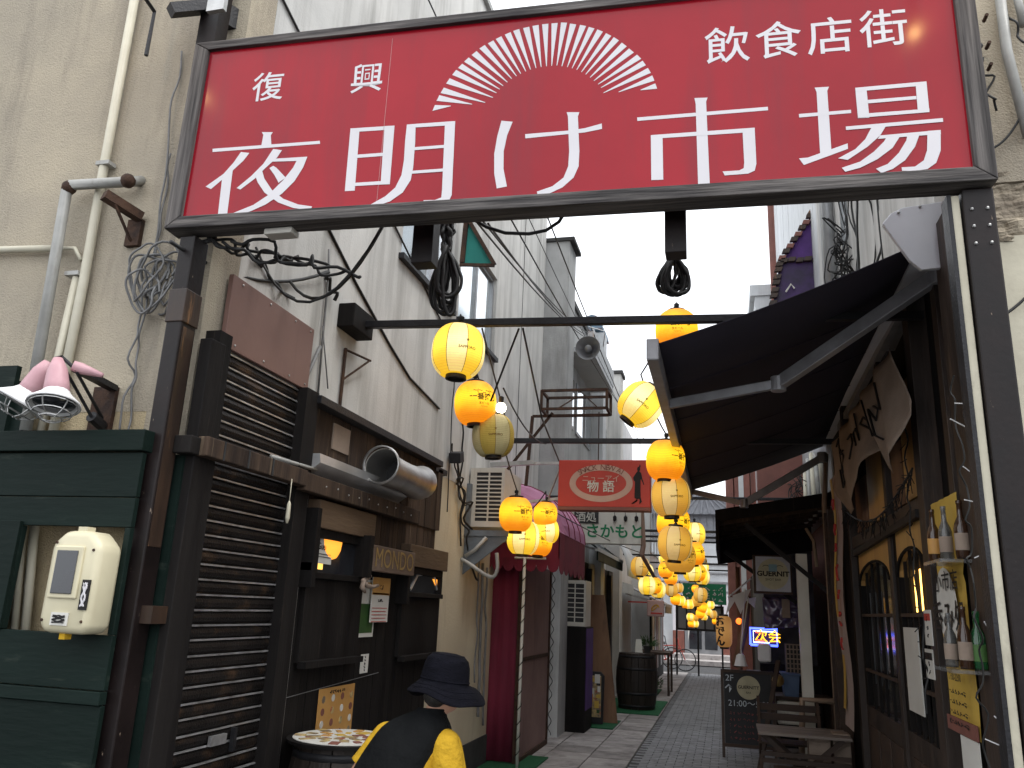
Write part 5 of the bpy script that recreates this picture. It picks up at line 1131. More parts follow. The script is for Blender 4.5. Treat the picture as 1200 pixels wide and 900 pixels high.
scribble(((x0+x1)/2, 24.598, (z0+z1)/2), X1, Z1, (x1-x0)*.9, (z1-z0)*.8, siding, GN, 6, .015, rows=3)
FB = thing('far_house', (-.8, 33, 0), 'white sided house with a grey tiled roof beyond the alley', 'house')
m = MB(); m.box(-6, 1.2, 33, 38, 0, 4.2); part('wall', m, siding, FB)
m = MB(); m.box(-2.8, 1.3, 33, 38, 4.2, 5.5); part('upper_wall', m, siding, FB)
for i in range(12): q = MB(); q.box(-1.9+.26*i, -1.9+.26*i+.24, 32.9, 32.95, 4.55, 5.5); part('upper_panel', q, tilegrey, FB)
m = MB(); m.prism([(-2.9, 32.6, 5.5), (1.3, 32.6, 5.5), (-.35, 32.6, 6.3), (-1.15, 32.6, 6.3)], (0, 5, 0)); rf = part('roof', m, tilegrey, FB)
for i in range(12): q = MB(); q.bar((-2.8+i*.33, 32.58, 5.52), (-1.1+i*.06, 32.58, 6.28), .05, .05); part('roof_rib', q, tilegrey, rf)
for i in range(4): q = MB(); q.box(-2.8, 1.2, 32.93, 32.99, 3.6-i*.35, 3.66-i*.35); part('siding_joint', q, winframe, FB)
m = MB(); m.box(-1.75, .35, 32.85, 33, .45, 3.0)
x0, x1 = onY(806, 760, 32.8).x, onY(843, 760, 32.8).x
DR = part('door_frame', MB().box(x0-.1, x1+.1, 32.8, 32.98, .3, 2.5), winframe, FB)
for i in range(2):
    a, b = x0+(x1-x0)*i/2, x0+(x1-x0)*(i+1)/2; q = MB(); q.box(a+.06, b-.06, 32.78, 32.8, .45, 2.4); dd = part('glass_door', q, darkglass, FB); q = MB(); q.box(a+.04, b-.04, 32.74, 32.78, 1.25, 1.33); part('push_bar', q, white, dd)
    q = MB(); q.prism([((a if i == 0 else b), 32.76, 2.4), ((a+.25 if i == 0 else b-.25), 32.76, 2.4), ((a+.02 if i == 0 else b-.02), 32.76, .7)], (0, .01, 0)); part('curtain', q, paper, dd)
for (a, b) in ((x0-.55, x0-.12), (x1+.12, x1+.9)):
    q = MB(); q.box(a, b, 32.8, 32.98, .0, 1.1); part('brick_pier', q, brickred, FB)
    q = MB(); q.box(a, b, 32.8, 32.98, 1.1, 2.5); part('white_pier', q, white, FB)
m = MB(); m.box(-4, 1.5, 30.5, 32.8, 0, .15); m.box(-4, 1.5, 31.6, 32.8, .15, .3); part('steps', m, stone, FB)
def bicycle(c, label, frm):
    c = Vector(c); T = thing('bicycle', c, label, 'bicycle', 'bicycles parked at the alley end'); r_ = .32
    for dx in (-.5, .5):
        q = MB(); q.tube([c+Vector((dx+math.cos(a*math.pi/12)*r_, 0, r_+math.sin(a*math.pi/12)*r_)) for a in range(25)], .018, 6, False); wh = part('wheel', q, rubber, T, smooth=True)
        q = MB(); [q.tube([c+Vector((dx, 0, r_)), c+Vector((dx+math.cos(a*math.pi/4)*r_, 0, r_+math.sin(a*math.pi/4)*r_))], .003, 3) for a in range(8)]; part('spokes', q, steel, wh)
    P_ = lambda x, z: c+Vector((x, 0, z))
    q = MB(); 
    for a, b in (((-.5, .32), (-.1, .3)), ((-.1, .3), (-.2, .78)), ((-.2, .72), (.3, .75)), ((-.1, .3), (.32, .68)), ((.3, .8), (.5, .32)), ((-.5, .32), (-.18, .68)), ((.3, .8), (.27, .98))): q.tube([P_(*a), P_(*b)], .016, 6)
    part('frame', q, frm, T)
    q = MB(); q.tube([P_(.22, 1.0)+Vector((0, -.25, 0)), P_(.27, .98), P_(.22, 1.0)+Vector((0, .25, 0))], .013, 6); part('handlebar', q, blackiron, T)
    q = MB(); q.sphere(P_(-.22, .82), .12, 8, (1, .6, .3)); part('saddle', q, rubber, T)
bicycle((-1.75, 27.2, 0), 'bicycle with an orange red frame nearest the central pole', redpaint)
bicycle((-2.2, 28.0, 0), 'dark bicycle behind the orange red one', blackiron)
RBd = thing('red_building', (1, 21, 0), 'red brown boarded building rising on the right near the alley end', 'building')
x_ = .1
for i in range(11):
    q = MB(); q.box(x_+.2*i, x_+.2*i+.17, 21, 21.2, 2.2, 8); part('board', q, downpipe, RBd)
m = MB(); m.box(x_, 4, 21.2, 26, 0, 8); part('wall', m, brickred, RBd)
for i in range(3): q = MB(); q.box(x_+.3+i*.75, x_+.42+i*.75, 20.95, 21, 2.2, 8); part('white_batten', q, siding, RBd)
m = MB(); m.box(x_-.02, 2, 20.8, 20.95, 3.2, 3.24); m.box(x_-.02, 2, 20.8, 20.95, 3.7, 3.74); [m.box(x_+.1*k, x_+.1*k+.02, 20.8, 20.84, 3.24, 3.7) for k in range(12)]; part('railing', m, blackiron, RBd)
m = MB(); m.box(.6, 1.25, 17.5, 20.9, 0, 2.6); solo('right_far_shop', m, blackwood, 'low black shop block on the far right of the alley', 'shop')

# ================================================================== RIGHT CORNER WALL (street front, faces the camera)
RW = thing('right_corner_wall', (2, 3.8, 0), 'beige stucco street wall at the right edge with broken plaster', 'building')
m = MB(); m.box(1.24, 7, 3.85, 4.1, 3.72, 9); part('stucco_upper', m, stucco, RW)
m = MB(); m.box(1.20, 7, 3.86, 4.1, 0, 3.45); part('cream_lower', m, creamtrim, RW)
# ragged broken band
m = MB(); gr = []
for i in range(24):
    row_ = []
    for j in range(60):
        x = 1.20+j*.05; z = 3.42+(.34+.03*noise.noise(Vector((x*4, 0, 3))))*i/23; row_.append((x, 3.88-.06*abs(noise.noise(Vector((x*9, z*11, 1))))-.035*abs(noise.noise(Vector((x*30, z*22, 4)))), z))
    gr.append(row_)
m.sheet(gr); part('broken_plaster_band', m, rough_brk, RW, smooth=False)
m = MB(); m.box(1.36, 1.46, 4.1, 4.9, 0, 9); part('return_wall', m, stucco, RW)
m = MB(); m.tube([onY(1192, 100, 3.8), onY(1196, 300, 3.8)], .02, 6)
m = MB(); m.tube([onY(1170, -20, 3.80), onY(1180, 60, 3.80), onY(1205, 160, 3.80)], .025, 8); m.tube([onY(1188, -20, 3.80), onY(1200, 30, 3.80)], .02, 8)
solo('right_wall_pipe', m, pipegrey, 'grey pipe running up the beige wall right of the sign', 'pipe', smooth=True)
m = MB(); m.tube(wig(onY(1145, 35, 3.78), onY(1150, 75, 3.8), .03, 8, 1), .006, 5); m.tube(wig(onY(1148, 60, 3.8), onY(1168, 130, 3.8), .06, 10, 2), .006, 5); m.tube(cat(onY(1160, 175, 3.8), onY(1205, 115, 3.8), .05), .006, 5); m.tube(wig(onY(1172, -5, 3.8), onY(1200, 50, 3.78), .03, 8, 5), .006, 5); m.tube(cat(onY(1130, 385, 3.78), onY(1210, 340, 3.82), .04), .007, 5)
solo('right_wall_cable', m, rubber, 'loose dark cables on the beige wall right of the sign', 'cable', smooth=True)
for (px, py), wh in zip(((1153, 25), (1156, 57), (1158, 82)), ('highest', 'middle', 'lowest')):
    p = onY(px, py, 3.8); q = MB(); q.tube([p, p-Vector((0, .05, 0))], .009, 6); solo('wall_bolt', q, rust, f'{wh} of three rusty bolt stubs in the beige wall right of the sign', 'bolt', 'bolt stubs in the right wall')

st0, st1 = onY(1128, 250, 3.78), onY(1190, 890, 3.78)
stx = rp.x-.09
m = MB(); m.box(stx-.012, stx+.022, 3.52, 3.60, 0, 3.5); solo('cream_strip', m, creamtrim, 'cream painted upright strip between the bar front and the right post', 'trim', bevel=.003)
m = MB(); m.box(stx-.030, stx-.0125, 3.51, 3.60, 0, 3.5); solo('aluminium_strip', m, blackiron, 'thin dark upright strip left of the cream one', 'trim')

# ================================================================== RIGHT BAR FRONT (x = RT)
RB = thing('bar_facade', (RT, 7, 0), 'dark timber bar facade under the retractable awning on the right', 'bar front')
m = MB(); m.box(RT+.02, RT+.3, 4.1, 10.1, 0, 4.0); part('backing_wall', m, blackwood, RB)
def rpanel(name, y0, y1, z0, z1, mat, d=.03, par=None, label=None, bevel=.003):
    m = MB(); m.box(RT-d, RT+.02, y0, y1, z0, z1); return part(name, m, mat, par or RB, bevel=bevel, label=label)
def ry(px, py): return onX(px, py, RT-.05).y
# uprights
for (px, wd, mt, d) in ((1098, .16, barwood, .09), (1050, .10, barwood, .07), (1006, .12, barwood, .10), (1128, .10, barwood, .05)):
    yy = ry(px, 700); rpanel('upright', yy-wd/2, yy+wd/2, 0, 3.9, mt, d)
yA, yB, yC, yD = ry(1098, 700), ry(1050, 700), ry(1006, 700), ry(1128, 700)
rpanel('transom', yA, yC, 2.36, 2.46, barwood, .08)
# upper openings above the transom: amber boards, a bright pane
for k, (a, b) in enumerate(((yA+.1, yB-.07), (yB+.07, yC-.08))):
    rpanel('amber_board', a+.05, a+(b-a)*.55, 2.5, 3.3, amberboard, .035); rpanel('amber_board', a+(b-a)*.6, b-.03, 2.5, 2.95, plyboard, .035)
q = MB(); q.box(RT-.03, RT-.02, yB+.35, yB+.62, 2.95, 3.3); part('upper_pane', q, skyglass, RB)
# swing doors with arched barred windows
for k, (y0, y1) in enumerate(((yA+.09, yB-.05), (yB+.06, yC-.07))):
    D = bpy.data.objects.new('door', MB().box(RT-.05, RT-.01, y0, y1, .05, 1.0).mesh('door', barwood, RB['wl'])); COL.objects.link(D); D.parent = RB; D['wl'] = tuple(RB['wl']); D['label'] = ['nearer dark door leaf with a paper notice on its bars', 'farther dark door leaf with lit window bars'][k]
    w_ = y1-y0; n_ = 12; ztop = 2.34; za = 2.02; am = .10
    # amber head panel with an arched cut
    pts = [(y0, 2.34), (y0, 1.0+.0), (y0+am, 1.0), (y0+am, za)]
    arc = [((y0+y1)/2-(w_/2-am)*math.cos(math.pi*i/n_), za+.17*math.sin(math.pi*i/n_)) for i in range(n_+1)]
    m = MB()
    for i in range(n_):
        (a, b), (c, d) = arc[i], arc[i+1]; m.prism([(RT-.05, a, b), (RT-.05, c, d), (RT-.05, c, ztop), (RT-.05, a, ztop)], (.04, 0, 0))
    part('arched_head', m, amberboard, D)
    m = MB(); m.box(RT-.0495, RT-.01, y0, y0+am, 1.0, ztop); part('stile', m, blackwood, D); m = MB(); m.box(RT-.0495, RT-.01, y1-am, y1, 1.0, ztop); part('stile', m, blackwood, D)
    m = MB(); m.tube([(RT-.055, a, b) for a, b in arc], .012, 5); part('arch_bead', m, blackwood, D)
    for i in range(1, 5):
        a = y0+am+(w_-2*am)*i/5; q = MB(); q.box(RT-.045, RT-.025, a-.012, a+.012, 1.0, za+.17*math.sin(math.pi*i/5)); part('window_bar', q, blackwood, D)
    for zz in (1.30, 1.76): q = MB(); q.box(RT-.055, RT-.025, y0+am, y1-am, zz-.012, zz+.012); part('cross_rail', q, chairwood, D)
    q = MB(); q.box(RT-.012, RT-.006, y0+am, y1-am, 1.0, za+.17); part('glass', q, darkglass, D)
    for j in range(3):
        q = MB(); yy = y0+am+(w_-2*am)*(.14+.2*j+.3*k); q.box(RT-.02, RT-.013, yy, yy+.06, 1.78, 2.05) if k == 0 else q.box(RT-.02, RT-.013, yy*.999, yy+.03, 1.2, 1.95); part('lamp_inside', q, E_tube if k == 0 else winframe, D)
    for j in range(3): q = MB(); q.box(RT-.06, RT-.05, y0+.1+j*(w_-.2)/3, y0+.1+(j+.85)*(w_-.2)/3, .25, .85); part('lower_panel', q, chairwood, D)
    if k == 0: q = MB(); q.box(RT-.07, RT-.062, y0+.42, y0+.85, 1.15, 1.68); part('paper_notice', q, paper, D)
for (px0, py0, px1, py1, mt, lb) in ((1082, 715, 1094, 757, paper, 'small red topped notice on the post right of the doors'), (1084, 760, 1096, 797, paper, 'small white notice below the red topped one')):
    y0, y1, z0, z1 = RX(RT-.095, (px0, py0), (px1, py1)); T = thing('notice', (RT-.1, y0, z0), lb, 'notice', 'notices on the door post'); m = MB(); m.box(RT-.098, RT-.092, y0, y1, z0, z1); part('sheet', m, mt, T)
    m = MB(); m.box(RT-.1, RT-.0985, y0+.01, y1-.01, z1-.06, z1-.02); part('print_band', m, redink if 'topped notice' in lb else ink, T)
    scribble((RT-.0985, (y0+y1)/2, (z0+z1)/2), -Y1, Z1, .05, .14, ink, T, 1, rows=3)
# yellow poster
y0, y1, z0, z1 = RX(RT-.10, (1094, 625), (1150, 868)); z1 = 2.36; z0 = 1.18
YP = thing('yellow_poster', (RT-.1, y0, z0), 'long yellow bar poster with brush lettering beside the bottles', 'poster')
m = MB(); gr = []
for i in range(30):
    z = z0+(z1-z0)*i/29; gr.append([(RT-.10+.012*noise.noise(Vector((j*.9, i*.5*(1 if i > 18 else .2), 3))), y0+(y1-y0)*j/10, z) for j in range(11)])
m.sheet(gr); part('sheet', m, yellowposter, YP, smooth=True)
m = MB(); m.lathe([(.001, 0), (.19, 0), (.19, .003), (.001, .003)], 24, (RT-.118, (y0+y1)/2+.04, 1.80), (-1, 0, 0), sx=1.1, sy=1.0); part('pale_disc', m, paper, YP)
m = MB(); m.box(RT-.118, RT-.108, y0, y1, z0, z0+.07); part('red_band', m, brickred, YP)
text('小市店', .11, (RT-.125, (y0+y1)/2, 1.92), -Y1, Z1, ink, YP, off=.001, sx=1.5); text('呑み処', .16, (RT-.125, (y0+y1)/2, 1.74), -Y1, Z1, ink, YP, off=.0015, sx=1.4)
text('6月', .07, (RT-.125, (y0+y1)/2, 1.52), -Y1, Z1, ink, YP, off=.001); text('17:00-22:00', .05, (RT-.125, (y0+y1)/2, 1.45), -Y1, Z1, ink, YP, off=.001)
for i in range(4):
    scribble((RT-.125, (y0+y1)/2, 1.38-.05*i), -Y1, Z1, (y1-y0)*.7, .03, ink, YP, 7, .002)
m = MB(); m.box(RT-.112, RT-.108, y0-.0, y0+.32, z0-.16, z0-.005); solo('paper_scrap', m, paper, 'white paper scrap pinned under the yellow poster', 'paper')
m = MB(); m.box(RT-.09, RT-.03, y0-.25, y0-.02, .0, 3.8); part('near_panel', m, barwood, RB)
m = MB(); m.box(RT-.06, RT-.02, 4.1, y0-.26, 0, 3.4); part('near_wall_board', m, barwood, RB)
# bottle racks
def bottle(c, h, r, mat, T, lab=paper):
    lab = canvas if lab is paper else lab
    c = Vector(c); q = MB(); q.lathe([(.001, 0), (r*.9, 0), (r, .012), (r, h*.52), (r*.85, h*.60), (r*.42, h*.72), (r*.36, h*.93), (r*.42, h*.94), (r*.42, h), (.001, h)], 16, c); b_ = part('bottle_glass', q, mat, T, smooth=True)
    q = MB(); q.lathe([(r*1.015, h*.14), (r*1.02, h*.15), (r*1.02, h*.42), (r*1.015, h*.43)], 16, c); part('bottle_label', q, lab, T, smooth=True)
def bottles(cx, cy, cz, specs, label, group):
    for i, (dx, dy, h, r, mt, lb, lmat) in enumerate(specs):
        T = thing('bottle', (cx+dx, cy+dy, cz), lb, 'bottle', group); bottle((cx+dx, cy+dy, cz), h, r, mt, T, lmat)
u = onY(1130, 655, 4.45); l_ = onY(1147, 785, 4.35)
bottles(u.x, 4.45, u.z, [(-.07, .25, .27, .032, bottlebrown, 'brown bottle farthest left in the upper rack', orangecard), (-.045, .12, .27, .032, clearbottle, 'clear bottle second in the upper rack', paper), (-.0, .0, .285, .034, bottlebrown, 'brown bottle with a round white label in the upper rack', paper), (.07, .06, .28, .034, bottlebrown, 'dark brown bottle at the right of the upper rack', brownpanel)], '', 'bottles in the upper rack')
bottles(l_.x, 4.35, l_.z, [(-.075, .14, .25, .03, clearbottle, 'clear bottle farthest left in the lower rack', paper), (-.045, .0, .28, .032, bottlebrown, 'brown bottle with a white label in the lower rack', paper), (.01, .0, .26, .036, bottlegreen, 'green bottle in front in the lower rack', leaf), (.065, .08, .25, .035, bottlegreen, 'dark green bottle behind the front green one', leaf)], '', 'bottles in the lower rack')
for (c, Y, lb) in ((u, 4.45, 'upper'), (l_, 4.35, 'lower')):
    m = MB(); m.box(c.x-.12, c.x+.12, Y-.04, Y+.3, c.z-.02, c.z-.004)
    T = thing('bottle_rack', (c.x, Y, c.z), f'{lb} clear plastic bottle rack on the dark panel', 'rack'); part('tray', m, M('clear_tray', (.2, .2, .2), None, 5, .1, 0, 0, alpha=.5, spec=.8), T)
# string of icicle lights down the near edge
m = MB(); pts = wig(onY(1128, 420, 3.70), onY(1176, 900, 3.70), .04, 26, 4); m.tube(pts, .005, 5); pts2 = wig(onY(1118, 440, 3.74), onY(1160, 900, 3.74), .05, 26, 9); m.tube(pts2, .004, 5)
IL = thing('light_string', pts[0], 'tangled string of little white tipped lights down the cream strip', 'string lights'); part('wire', m, rubber, IL)
for i in range(4, 76, 5):
    q = MB(); d = Vector((rng.uniform(-.08, .03), rng.uniform(-.04, .02), rng.uniform(-.03, .04))); q.tube([pts[i], pts[i]+d], .003, 4); part('light_tip', q, lampwhite, IL)
# string lights over the doors
m = MB(); base = [Vector((RT-.12, yA+(yC-yA)*i/30, 2.62-.20*math.sin(math.pi*i/30)+.1*(i/30))) for i in range(31)]
m.tube(base, .007, 5)
for i in range(31):
    for k in range(4): m.tube([base[i], base[i]+Vector((rng.uniform(-.05, .03), rng.uniform(-.06, .06), rng.uniform(-.16, .03)))], .0035, 3)
m.tube(wig((RT-.12, yA+.12, 2.9), (RT-.12, yA+.18, 1.2), .06, 16, 3), .006, 4)
for k in range(16): z = 2.9-.1*k; m.tube([(RT-.12, yA+.13, z), (RT-.15, yA+.13+rng.uniform(-.1, .1), z+rng.uniform(-.06, .06))], .0035, 3)
solo('light_garland', m, rubber, 'dark garland of unlit string lights draped over the doors', 'string lights')
# diagonal black lath across the amber heads
m = MB(); m.bar((RT-.09, yA+.1, 2.36), (RT-.09, yC-.2, 2.30), .03, .05); part('black_lath', m, ink, RB)
# tan cloth banner
CL = thing('cloth_banner', (RT-.3, 7, 2.8), 'tan cloth banner with black handwriting hanging torn under the awning', 'banner')
A_, B_ = onX(1042, 408, 1.08), onX(975, 522, 1.08)
bot = [(1058, 470), (1057, 520), (1050, 555), (1037, 545), (1026, 528), (1012, 548), (1001, 585), (988, 602), (979, 572)]
def lerp2(t, pts):
    t *= len(pts)-1; i = min(int(t), len(pts)-2); f = t-i; return (pts[i][0]*(1-f)+pts[i+1][0]*f, pts[i][1]*(1-f)+pts[i+1][1]*f)
gr = []
NB = 24
for j in range(13):
    s = j/12; row_ = []
    for i in range(NB+1):
        t = i/NB; top = A_.lerp(B_, t); bx = onX(*lerp2(t, bot), 1.05)
        p = top.lerp(bx, s); p.x += .05*math.sin(t*14+s*2)*s+.02*math.sin(t*31); row_.append(p)
    gr.append(row_)
m = MB(); m.sheet(gr); part('cloth', m, canvas, CL, smooth=True, solid=.004)
def onbanner(t, s): 
    i, j = min(NB-1, t*NB), min(11.99, s*12); a = gr[int(j)][int(i)]; b = gr[int(j)+1][int(i)+1]; return a.lerp(b, .5)+Vector((-.012, 0, 0))
strokes = []
for k, ch in enumerate('GechoLgi'):
    t0 = .90-.1*k; loops = {'G': [(0,.15),(.05,.05),(.07,.3),(.06,.6),(.02,.75),(0,.5),(.03,.45)], 'e': [(.06,.4),(.02,.38),(.04,.3),(.07,.45),(.03,.6),(0,.5)], 'c': [(0,.3),(.05,.28),(.06,.5),(.01,.6)], 'h': [(.06,.1),(.05,.6),(.03,.35),(.0,.4),(0,.62)], 'o': [(.03,.25),(.06,.4),(.03,.55),(0,.4),(.03,.25)], 'L': [(.06,.1),(.05,.6),(.0,.62)], 'g': [(.03,.25),(.06,.35),(.03,.45),(.0,.3),(0,.65),(.05,.7)], 'i': [(.03,.15),(.03,.5)]}[ch]
    strokes.append([onbanner(max(.02, min(.97, t0-a*1.1)), b*.95+.02) for a, b in loops])
m = MB(); [m.tube(s_, .009, 4) for s_ in strokes]; part('handwriting', m, ink, CL)
# tall paper banner
PBn = thing('paper_banner', (RT-.1, ry(990, 700), 1), 'long pale paper banner with red print at the far side of the doors', 'banner')
yy = ry(1003, 740); m = MB(); m.sheet([[(RT-.16+.02*math.sin(i*.8), yy-.28+.56*j/4, .75+2.35*i/12) for j in range(5)] for i in range(13)]); part('sheet', m, M('stained_banner', (.42, .35, .33), (.34, .27, .25), 3, .8, 0, .1, dirt=(.30, .15, .10), dscale=(3, 3, 2), dlo=.55, dhi=.7), PBn, smooth=True, label='pale stained banner sheet')
m = MB(); m.sheet([[(RT-.166+.02*math.sin(i*.8), yy+.12+.16*j, .9+2.2*i/12+.0) for j in range(2)] for i in range(13)]); part('yellow_edge', m, yellowposter, PBn, smooth=True)
scribble((RT-.19, yy-.05, 2.15), -Y1, Z1, .2, 1.5, redink, PBn, 1, .012, rows=7)
# tan pipes and column at the far end
m = MB(); yq = ry(978, 700); m.tube([(RT-.10, yq, 0), (RT-.10, yq, 3.0), (RT-.05, yq, 3.6)], .03, 8); m.tube([(RT-.10, yq-.0, .85), (RT-.45, yq, .85), (RT-.48, yq, .3)], .035, 8); solo('tan_pipe', m, M('tan_pipe_paint', (.34, .24, .17), (.27, .19, .13), 5, .5), 'tan drain pipe beside the tall paper banner', 'pipe', smooth=True)
m = MB(); yq = ry(935, 700); m.box(RT-.42, RT-.30, 10.3, 10.42, 0, 2.45); solo('pale_column', m, grime_white, 'pale post under the small black roof', 'post')
m = MB(); m.box(RT-.12, RT, 9.6, 9.72, 0, 2.9); m.box(RT-.12, RT, 10.0, 10.1, 0, 2.9); solo('brown_frame', m, chairwood, 'brown timber door frame under the small black roof', 'frame')
m = MB(); m.box(RT-.30, RT-.28, 10.5, 10.8, 1.95, 2.35); T = solo('hanging_tag', m, amberboard, 'amber coloured paper tag hanging under the small black roof', 'sign'); scribble((RT-.305, 10.65, 2.1), -Y1, Z1, .12, .1, ink, T, 2, .006)

# ================================================================== RETRACTABLE AWNING
AW = thing('retractable_awning', (RT, 7.5, 3.2), 'large dark navy retractable awning hanging over the right side', 'awning')
aN, aF = 4.5, 10.4
W0, W1 = onY(1083, 283, aN), Vector((RT, aF, 3.78)); F0 = onY(765, 405, aN); F1 = onY(808, 575, aF)
m = MB(); gr = []
for i in range(9):
    t = i/8; a, b = W0.lerp(F0, t), W1.lerp(F1, t); sg = -.03*math.sin(math.pi*t); gr.append([a.lerp(b, j/8)+Vector((0, 0, sg)) for j in range(9)])
m.sheet(gr); part('fabric', m, awnfab, AW, solid=.006, smooth=True)
for i in range(1, 6):
    t = i/6; q = MB(); q.tube([W0.lerp(W1, t).lerp(F0.lerp(F1, t), j/8)+Vector((0, 0, -.03*math.sin(math.pi*j/8)-.006)) for j in range(9)], .0045, 4); part('fabric_seam', q, awnfab, AW)
m = MB(); m.bar(F0+Vector((0, -.03, -.03)), F1+Vector((0, .05, -.03)), .07, .13); part('front_bar', m, awnmetal, AW, bevel=.008)
m = MB(); m.bar(W0+Vector((.03, 0, .03)), W1+Vector((-.03, 0, .05)), .12, .14); part('roller_cassette', m, awnplate, AW)
# end plate
pl = [onY(a, b, aN-.08) for a, b in ((1034, 262), (1044, 250), (1058, 243), (1117, 234), (1128, 312), (1080, 316), (1066, 305))]
m = MB(); m.prism(pl, (0, .03, 0)); part('end_plate', m, awnplate, AW, bevel=.004)
m = MB(); [m.sphere(onY(a, b, aN-.085), .009, 6) for a, b in ((1053, 249), (1078, 242), (1112, 236))]; part('plate_bolts', m, steel, AW)
pl = [p+(W1-W0)+Vector((0, .15, 0)) for p in pl]; m = MB(); m.prism(pl, (0, .03, 0)); part('end_plate', m, awnplate, AW)
def arm(sh, el, tip, ):
    m = MB(); m.bar(sh, el, .06, .085); m.bar(el+Vector((0, 0, -.0)), tip, .045, .065); part('folding_arm', m, awnmetal, AW, bevel=.006)
    m = MB(); m.lathe([(.001, -.05), (.05, -.05), (.05, .05), (.001, .05)], 14, el); part('arm_joint', m, awnmetal, AW, bevel=.004); m = MB(); m.lathe([(.001, -.06), (.055, -.06), (.055, .06), (.001, .06)], 14, sh); part('arm_joint', m, awnmetal, AW, bevel=.004)
sh = onY(1100, 322, aN+.25); el = onY(912, 450, 5.5); tip = F0.lerp(F1, .17)+Vector((.03, 0, -.04)); tip = F0.lerp(F1, .19)+Vector((.03, 0, -.07))
arm(sh, el, tip)
sh2 = onX(985, 548, RT-.1); el2 = onY(868, 592, 9.3); arm(Vector((RT-.1, 10.0, 3.55)), onY(872, 590, 9.9), onY(808, 576, 10.1)+Vector((.03, 0, 0)))
m = MB(); m.bar(onX(1075, 330, RT-.03), onX(1040, 410, RT-.03), .02, .10, (1, 0, 0)); m.bar(Vector((RT-.06, 5.3, 3.72)), Vector((RT-.06, 8.7, 3.62)), .05, .06); part('wall_rail', m, awnmetal, AW)

# ================================================================== SMALL BLACK ROOF beyond
SR = thing('small_roof', (.6, 11, 2.5), 'small black timber canopy roof projecting beyond the awning', 'roof')
c0 = onY(838, 598, 10.2); c1 = onY(980, 577, 10.2); m = MB(); xo = c0.x; zt = c0.z; zt2 = c1.z
m.prism([(xo, 10.2, zt), (RT, 10.2, zt2), (RT, 10.2, zt2-.06), (xo, 10.2, zt-.06)], (0, 2.5, 0)); part('roof_boards', m, ink, SR)
m = MB(); m.box(xo, xo+.04, 10.18, 12.7, zt-.48, zt-.0); part('outer_fascia', m, blackwood, SR)
m = MB(); m.prism([(xo, 10.16, zt), (RT, 10.16, zt2), (RT, 10.16, zt2-.16), (xo, 10.16, zt-.14)], (0, .04, 0)); part('front_fascia', m, blackwood, SR)
m = MB(); m.prism([(xo, 12.66, zt), (RT, 12.66, zt2), (RT, 12.66, zt2-.5), (xo, 12.66, zt-.5)], (0, .04, 0)); part('rear_fascia', m, blackwood, SR)
for k in range(6): m = MB(); yy = 10.4+k*.42; m.bar((xo+.04, yy, zt-.12), (RT, yy, zt2-.12), .05, .09); part('rafter', m, brownwood, SR)
m = MB(); m.bar((RT, 10.3, 1.95), (xo+.35, 10.3, zt-.15), .05, .05); m.bar((RT-.35, 11.4, 1.9), (xo+.1, 11.4, zt-.4), .05, .05); part('brace', m, ink, SR)
m = MB(); m.tube([(RT-.3, 10.25, 2.75), (RT-.22, 10.25, 2.6), (RT-.2, 10.25, 2.3)], .02, 6); part('bent_pipe', m, M('tanp', (.3, .22, .15), None, 5), SR, smooth=True)

# ================================================================== RIGHT UPPER BUILDINGS
UB = thing('right_concrete_building', (1.5, 7, 4), 'streaked concrete building above the awning on the right', 'building')
m = MB(); m.box(RT, 6, 4.75, 7.7, 4.05, 10); m.box(RT, 6, 7.7, 8.2, 6.6, 10); m.box(RT, 6, 7.7, 8.2, 4.05, 5.3); m.box(RT, 6, 8.2, 10.0, 4.05, 10); part('wall', m, concrete, UB)
wq = part('window', MB().box(RT+.02, RT+.05, 7.7, 8.2, 5.3, 6.6), winframe, UB); q = MB(); q.box(RT+.0, RT+.018, 7.76, 8.14, 5.36, 6.54); part('pane', q, skyglass, wq)
for (yy, r_, mt) in ((8.5, .06, winframe), (8.75, .035, pipegrey), (8.9, .035, siding)):
    m = MB(); m.tube([(RT-.07, yy, 3.9), (RT-.07, yy, 10)], r_, 8); part('downpipe', m, mt, UB, smooth=True)
m = MB()
for k in range(9): m.tube(wig((RT-.03, 7.2-.13*k, 9.5), (RT-.03, 8.2-.28*k+.1*(k % 3), 3.95), .12, 16, k+11), .008+.004*(k % 2), 4)
for k in range(10): m.tube(wig((RT-.06, 7.7+.05*k, 5.2+.05*k), (RT-.06, 7.4+.1*k, 4.5), .25, 12, k+31), .008, 4)
solo('cable_bundle', m, rubber, 'thick tangle of black cables running down the concrete wall above the awning', 'cable')
SB = thing('white_sided_building', (1.5, 13, 4), 'white metal sided building with a brown red corner pipe', 'building')
yy = 10.0
while yy < 16.9: q = MB(); q.box(RT+.005*(rng.random()), 6, yy+.004, yy+.34, 3.2, 12.5); part('siding_panel', q, siding, SB); yy += .344
m = MB(); m.box(RT-.12, RT+.0, 17.0, 17.16, 2.5, 12.5); m.box(RT-.02, RT+.3, 16.95, 17.2, 2.5, 12.5); part('corner_pipe', m, downpipe, SB)
m = MB(); m.box(RT+.3, 6, 10, 17, 0, 3.2); part('lower_wall', m, brickred, SB)
m = MB(); m.box(RT-.55, RT+.1, 17.3, 20.5, 6.9+1.6, 8.75); m.box(RT-.45, RT+.1, 17.35, 20.5, 2.6, 8.5); part('rear_eave', m, siding, SB)
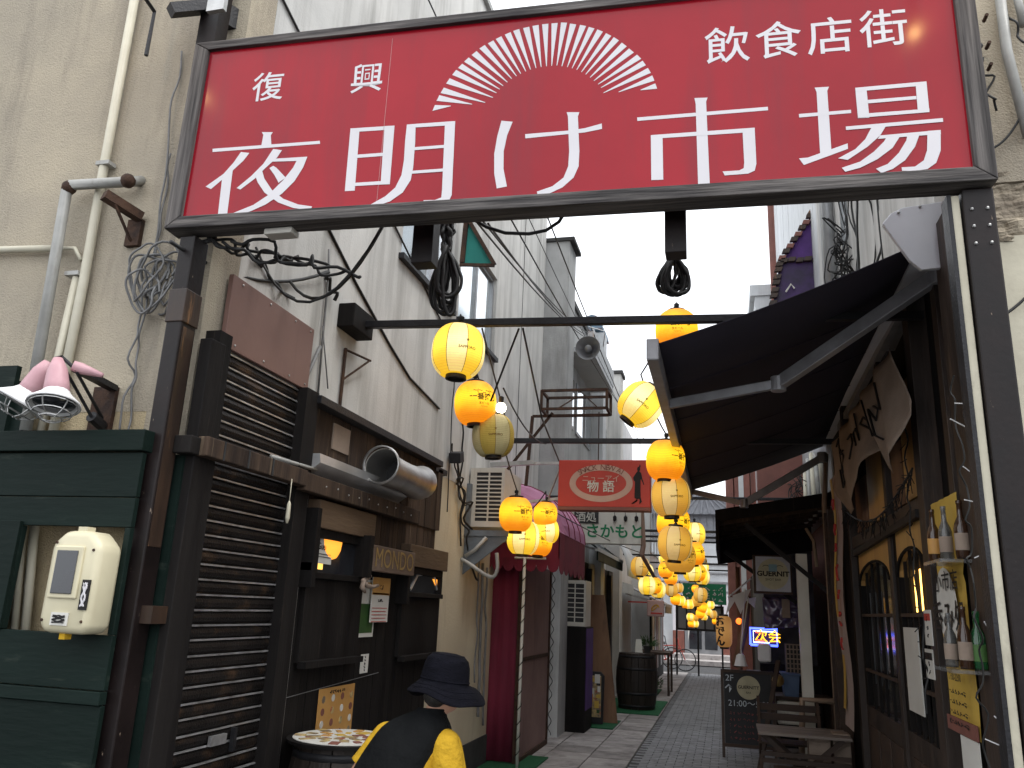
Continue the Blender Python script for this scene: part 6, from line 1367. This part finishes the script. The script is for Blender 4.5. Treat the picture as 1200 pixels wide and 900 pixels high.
# purple bay
BY = thing('purple_bay', (RT-.2, 10.6, 5.5), 'purple draped bay with dark red scaly edging above the awning', 'bay')
a1, a2, a3, a4 = [onX(x_, y_, RT-.04) for x_, y_ in ((955, 235), (914, 305), (906, 350), (960, 350))]
Yb = 10.6; a1, a2, a3, a4, a5 = [onY(x_, y_, Yb) for x_, y_ in ((956, 245), (914, 307), (905, 360), (962, 350), (961, 305))]
m = MB(); m.prism([a1, a2, a5], (0, .1, 0)); part('purple_triangle', m, purple, BY)
m = MB(); m.prism([a2, a3, a4, a5], (0, .1, 0)); part('purple_lower', m, M('deep_purple', (.06, .02, .13), (.02, .01, .04), 3, .5), BY)
m = MB(); q0 = onY(947, 253, Yb-.02); m.prism([onY(960, 228, Yb-.02), onY(945, 252, Yb-.02), onY(961, 253, Yb-.02)], (0, .05, 0)); part('tan_tip', m, plyboard, BY)
for (p, q_) in ((a1, a2), (a2, a3), (a2, a5), (a1, a4)):
    n_ = max(3, int((q_-p).length/.09))
    for i in range(n_): q = MB(); c = p.lerp(q_, (i+.5)/n_)+Vector((0, -.03, 0)); q.obox(c+Vector((0, 0, .012*(i % 2))), (.045, 0, 0), (0, .03, 0), (.012, 0, .03)); part('edge_scale', q, rustpost if p is a2 or i % 2 else downpipe, BY)
m = MB(); m.tube([onY(921, 342, Yb-.05), onY(927, 333, Yb-.05), onY(931, 338, Yb-.05)], .012, 5); part('pale_scrap', m, paper, BY)
m = MB(); m.box(a1.x+.0, RT+.05, Yb, Yb+.3, a4.z-.8, a1.z+.3); part('bay_side', m, siding, BY)
# wall things between awning and the small roof
PW = thing('pipe_cluster', (RT, 11, 3.2), 'cluster of cream pipes and cables above the small black roof', 'pipes')
for k in range(5):
    m = MB(); m.tube([(RT-.05-.02*k, 10.4+.4*k, 3.0), (RT-.06, 10.7+.45*k, 3.9)], .03, 7); part('pipe', m, [pipecream, pipegrey][k % 2], PW, smooth=True)
m = MB(); 
for k in range(12): m.tube(wig((RT-.3, 12+.2*k, 3.1), (RT-.1, 12.4+.2*k, 3.8), .25, 10, k+50), .008, 4)
solo('cable_bundle', m, rubber, 'snarl of black cables over the far end of the small roof', 'cable')
m = MB(); m.box(.55, 1.3, 13.5, 13.9, 3.0, 5); m.box(.45, .5, 13.5, 13.55, 3.0, 4.2); solo('red_brown_block', m, downpipe, 'red brown wall piece seen between awning and small roof', 'wall')

# ================================================================== RIGHT GROUND CLUTTER
bbp = onZ(872, 883, 0)
BBX0, BBX1, BBY = onY(846, 840, 11.3).x, onY(909, 840, 11.3).x, 11.3
BB = thing('chalkboard_stand', ((BBX0+BBX1)/2, BBY, 0), 'black A frame chalkboard with a round cream bar logo and chalk hours', 'chalkboard')
zt_ = onY(872, 787, BBY).z; lean = Vector((0, .22, 0))
def bbp_(u_, v_, d=0): return Vector((BBX0+(BBX1-BBX0)*u_, BBY+.22*v_-d, zt_*v_))
m = MB(); m.add([bbp_(.05, .14), bbp_(.95, .14), bbp_(.95, .97), bbp_(.05, .97)], [(0, 1, 2, 3)]); part('board', m, slate, BB, solid=.01)
m = MB(); m.bar(bbp_(0.02, 0), bbp_(0.02, 1), .035, .03); m.bar(bbp_(.98, 0), bbp_(.98, 1), .035, .03); m.bar(bbp_(0, .985), bbp_(1, .985), .03, .04); m.bar(bbp_(0, .14), bbp_(1, .14), .03, .04); part('frame', m, chairwood, BB)
m = MB(); m.bar(bbp_(0.02, 1)+Vector((0, .03, 0)), (BBX0+.01, BBY+.6, 0), .03, .03); m.bar(bbp_(.98, 1)+Vector((0, .03, 0)), (BBX1-.01, BBY+.6, 0), .03, .03); part('rear_leg', m, chairwood, BB)
nr = Vector((0, -zt_, .22)).normalized(); ub = Vector((0, .22, zt_)).normalized()
m = MB(); m.lathe([(.001, .008), (.145, .008), (.145, .014), (.001, .014)], 28, bbp_(.52, .80), nr); ds = part('logo_disc', m, M('cream_disc', (.5, .46, .30), None, 5, .6), BB)
text('GUERNITT', .055, bbp_(.52, .80)+nr*.016, X1, ub, ink, ds, off=.001); text('BAR', .035, bbp_(.52, .74)+nr*.016, X1, ub, ink, ds)
text('2F', .11, bbp_(.16, .90)+nr*.01, X1, ub, chalk, BB); text('↑', .14, bbp_(.14, .77)+nr*.01, X1, ub, chalk, BB, off=.002); text('21:00～5:00', .105, bbp_(.52, .61)+nr*.01, X1, ub, chalk, BB)
for i in range(5): scribble(bbp_(.42, .50-.07*i)+nr*.01, X1, ub, .38, .05, chalkred, BB, 7, .003, seed=i)
scribble(bbp_(.8, .42)+nr*.01, X1, ub, .15, .25, greenink, BB, 2, .005, rows=2)
p = onY(868, 775, 11.1); m = MB(); m.lathe([(.025, .09), (.05, .07), (.08, -.05), (.085, -.055), (.075, -.05), (.03, .06)], 18, p, caps=False); m2 = MB(); m2.tube([p+Vector((0, 0, .1)), onY(872, 735, 11.1), onY(877, 700, 11.2)], .008, 5)
T = thing('hanging_lamp', p, 'white bell shaped lamp shade hanging over the chalkboard', 'lamp'); part('shade', m, lampwhite, T, smooth=True); part('cord', m2, pipecream, T)
# oden lantern
p = onY(848.5, 740, 11.8); OL = thing('cylinder_lantern', p, 'tall tan cylindrical paper lantern with vertical black hiragana', 'lantern')
m = MB(); pr = []
for i in range(29): z = -.20+.40*i/28; pr.append((.105*(max(0, 1-abs(z/.215)**6))**.5*(1+(.012 if i % 2 else 0)), z))
m.lathe(pr, 26, p); part('paper_shell', m, P_tan, OL); 
m = MB(); m.lathe([(.001, .2), (.06, .2), (.06, .225), (.001, .225)], 16, p); part('cap', m, capmat, OL); m = MB(); m.lathe([(.001, -.225), (.06, -.225), (.06, -.2), (.001, -.2)], 16, p); part('cap', m, capmat, OL)
mb = MB()
for i, ch in enumerate('おでん'):
    vs, fs = textmb(ch, .14, .006); mb.add([(p.x+.111*math.sin(v.x/.108-.55), p.y-.111*math.cos(v.x/.108-.55), p.z+.12-.125*i+v.y) for v in vs], fs)
part('lettering', mb, ink, OL)
# GUERNIT hanging sign
x0, x1, z0, z1 = RY(11.0, (885, 652), (927, 694)); GS = thing('bar_logo_sign', (x0, 11, z0), 'square white sign with a round cream GUERNIT bar logo under the small roof', 'sign')
m = MB(); m.box(x0-.03, x1+.02, 11.0, 11.12, z0-.03, z1+.02); part('frame', m, chairwood, GS); m = MB(); m.box(x0, x1, 10.985, 11.0, z0, z1); part('sign_board', m, M('bluish_white', (.50, .53, .60), None, 4, .5), GS)
cc = Vector(((x0+x1)/2, 10.984, (z0+z1)/2)); m = MB(); m.lathe([(.001, 0), (.19, 0), (.19, .004), (.001, .004)], 30, cc, (0, -1, 0)); dsc = part('logo_disc', m, M('cream_disc2', (.52, .50, .34), None, 5, .6), GS)
m = MB(); m.box(cc.x-.05, cc.x+.05, 10.976, 10.979, cc.z+.03, cc.z+.12); part('blue_mug', m, M('pale_blue_print', (.25, .42, .5), None, 5), dsc)
text('GUERNIT', .085, cc+Vector((0, -.006, 0)), X1, Z1, ink, dsc, off=.003, sx=1.1); text('SHOT BAR', .04, cc+Vector((0, -.006, -.07)), X1, Z1, ink, dsc); text('︵   ︵', .09, cc+Vector((0, -.006, .12)), X1, Z1, ink, dsc)
# neon
x0, x1, z0, z1 = RY(12.0, (879, 736), (911, 757)); NS = thing('neon_sign', (x0, 12, z0), 'neon sign with yellow kanji in a blue glowing frame', 'neon sign')
m = MB(); m.box(x0, x1, 12.03, 12.08, z0, z1); part('back_panel', m, M('neon_back', (.02, .01, .08), None, 5, .4), NS)
def rrect(x0, x1, z0, z1, y): return [(x0, y, z0), (x1, y, z0), (x1, y, z1), (x0, y, z1), (x0, y, z0)]
m = MB(); m.tube(rrect(x0, x1, z0, z1, 12.0), .017, 6); part('blue_tube', m, E_neonB, NS); m = MB(); m.tube([(x1-.03, 11.99, z1-.035), (x0+.04, 11.99, z1-.035), (x0+.04, 11.99, z0+.035), (x1-.1, 11.99, z0+.035)], .007, 6); part('pale_tube', m, E_neonW, NS)
text('次会', .175, ((x0+x1)/2+.055, 11.985, (z0+z1)/2), X1, Z1, E_neonY, NS, off=.001)
for zz in (.06, -.045): q = MB(); q.tube([(x0+.07, 11.985, (z0+z1)/2+zz), (x0+.16+(.02 if zz < 0 else 0), 11.985, (z0+z1)/2+zz)], .010, 6); part('red_tube', q, E_neonR, NS)
p = onY(866, 728, 12.4); m = MB(); m.sphere(p, .045, 10); T = thing('orange_lamp', p, 'small glowing orange lamp right of the tan cylinder lantern', 'lamp'); part('bulb', m, EM('orange_glow', (1, .16, .02), 1.6), T)
# dark shop body behind, vinyl sheet, white cloths
m = MB(); m.box(.55, 1.25, 12.8, 17.4, 0, 3.0); solo('dark_stall_block', m, plinth, 'dark cluttered stall body behind the neon sign', 'stall')
m = MB(); m.box(.16, .22, 12.6, 12.7, 0, 2.4); m.tube([onY(876, 700, 12.3), onY(872, 740, 12.2), onY(862, 780, 12.0)], .05, 8); solo('driftwood_post', m, plyboard, 'gnarled brown wood post beside the tan lantern', 'post', smooth=True)
m = MB(); A_, B_, C_, D_ = [onY(x_, y_, 11.9) for x_, y_ in ((893, 700), (934, 700), (938, 735), (896, 737))]
gr = [[A_.lerp(B_, j/12).lerp(D_.lerp(C_, j/12), i/10)+Vector((0, .12*noise.noise(Vector((i*.5, j*.6, 2))), 0)) for j in range(13)] for i in range(11)]
m.sheet(gr); solo('vinyl_sheet', m, clearplastic, 'crumpled clear vinyl sheet over purple cloth above the neon sign', 'sheet', smooth=True, solid=.003)
m = MB(); A_ = onY(921, 713, 11.75); m.box(A_.x-.05, A_.x+.05, 11.74, 11.75, A_.z-.12, A_.z+.12); solo('yellow_tag', m, canvas, 'yellowish price tag on the vinyl sheet', 'tag')
for i, (a, b, c) in enumerate((((858, 698), (880, 690), (868, 720)), ((855, 700), (864, 700), (850, 722)), ((872, 702), (886, 700), (884, 712)))):
    m = MB(); P0, P1, P2 = [onY(x_, y_, 12.0+.05*i) for x_, y_ in (a, b, c)]; m.prism([P0, P1, P2], (0, .01, 0)); solo('white_pennant', m, paper, ['largest white cloth pennant beside the tan lantern', 'narrow white cloth pennant by the tan lantern top', 'small white cloth pennant under the logo sign'][i], 'pennant', 'white pennants by the tan lantern')
m = MB(); m.tube([onY(853, 700, 12.0), onY(880, 678, 12.0)], .012, 6); m.tube([onY(873, 690, 11.9), onY(868, 760, 11.9), onY(872, 780, 11.9)], .010, 5); solo('white_pole_bits', m, grime_white, 'thin white rod slanting over the tan lantern', 'rod')
x_a, x_b, za_, zb_ = RY(11.9, (921, 755), (944, 790)); T = thing('lattice_crate', (x_a, 11.9, za_), 'beige lattice crate stacked above the blue bin', 'crate')
m = MB(); m.box(x_a, x_b, 11.93, 12.25, za_, zb_); part('crate_inside', m, plinth, T)
for i in range(6): q = MB(); xx = x_a+(x_b-x_a)*i/5; q.box(xx-.008, xx+.008, 11.9, 11.93, za_, zb_); part('lattice_bar', q, canvas, T)
for i in range(7): q = MB(); zz = za_+(zb_-za_)*i/6; q.box(x_a, x_b, 11.895, 11.9, zz-.008, zz+.008); part('lattice_bar', q, canvas, T)
x_a, x_b, za_, zb_ = RY(11.7, (917, 791), (938, 817)); T = thing('storage_bin', (x_a, 11.7, za_), 'blue plastic bin on the clutter below the crate', 'bin')
m = MB(); m.prism([(x_a+.02, 11.7, za_), (x_b-.02, 11.7, za_), (x_b, 11.7, zb_), (x_a, 11.7, zb_)], (0, .4, 0)); part('tub', m, bluebin, T); m = MB(); m.box(x_a-.015, x_b+.015, 11.68, 12.12, zb_, zb_+.025); part('lid', m, bluebin, T, bevel=.004)
m = MB(); m.box(x_a-.1, x_b+.4, 11.65, 12.3, za_-.04, za_); m.box(x_a-.1, x_a-.06, 11.65, 12.3, 0, za_-.04); m.box(x_b+.36, x_b+.4, 11.65, 12.3, 0, za_-.04); solo('low_shelf', m, chairwood, 'low dark wooden shelf carrying the blue bin', 'shelf')
p = onY(911, 797, 11.6); m = MB(); m.lathe([(.03, 0), (.07, .0), (.08, .02), (.07, .1), (.02, .14)], 14, p-Vector((0, .05, 0)), (0, -1, 0)); solo('brass_horn', m, brass, 'small brass coloured round pot left of the blue bin', 'pot', smooth=True)
for (px, py, hh, ww, mt, lb) in ((896, 765, .22, .16, lampwhite, 'white plastic bag hanging under the neon sign'), (884, 800, .3, .2, chairwood, 'brown box among the clutter behind the chalkboard'), (925, 835, .28, .3, grime_white, 'whitish carton under the wooden table')):
    p = onY(px, py, 11.7); q = MB(); q.box(p.x-ww/2, p.x+ww/2, 11.62, 11.9, p.z-hh/2, p.z+hh/2); solo('carton' if 'carton' in lb or 'box' in lb else 'plastic_bag', q, mt, lb, 'carton' if 'carton' in lb or 'box' in lb else 'bag', bevel=.02)
p = onY(925, 770, 12.6); q = MB(); q.box(p.x-.4, p.x+.4, 12.55, 12.75, 0, p.z-.1); solo('stacked_boxes', q, blackwood, 'dark stack of boxes supporting the clutter', 'boxes')

# wooden folding table and bench chair
TBL = thing('folding_table', (.75, 9.0, 0), 'narrow slatted wooden folding table against the right facade', 'table')
a = onY(892, 838, 9.2); b = onY(970, 850, 9.2); tz = .62
for k in range(6): q = MB(); q.box(.28, 1.12, 8.7+k*.11, 8.7+k*.11+.095, tz, tz+.025); part('top_slat', q, M('greyed_table_slat', (.26, .22, .19), (.17, .14, .12), 6, .7, 0, .3, 50, (.15, 1, 1)) if k == 0 else bpy.data.materials['greyed_table_slat'], TBL)
for (x_0, x_1, yy) in ((.32, 1.05, 8.75), (1.05, .32, 9.3)): q = MB(); q.bar((x_0, yy, 0), (x_1, yy, tz), .03, .045); part('leg', q, chairwood, TBL)
for (x_0, x_1, yy) in ((1.05, .32, 8.80), (.32, 1.05, 9.25)): q = MB(); q.bar((x_0, yy, 0), (x_1, yy, tz), .03, .045); part('leg', q, chairwood, TBL)
for zz in (.5, .56): q = MB(); q.box(.3, 1.1, 8.69, 8.71, zz-.12, zz-.08); part('apron', q, chairwood, TBL)
FC = thing('folding_chair', (.6, 9.9, 0), 'dark brown slatted folding chair behind the table', 'chair')
for z in (.72, .62): q = MB(); q.box(.32, .98, 10.0, 10.03, z, z+.07); part('back_slat', q, chairwood, FC)
for k in range(5): q = MB(); q.box(.34, .96, 9.6+k*.075, 9.6+k*.075+.06, .42, .44); part('seat_slat', q, chairwood, FC)
for x_ in (.33, .95):
    q = MB(); q.bar((x_, 9.55, 0), (x_, 10.05, .85), .03, .04); part('leg', q, chairwood, FC); q = MB(); q.bar((x_, 10.05, 0), (x_, 9.6, .44), .03, .04); part('leg', q, chairwood, FC)
FC2 = thing('slatted_stool', (.7, 8.3, 0), 'low slatted wooden stool in front of the folding table', 'stool')
for k in range(5): q = MB(); q.box(.40, .98, 8.15+k*.085, 8.15+k*.085+.07, .36, .385); part('seat_slat', q, chairwood, FC2)
for x_ in (.42, .93):
    for yy in (8.18, 8.52): q = MB(); q.box(x_, x_+.035, yy, yy+.035, 0, .36); part('leg', q, chairwood, FC2)
m = MB(); m.bar(onY(912, 775, 10.9)+Vector((0, 0, 0)), Vector((.28, 9.7, 0)), .05, .035); solo('leaning_pole', m, chairwood, 'dark brown pole leaning beside the chalkboard', 'pole')
m = MB(); m.box(RT-.5, RT-.30, 8.9, 9.1, .3, .62); m.box(RT-.28, RT-.12, 8.9, 9.1, .3, .66); solo('meter_boxes', m, canvas, 'pair of tan utility boxes by the drain pipe', 'box', bevel=.008)

# ================================================================== PERSON
def person():
    P = thing('person', (-1.52, 3.95, 0), 'person in navy bucket hat, black vest and yellow short sleeves seen from behind, looking right', 'person')
    J = {}; V = []; E_ = []; RR = []
    def jt(n, co, r, par=None):
        J[n] = len(V); V.append(Vector(co)); RR.append(r)
        if par is not None: E_.append((J[par], J[n]))
    jt('pelvis', (-1.57, 3.88, .74), (.125, .105)); jt('waist', (-1.55, 3.90, .88), (.115, .10), 'pelvis'); jt('chest', (-1.49, 3.95, 1.02), (.12, .085), 'waist')
    jt('upper', (-1.44, 3.98, 1.10), (.075, .055), 'chest'); jt('neck', (-1.395, 4.0, 1.175), (.050, .05), 'upper'); jt('throat', (-1.365, 4.02, 1.215), (.052, .052), 'neck')
    jt('head', (-1.335, 4.03, 1.27), (.082, .085), 'throat'); jt('head2', (-1.335, 4.025, 1.335), (.082, .085), 'head'); jt('crown', (-1.34, 4.02, 1.39), (.06, .06), 'head2')
    jt('chin', (-1.272, 4.05, 1.212), (.038, .034), 'head'); jt('nose', (-1.232, 4.085, 1.285), (.010, .010), 'head')
    # arms
    for s, sho, elb, wri in ((0, (-1.63, 3.99, 1.085), (-1.74, 3.93, .88), (-1.80, 4.06, .70)), (1, (-1.27, 3.95, 1.07), (-1.245, 3.96, .84), (-1.20, 4.12, .68))):
        k = 'LR'[s]; jt('sh'+k, sho, (.045, .045), 'upper'); jt('el'+k, elb, (.041, .041), 'sh'+k); wm = Vector(elb).lerp(Vector(wri), .5); jt('fa'+k, wm, (.037, .037), 'el'+k); jt('wr'+k, wri, (.026, .026), 'fa'+k)
        d = (Vector(wri)-Vector(elb)).normalized(); side = d.cross(Z1).normalized(); pl_ = Vector(wri)+d*.05; jt('pa'+k, pl_, (.034, .018), 'wr'+k)
        for i in range(4):
            b = pl_+d*.035+side*(.012*(i-1.5)*1.6); ln = (.055, .065, .062, .048)[i]
            jt(f'f{k}{i}a', b, (.009, .009), 'pa'+k); jt(f'f{k}{i}b', b+d*ln*.5, (.0085, .0085), f'f{k}{i}a'); jt(f'f{k}{i}c', b+d*ln*.8+Vector((0, 0, -.015)), (.008, .008), f'f{k}{i}b'); jt(f'f{k}{i}d', b+d*ln+Vector((0, 0, -.03)), (.007, .007), f'f{k}{i}c')
        t0 = Vector(wri)+d*.02; jt(f't{k}a', t0+side*.03*(1 if s else -1)+d*.015, (.011, .011), 'wr'+k); jt(f't{k}b', t0+side*.045*(1 if s else -1)+d*.05, (.009, .009), f't{k}a')
    for s in (0, 1):
        k = 'LR'[s]; x = -1.57+(-.09 if s == 0 else .09); jt('hip'+k, (x, 3.88, .68), (.085, .09), 'pelvis'); jt('kn'+k, (x+(-.01 if s == 0 else .03), 3.92+.06*s, .39), (.058, .058), 'hip'+k); jt('an'+k, (x+(-.01 if s == 0 else .02), 3.86+.06*s, .08), (.036, .036), 'kn'+k); jt('ft'+k, (x+.01, 3.98+.06*s, .045), (.034, .028), 'an'+k); jt('to'+k, (x+.015, 4.07+.06*s, .035), (.03, .022), 'ft'+k)
    me = bpy.data.meshes.new('body'); loc = Vector(P['wl']); me.from_pydata([tuple(v-loc) for v in V], E_, []); me.materials.append(skinm)
    o = bpy.data.objects.new('body', me); COL.objects.link(o); o.parent = P; o['wl'] = P['wl']
    sk = o.modifiers.new('skin', 'SKIN'); sk.use_smooth_shade = True
    for i, (a, b) in enumerate(RR): me.skin_vertices[0].data[i].radius = (a, b)
    me.skin_vertices[0].data[0].use_root = True
    o.modifiers.new('sub', 'SUBSURF').render_levels = 2
    def loft(name, rings, mat, n=28, wr=0, par=P, solid=.006, closed=False):
        """rings: (centre, half-width along u, half-depth along v, u, v)"""
        gr = []
        for j, (c, a, b, u_, v_) in enumerate(rings):
            c, u_, v_ = Vector(c), Vector(u_).normalized(), Vector(v_).normalized(); row_ = []
            for k in range(n+1):
                an = 2*math.pi*k/n; ww = 1+wr*noise.noise(Vector((math.cos(an)*1.6, math.sin(an)*1.6, j*.45)))
                ca, sa = math.cos(an), math.sin(an); se = lambda q: math.copysign(abs(q)**.8, q)
                row_.append(c+u_*a*se(ca)*ww+v_*b*se(sa)*ww)
            gr.append(row_)
        m = MB(); m.sheet(gr); o_ = part(name, m, mat, par, smooth=True, solid=solid, sub=1); return o_
    u0, v0 = (1, -.15, .02), (.15, 1, -.12)
    loft('vest', [((-1.575, 3.88, .66), .20, .155, u0, v0), ((-1.57, 3.885, .78), .195, .15, u0, v0), ((-1.545, 3.90, .90), .192, .145, u0, v0), ((-1.515, 3.93, .99), .188, .14, u0, v0), ((-1.485, 3.955, 1.055), .185, .13, u0, v0), ((-1.46, 3.97, 1.105), .175, .115, u0, v0),
                  ((-1.44, 3.98, 1.145), .140, .098, u0, v0), ((-1.42, 3.99, 1.172), .095, .08, u0, v0), ((-1.40, 4.0, 1.19), .070, .068, u0, v0), ((-1.395, 4.0, 1.205), .066, .064, u0, v0)], vestm, wr=.09)
    def sleeve(sho, elb, r0, r1, L_):
        sho, elb = Vector(sho), Vector(elb); d = (elb-sho).normalized(); u_ = d.cross(Vector((0, 1, 0))).normalized(); v_ = d.cross(u_)
        loft('sleeve', [(sho-d*.07, r0*.25, r0*.25, u_, v_), (sho-d*.055, r0*.62, r0*.62, u_, v_), (sho-d*.03, r0*.9, r0*.9, u_, v_), (sho, r0, r0, u_, v_), (sho+d*L_*.5, (r0+r1)/2, (r0+r1)/2, u_, v_), (sho+d*L_*.97, r1, r1, u_, v_), (sho+d*L_, r1*1.03, r1*1.03, u_, v_)], yellow, n=22, wr=.14)
    sleeve((-1.615, 3.98, 1.06), (-1.74, 3.93, .88), .068, .062, .17); sleeve((-1.305, 3.945, 1.055), (-1.245, 3.955, .82), .080, .078, .21)
    loft('shirt', [((-1.555, 3.89, .66), .185, .14, u0, v0), ((-1.53, 3.91, .90), .18, .135, u0, v0), ((-1.47, 3.96, 1.05), .172, .122, u0, v0), ((-1.43, 3.985, 1.125), .13, .092, u0, v0)], yellow)
    for s in (0, 1):
        x = -1.57+(-.09 if s == 0 else .09); loft('trouser_leg', [((x*1.0, 3.88, .72), .115, .13, X1, Y1), ((x, 3.89, .55), .10, .11, X1, Y1), ((x+(-.01 if s == 0 else .03), 3.92+.06*s, .38), .08, .085, X1, Y1), ((x+(-.01 if s == 0 else .02), 3.87+.06*s, .09), .07, .075, X1, Y1)], trousers, n=18, wr=.04)
        q = MB(); q.sphere((x+.01, 3.97+.06*s, .045), .06, 12, (.85, 2.2, .75)); part('shoe', q, rubber, P, smooth=True)
    q = MB(); q.sphere((-1.345, 4.015, 1.315), .097, 16, (1, 1, 1.0)); q.sphere((-1.375, 3.985, 1.265), .062, 12, (1, 1, .9)); part('hair', q, hairm, P, smooth=True)
    for dz, dx in ((0, 0),): q = MB(); q.sphere((-1.315, 3.945, 1.272), .018, 10, (.7, .5, 1.3)); q.sphere((-1.40, 4.085, 1.275), .018, 10, (.5, .7, 1.3)); part('ear', q, skinm, P, smooth=True)
    for (a, b) in ((-1.268, 4.028), (-1.285, 4.095)): q = MB(); q.sphere((a+.008, b, 1.30), .010, 8, (1, 1, .6)); part('eye', q, ink, P, smooth=True)
    q = MB(); q.tube([(-1.252, 4.045, 1.243), (-1.245, 4.07, 1.242), (-1.258, 4.085, 1.243)], .006, 6); part('mouth', q, M('lip', (.42, .16, .13), None, 5, .5), P)
    # hat: crown + drooping brim, tilted forward to the right
    hc = Vector((-1.345, 4.015, 1.33)); ax = Vector((.10, .04, 1)).normalized(); fwd = Vector((.86, .5, 0)); fwd = (fwd-ax*fwd.dot(ax)).normalized(); sdv = ax.cross(fwd)
    prof = [(.0, .132), (.04, .131), (.075, .124), (.098, .104), (.108, .075), (.113, .04), (.117, .0), (.1185, -.004), (.145, -.024), (.168, -.045), (.186, -.066), (.190, -.072)]
    gr = []; n = 48
    for r_, h_ in prof:
        row_ = []
        for k in range(n+1):
            an = 2*math.pi*k/n; lf = 1+(.10*math.cos(an) if r_ > .12 else 0); dr = (.018*math.sin(2*an+.6)+.006*math.sin(5*an)) * max(0, (r_-.118)/.07); row_.append(hc+fwd*math.cos(an)*r_*lf*1.02+sdv*math.sin(an)*r_*.97+ax*(h_+dr))
        gr.append(row_)
    m = MB(); m.sheet(gr); ht = part('hat', m, hatm, P, smooth=True, solid=.006)
    m = MB(); m.tube([hc+fwd*math.cos(2*math.pi*k/n)*.119*1.02+sdv*math.sin(2*math.pi*k/n)*.119*.97+ax*.008 for k in range(n+1)], .0045, 5, False); part('hat_band', m, hatm, ht, smooth=True)
    for r_, h_ in ((.101, .098), (.110, .068), (.114, .038), (.0765, .124), (.15, -.026), (.17, -.045)):
        m = MB(); m.tube([hc+fwd*math.cos(2*math.pi*k/n)*r_*(1.02+(.10*math.cos(2*math.pi*k/n) if r_ > .12 else 0))+sdv*math.sin(2*math.pi*k/n)*r_*.97+ax*(h_+.002+((.018*math.sin(4*math.pi*k/n+.6)+.006*math.sin(10*math.pi*k/n))*max(0, (r_-.118)/.07))) for k in range(n+1)], .0022, 4, False); part('braid_seam', m, hatm, ht, smooth=True)
person()
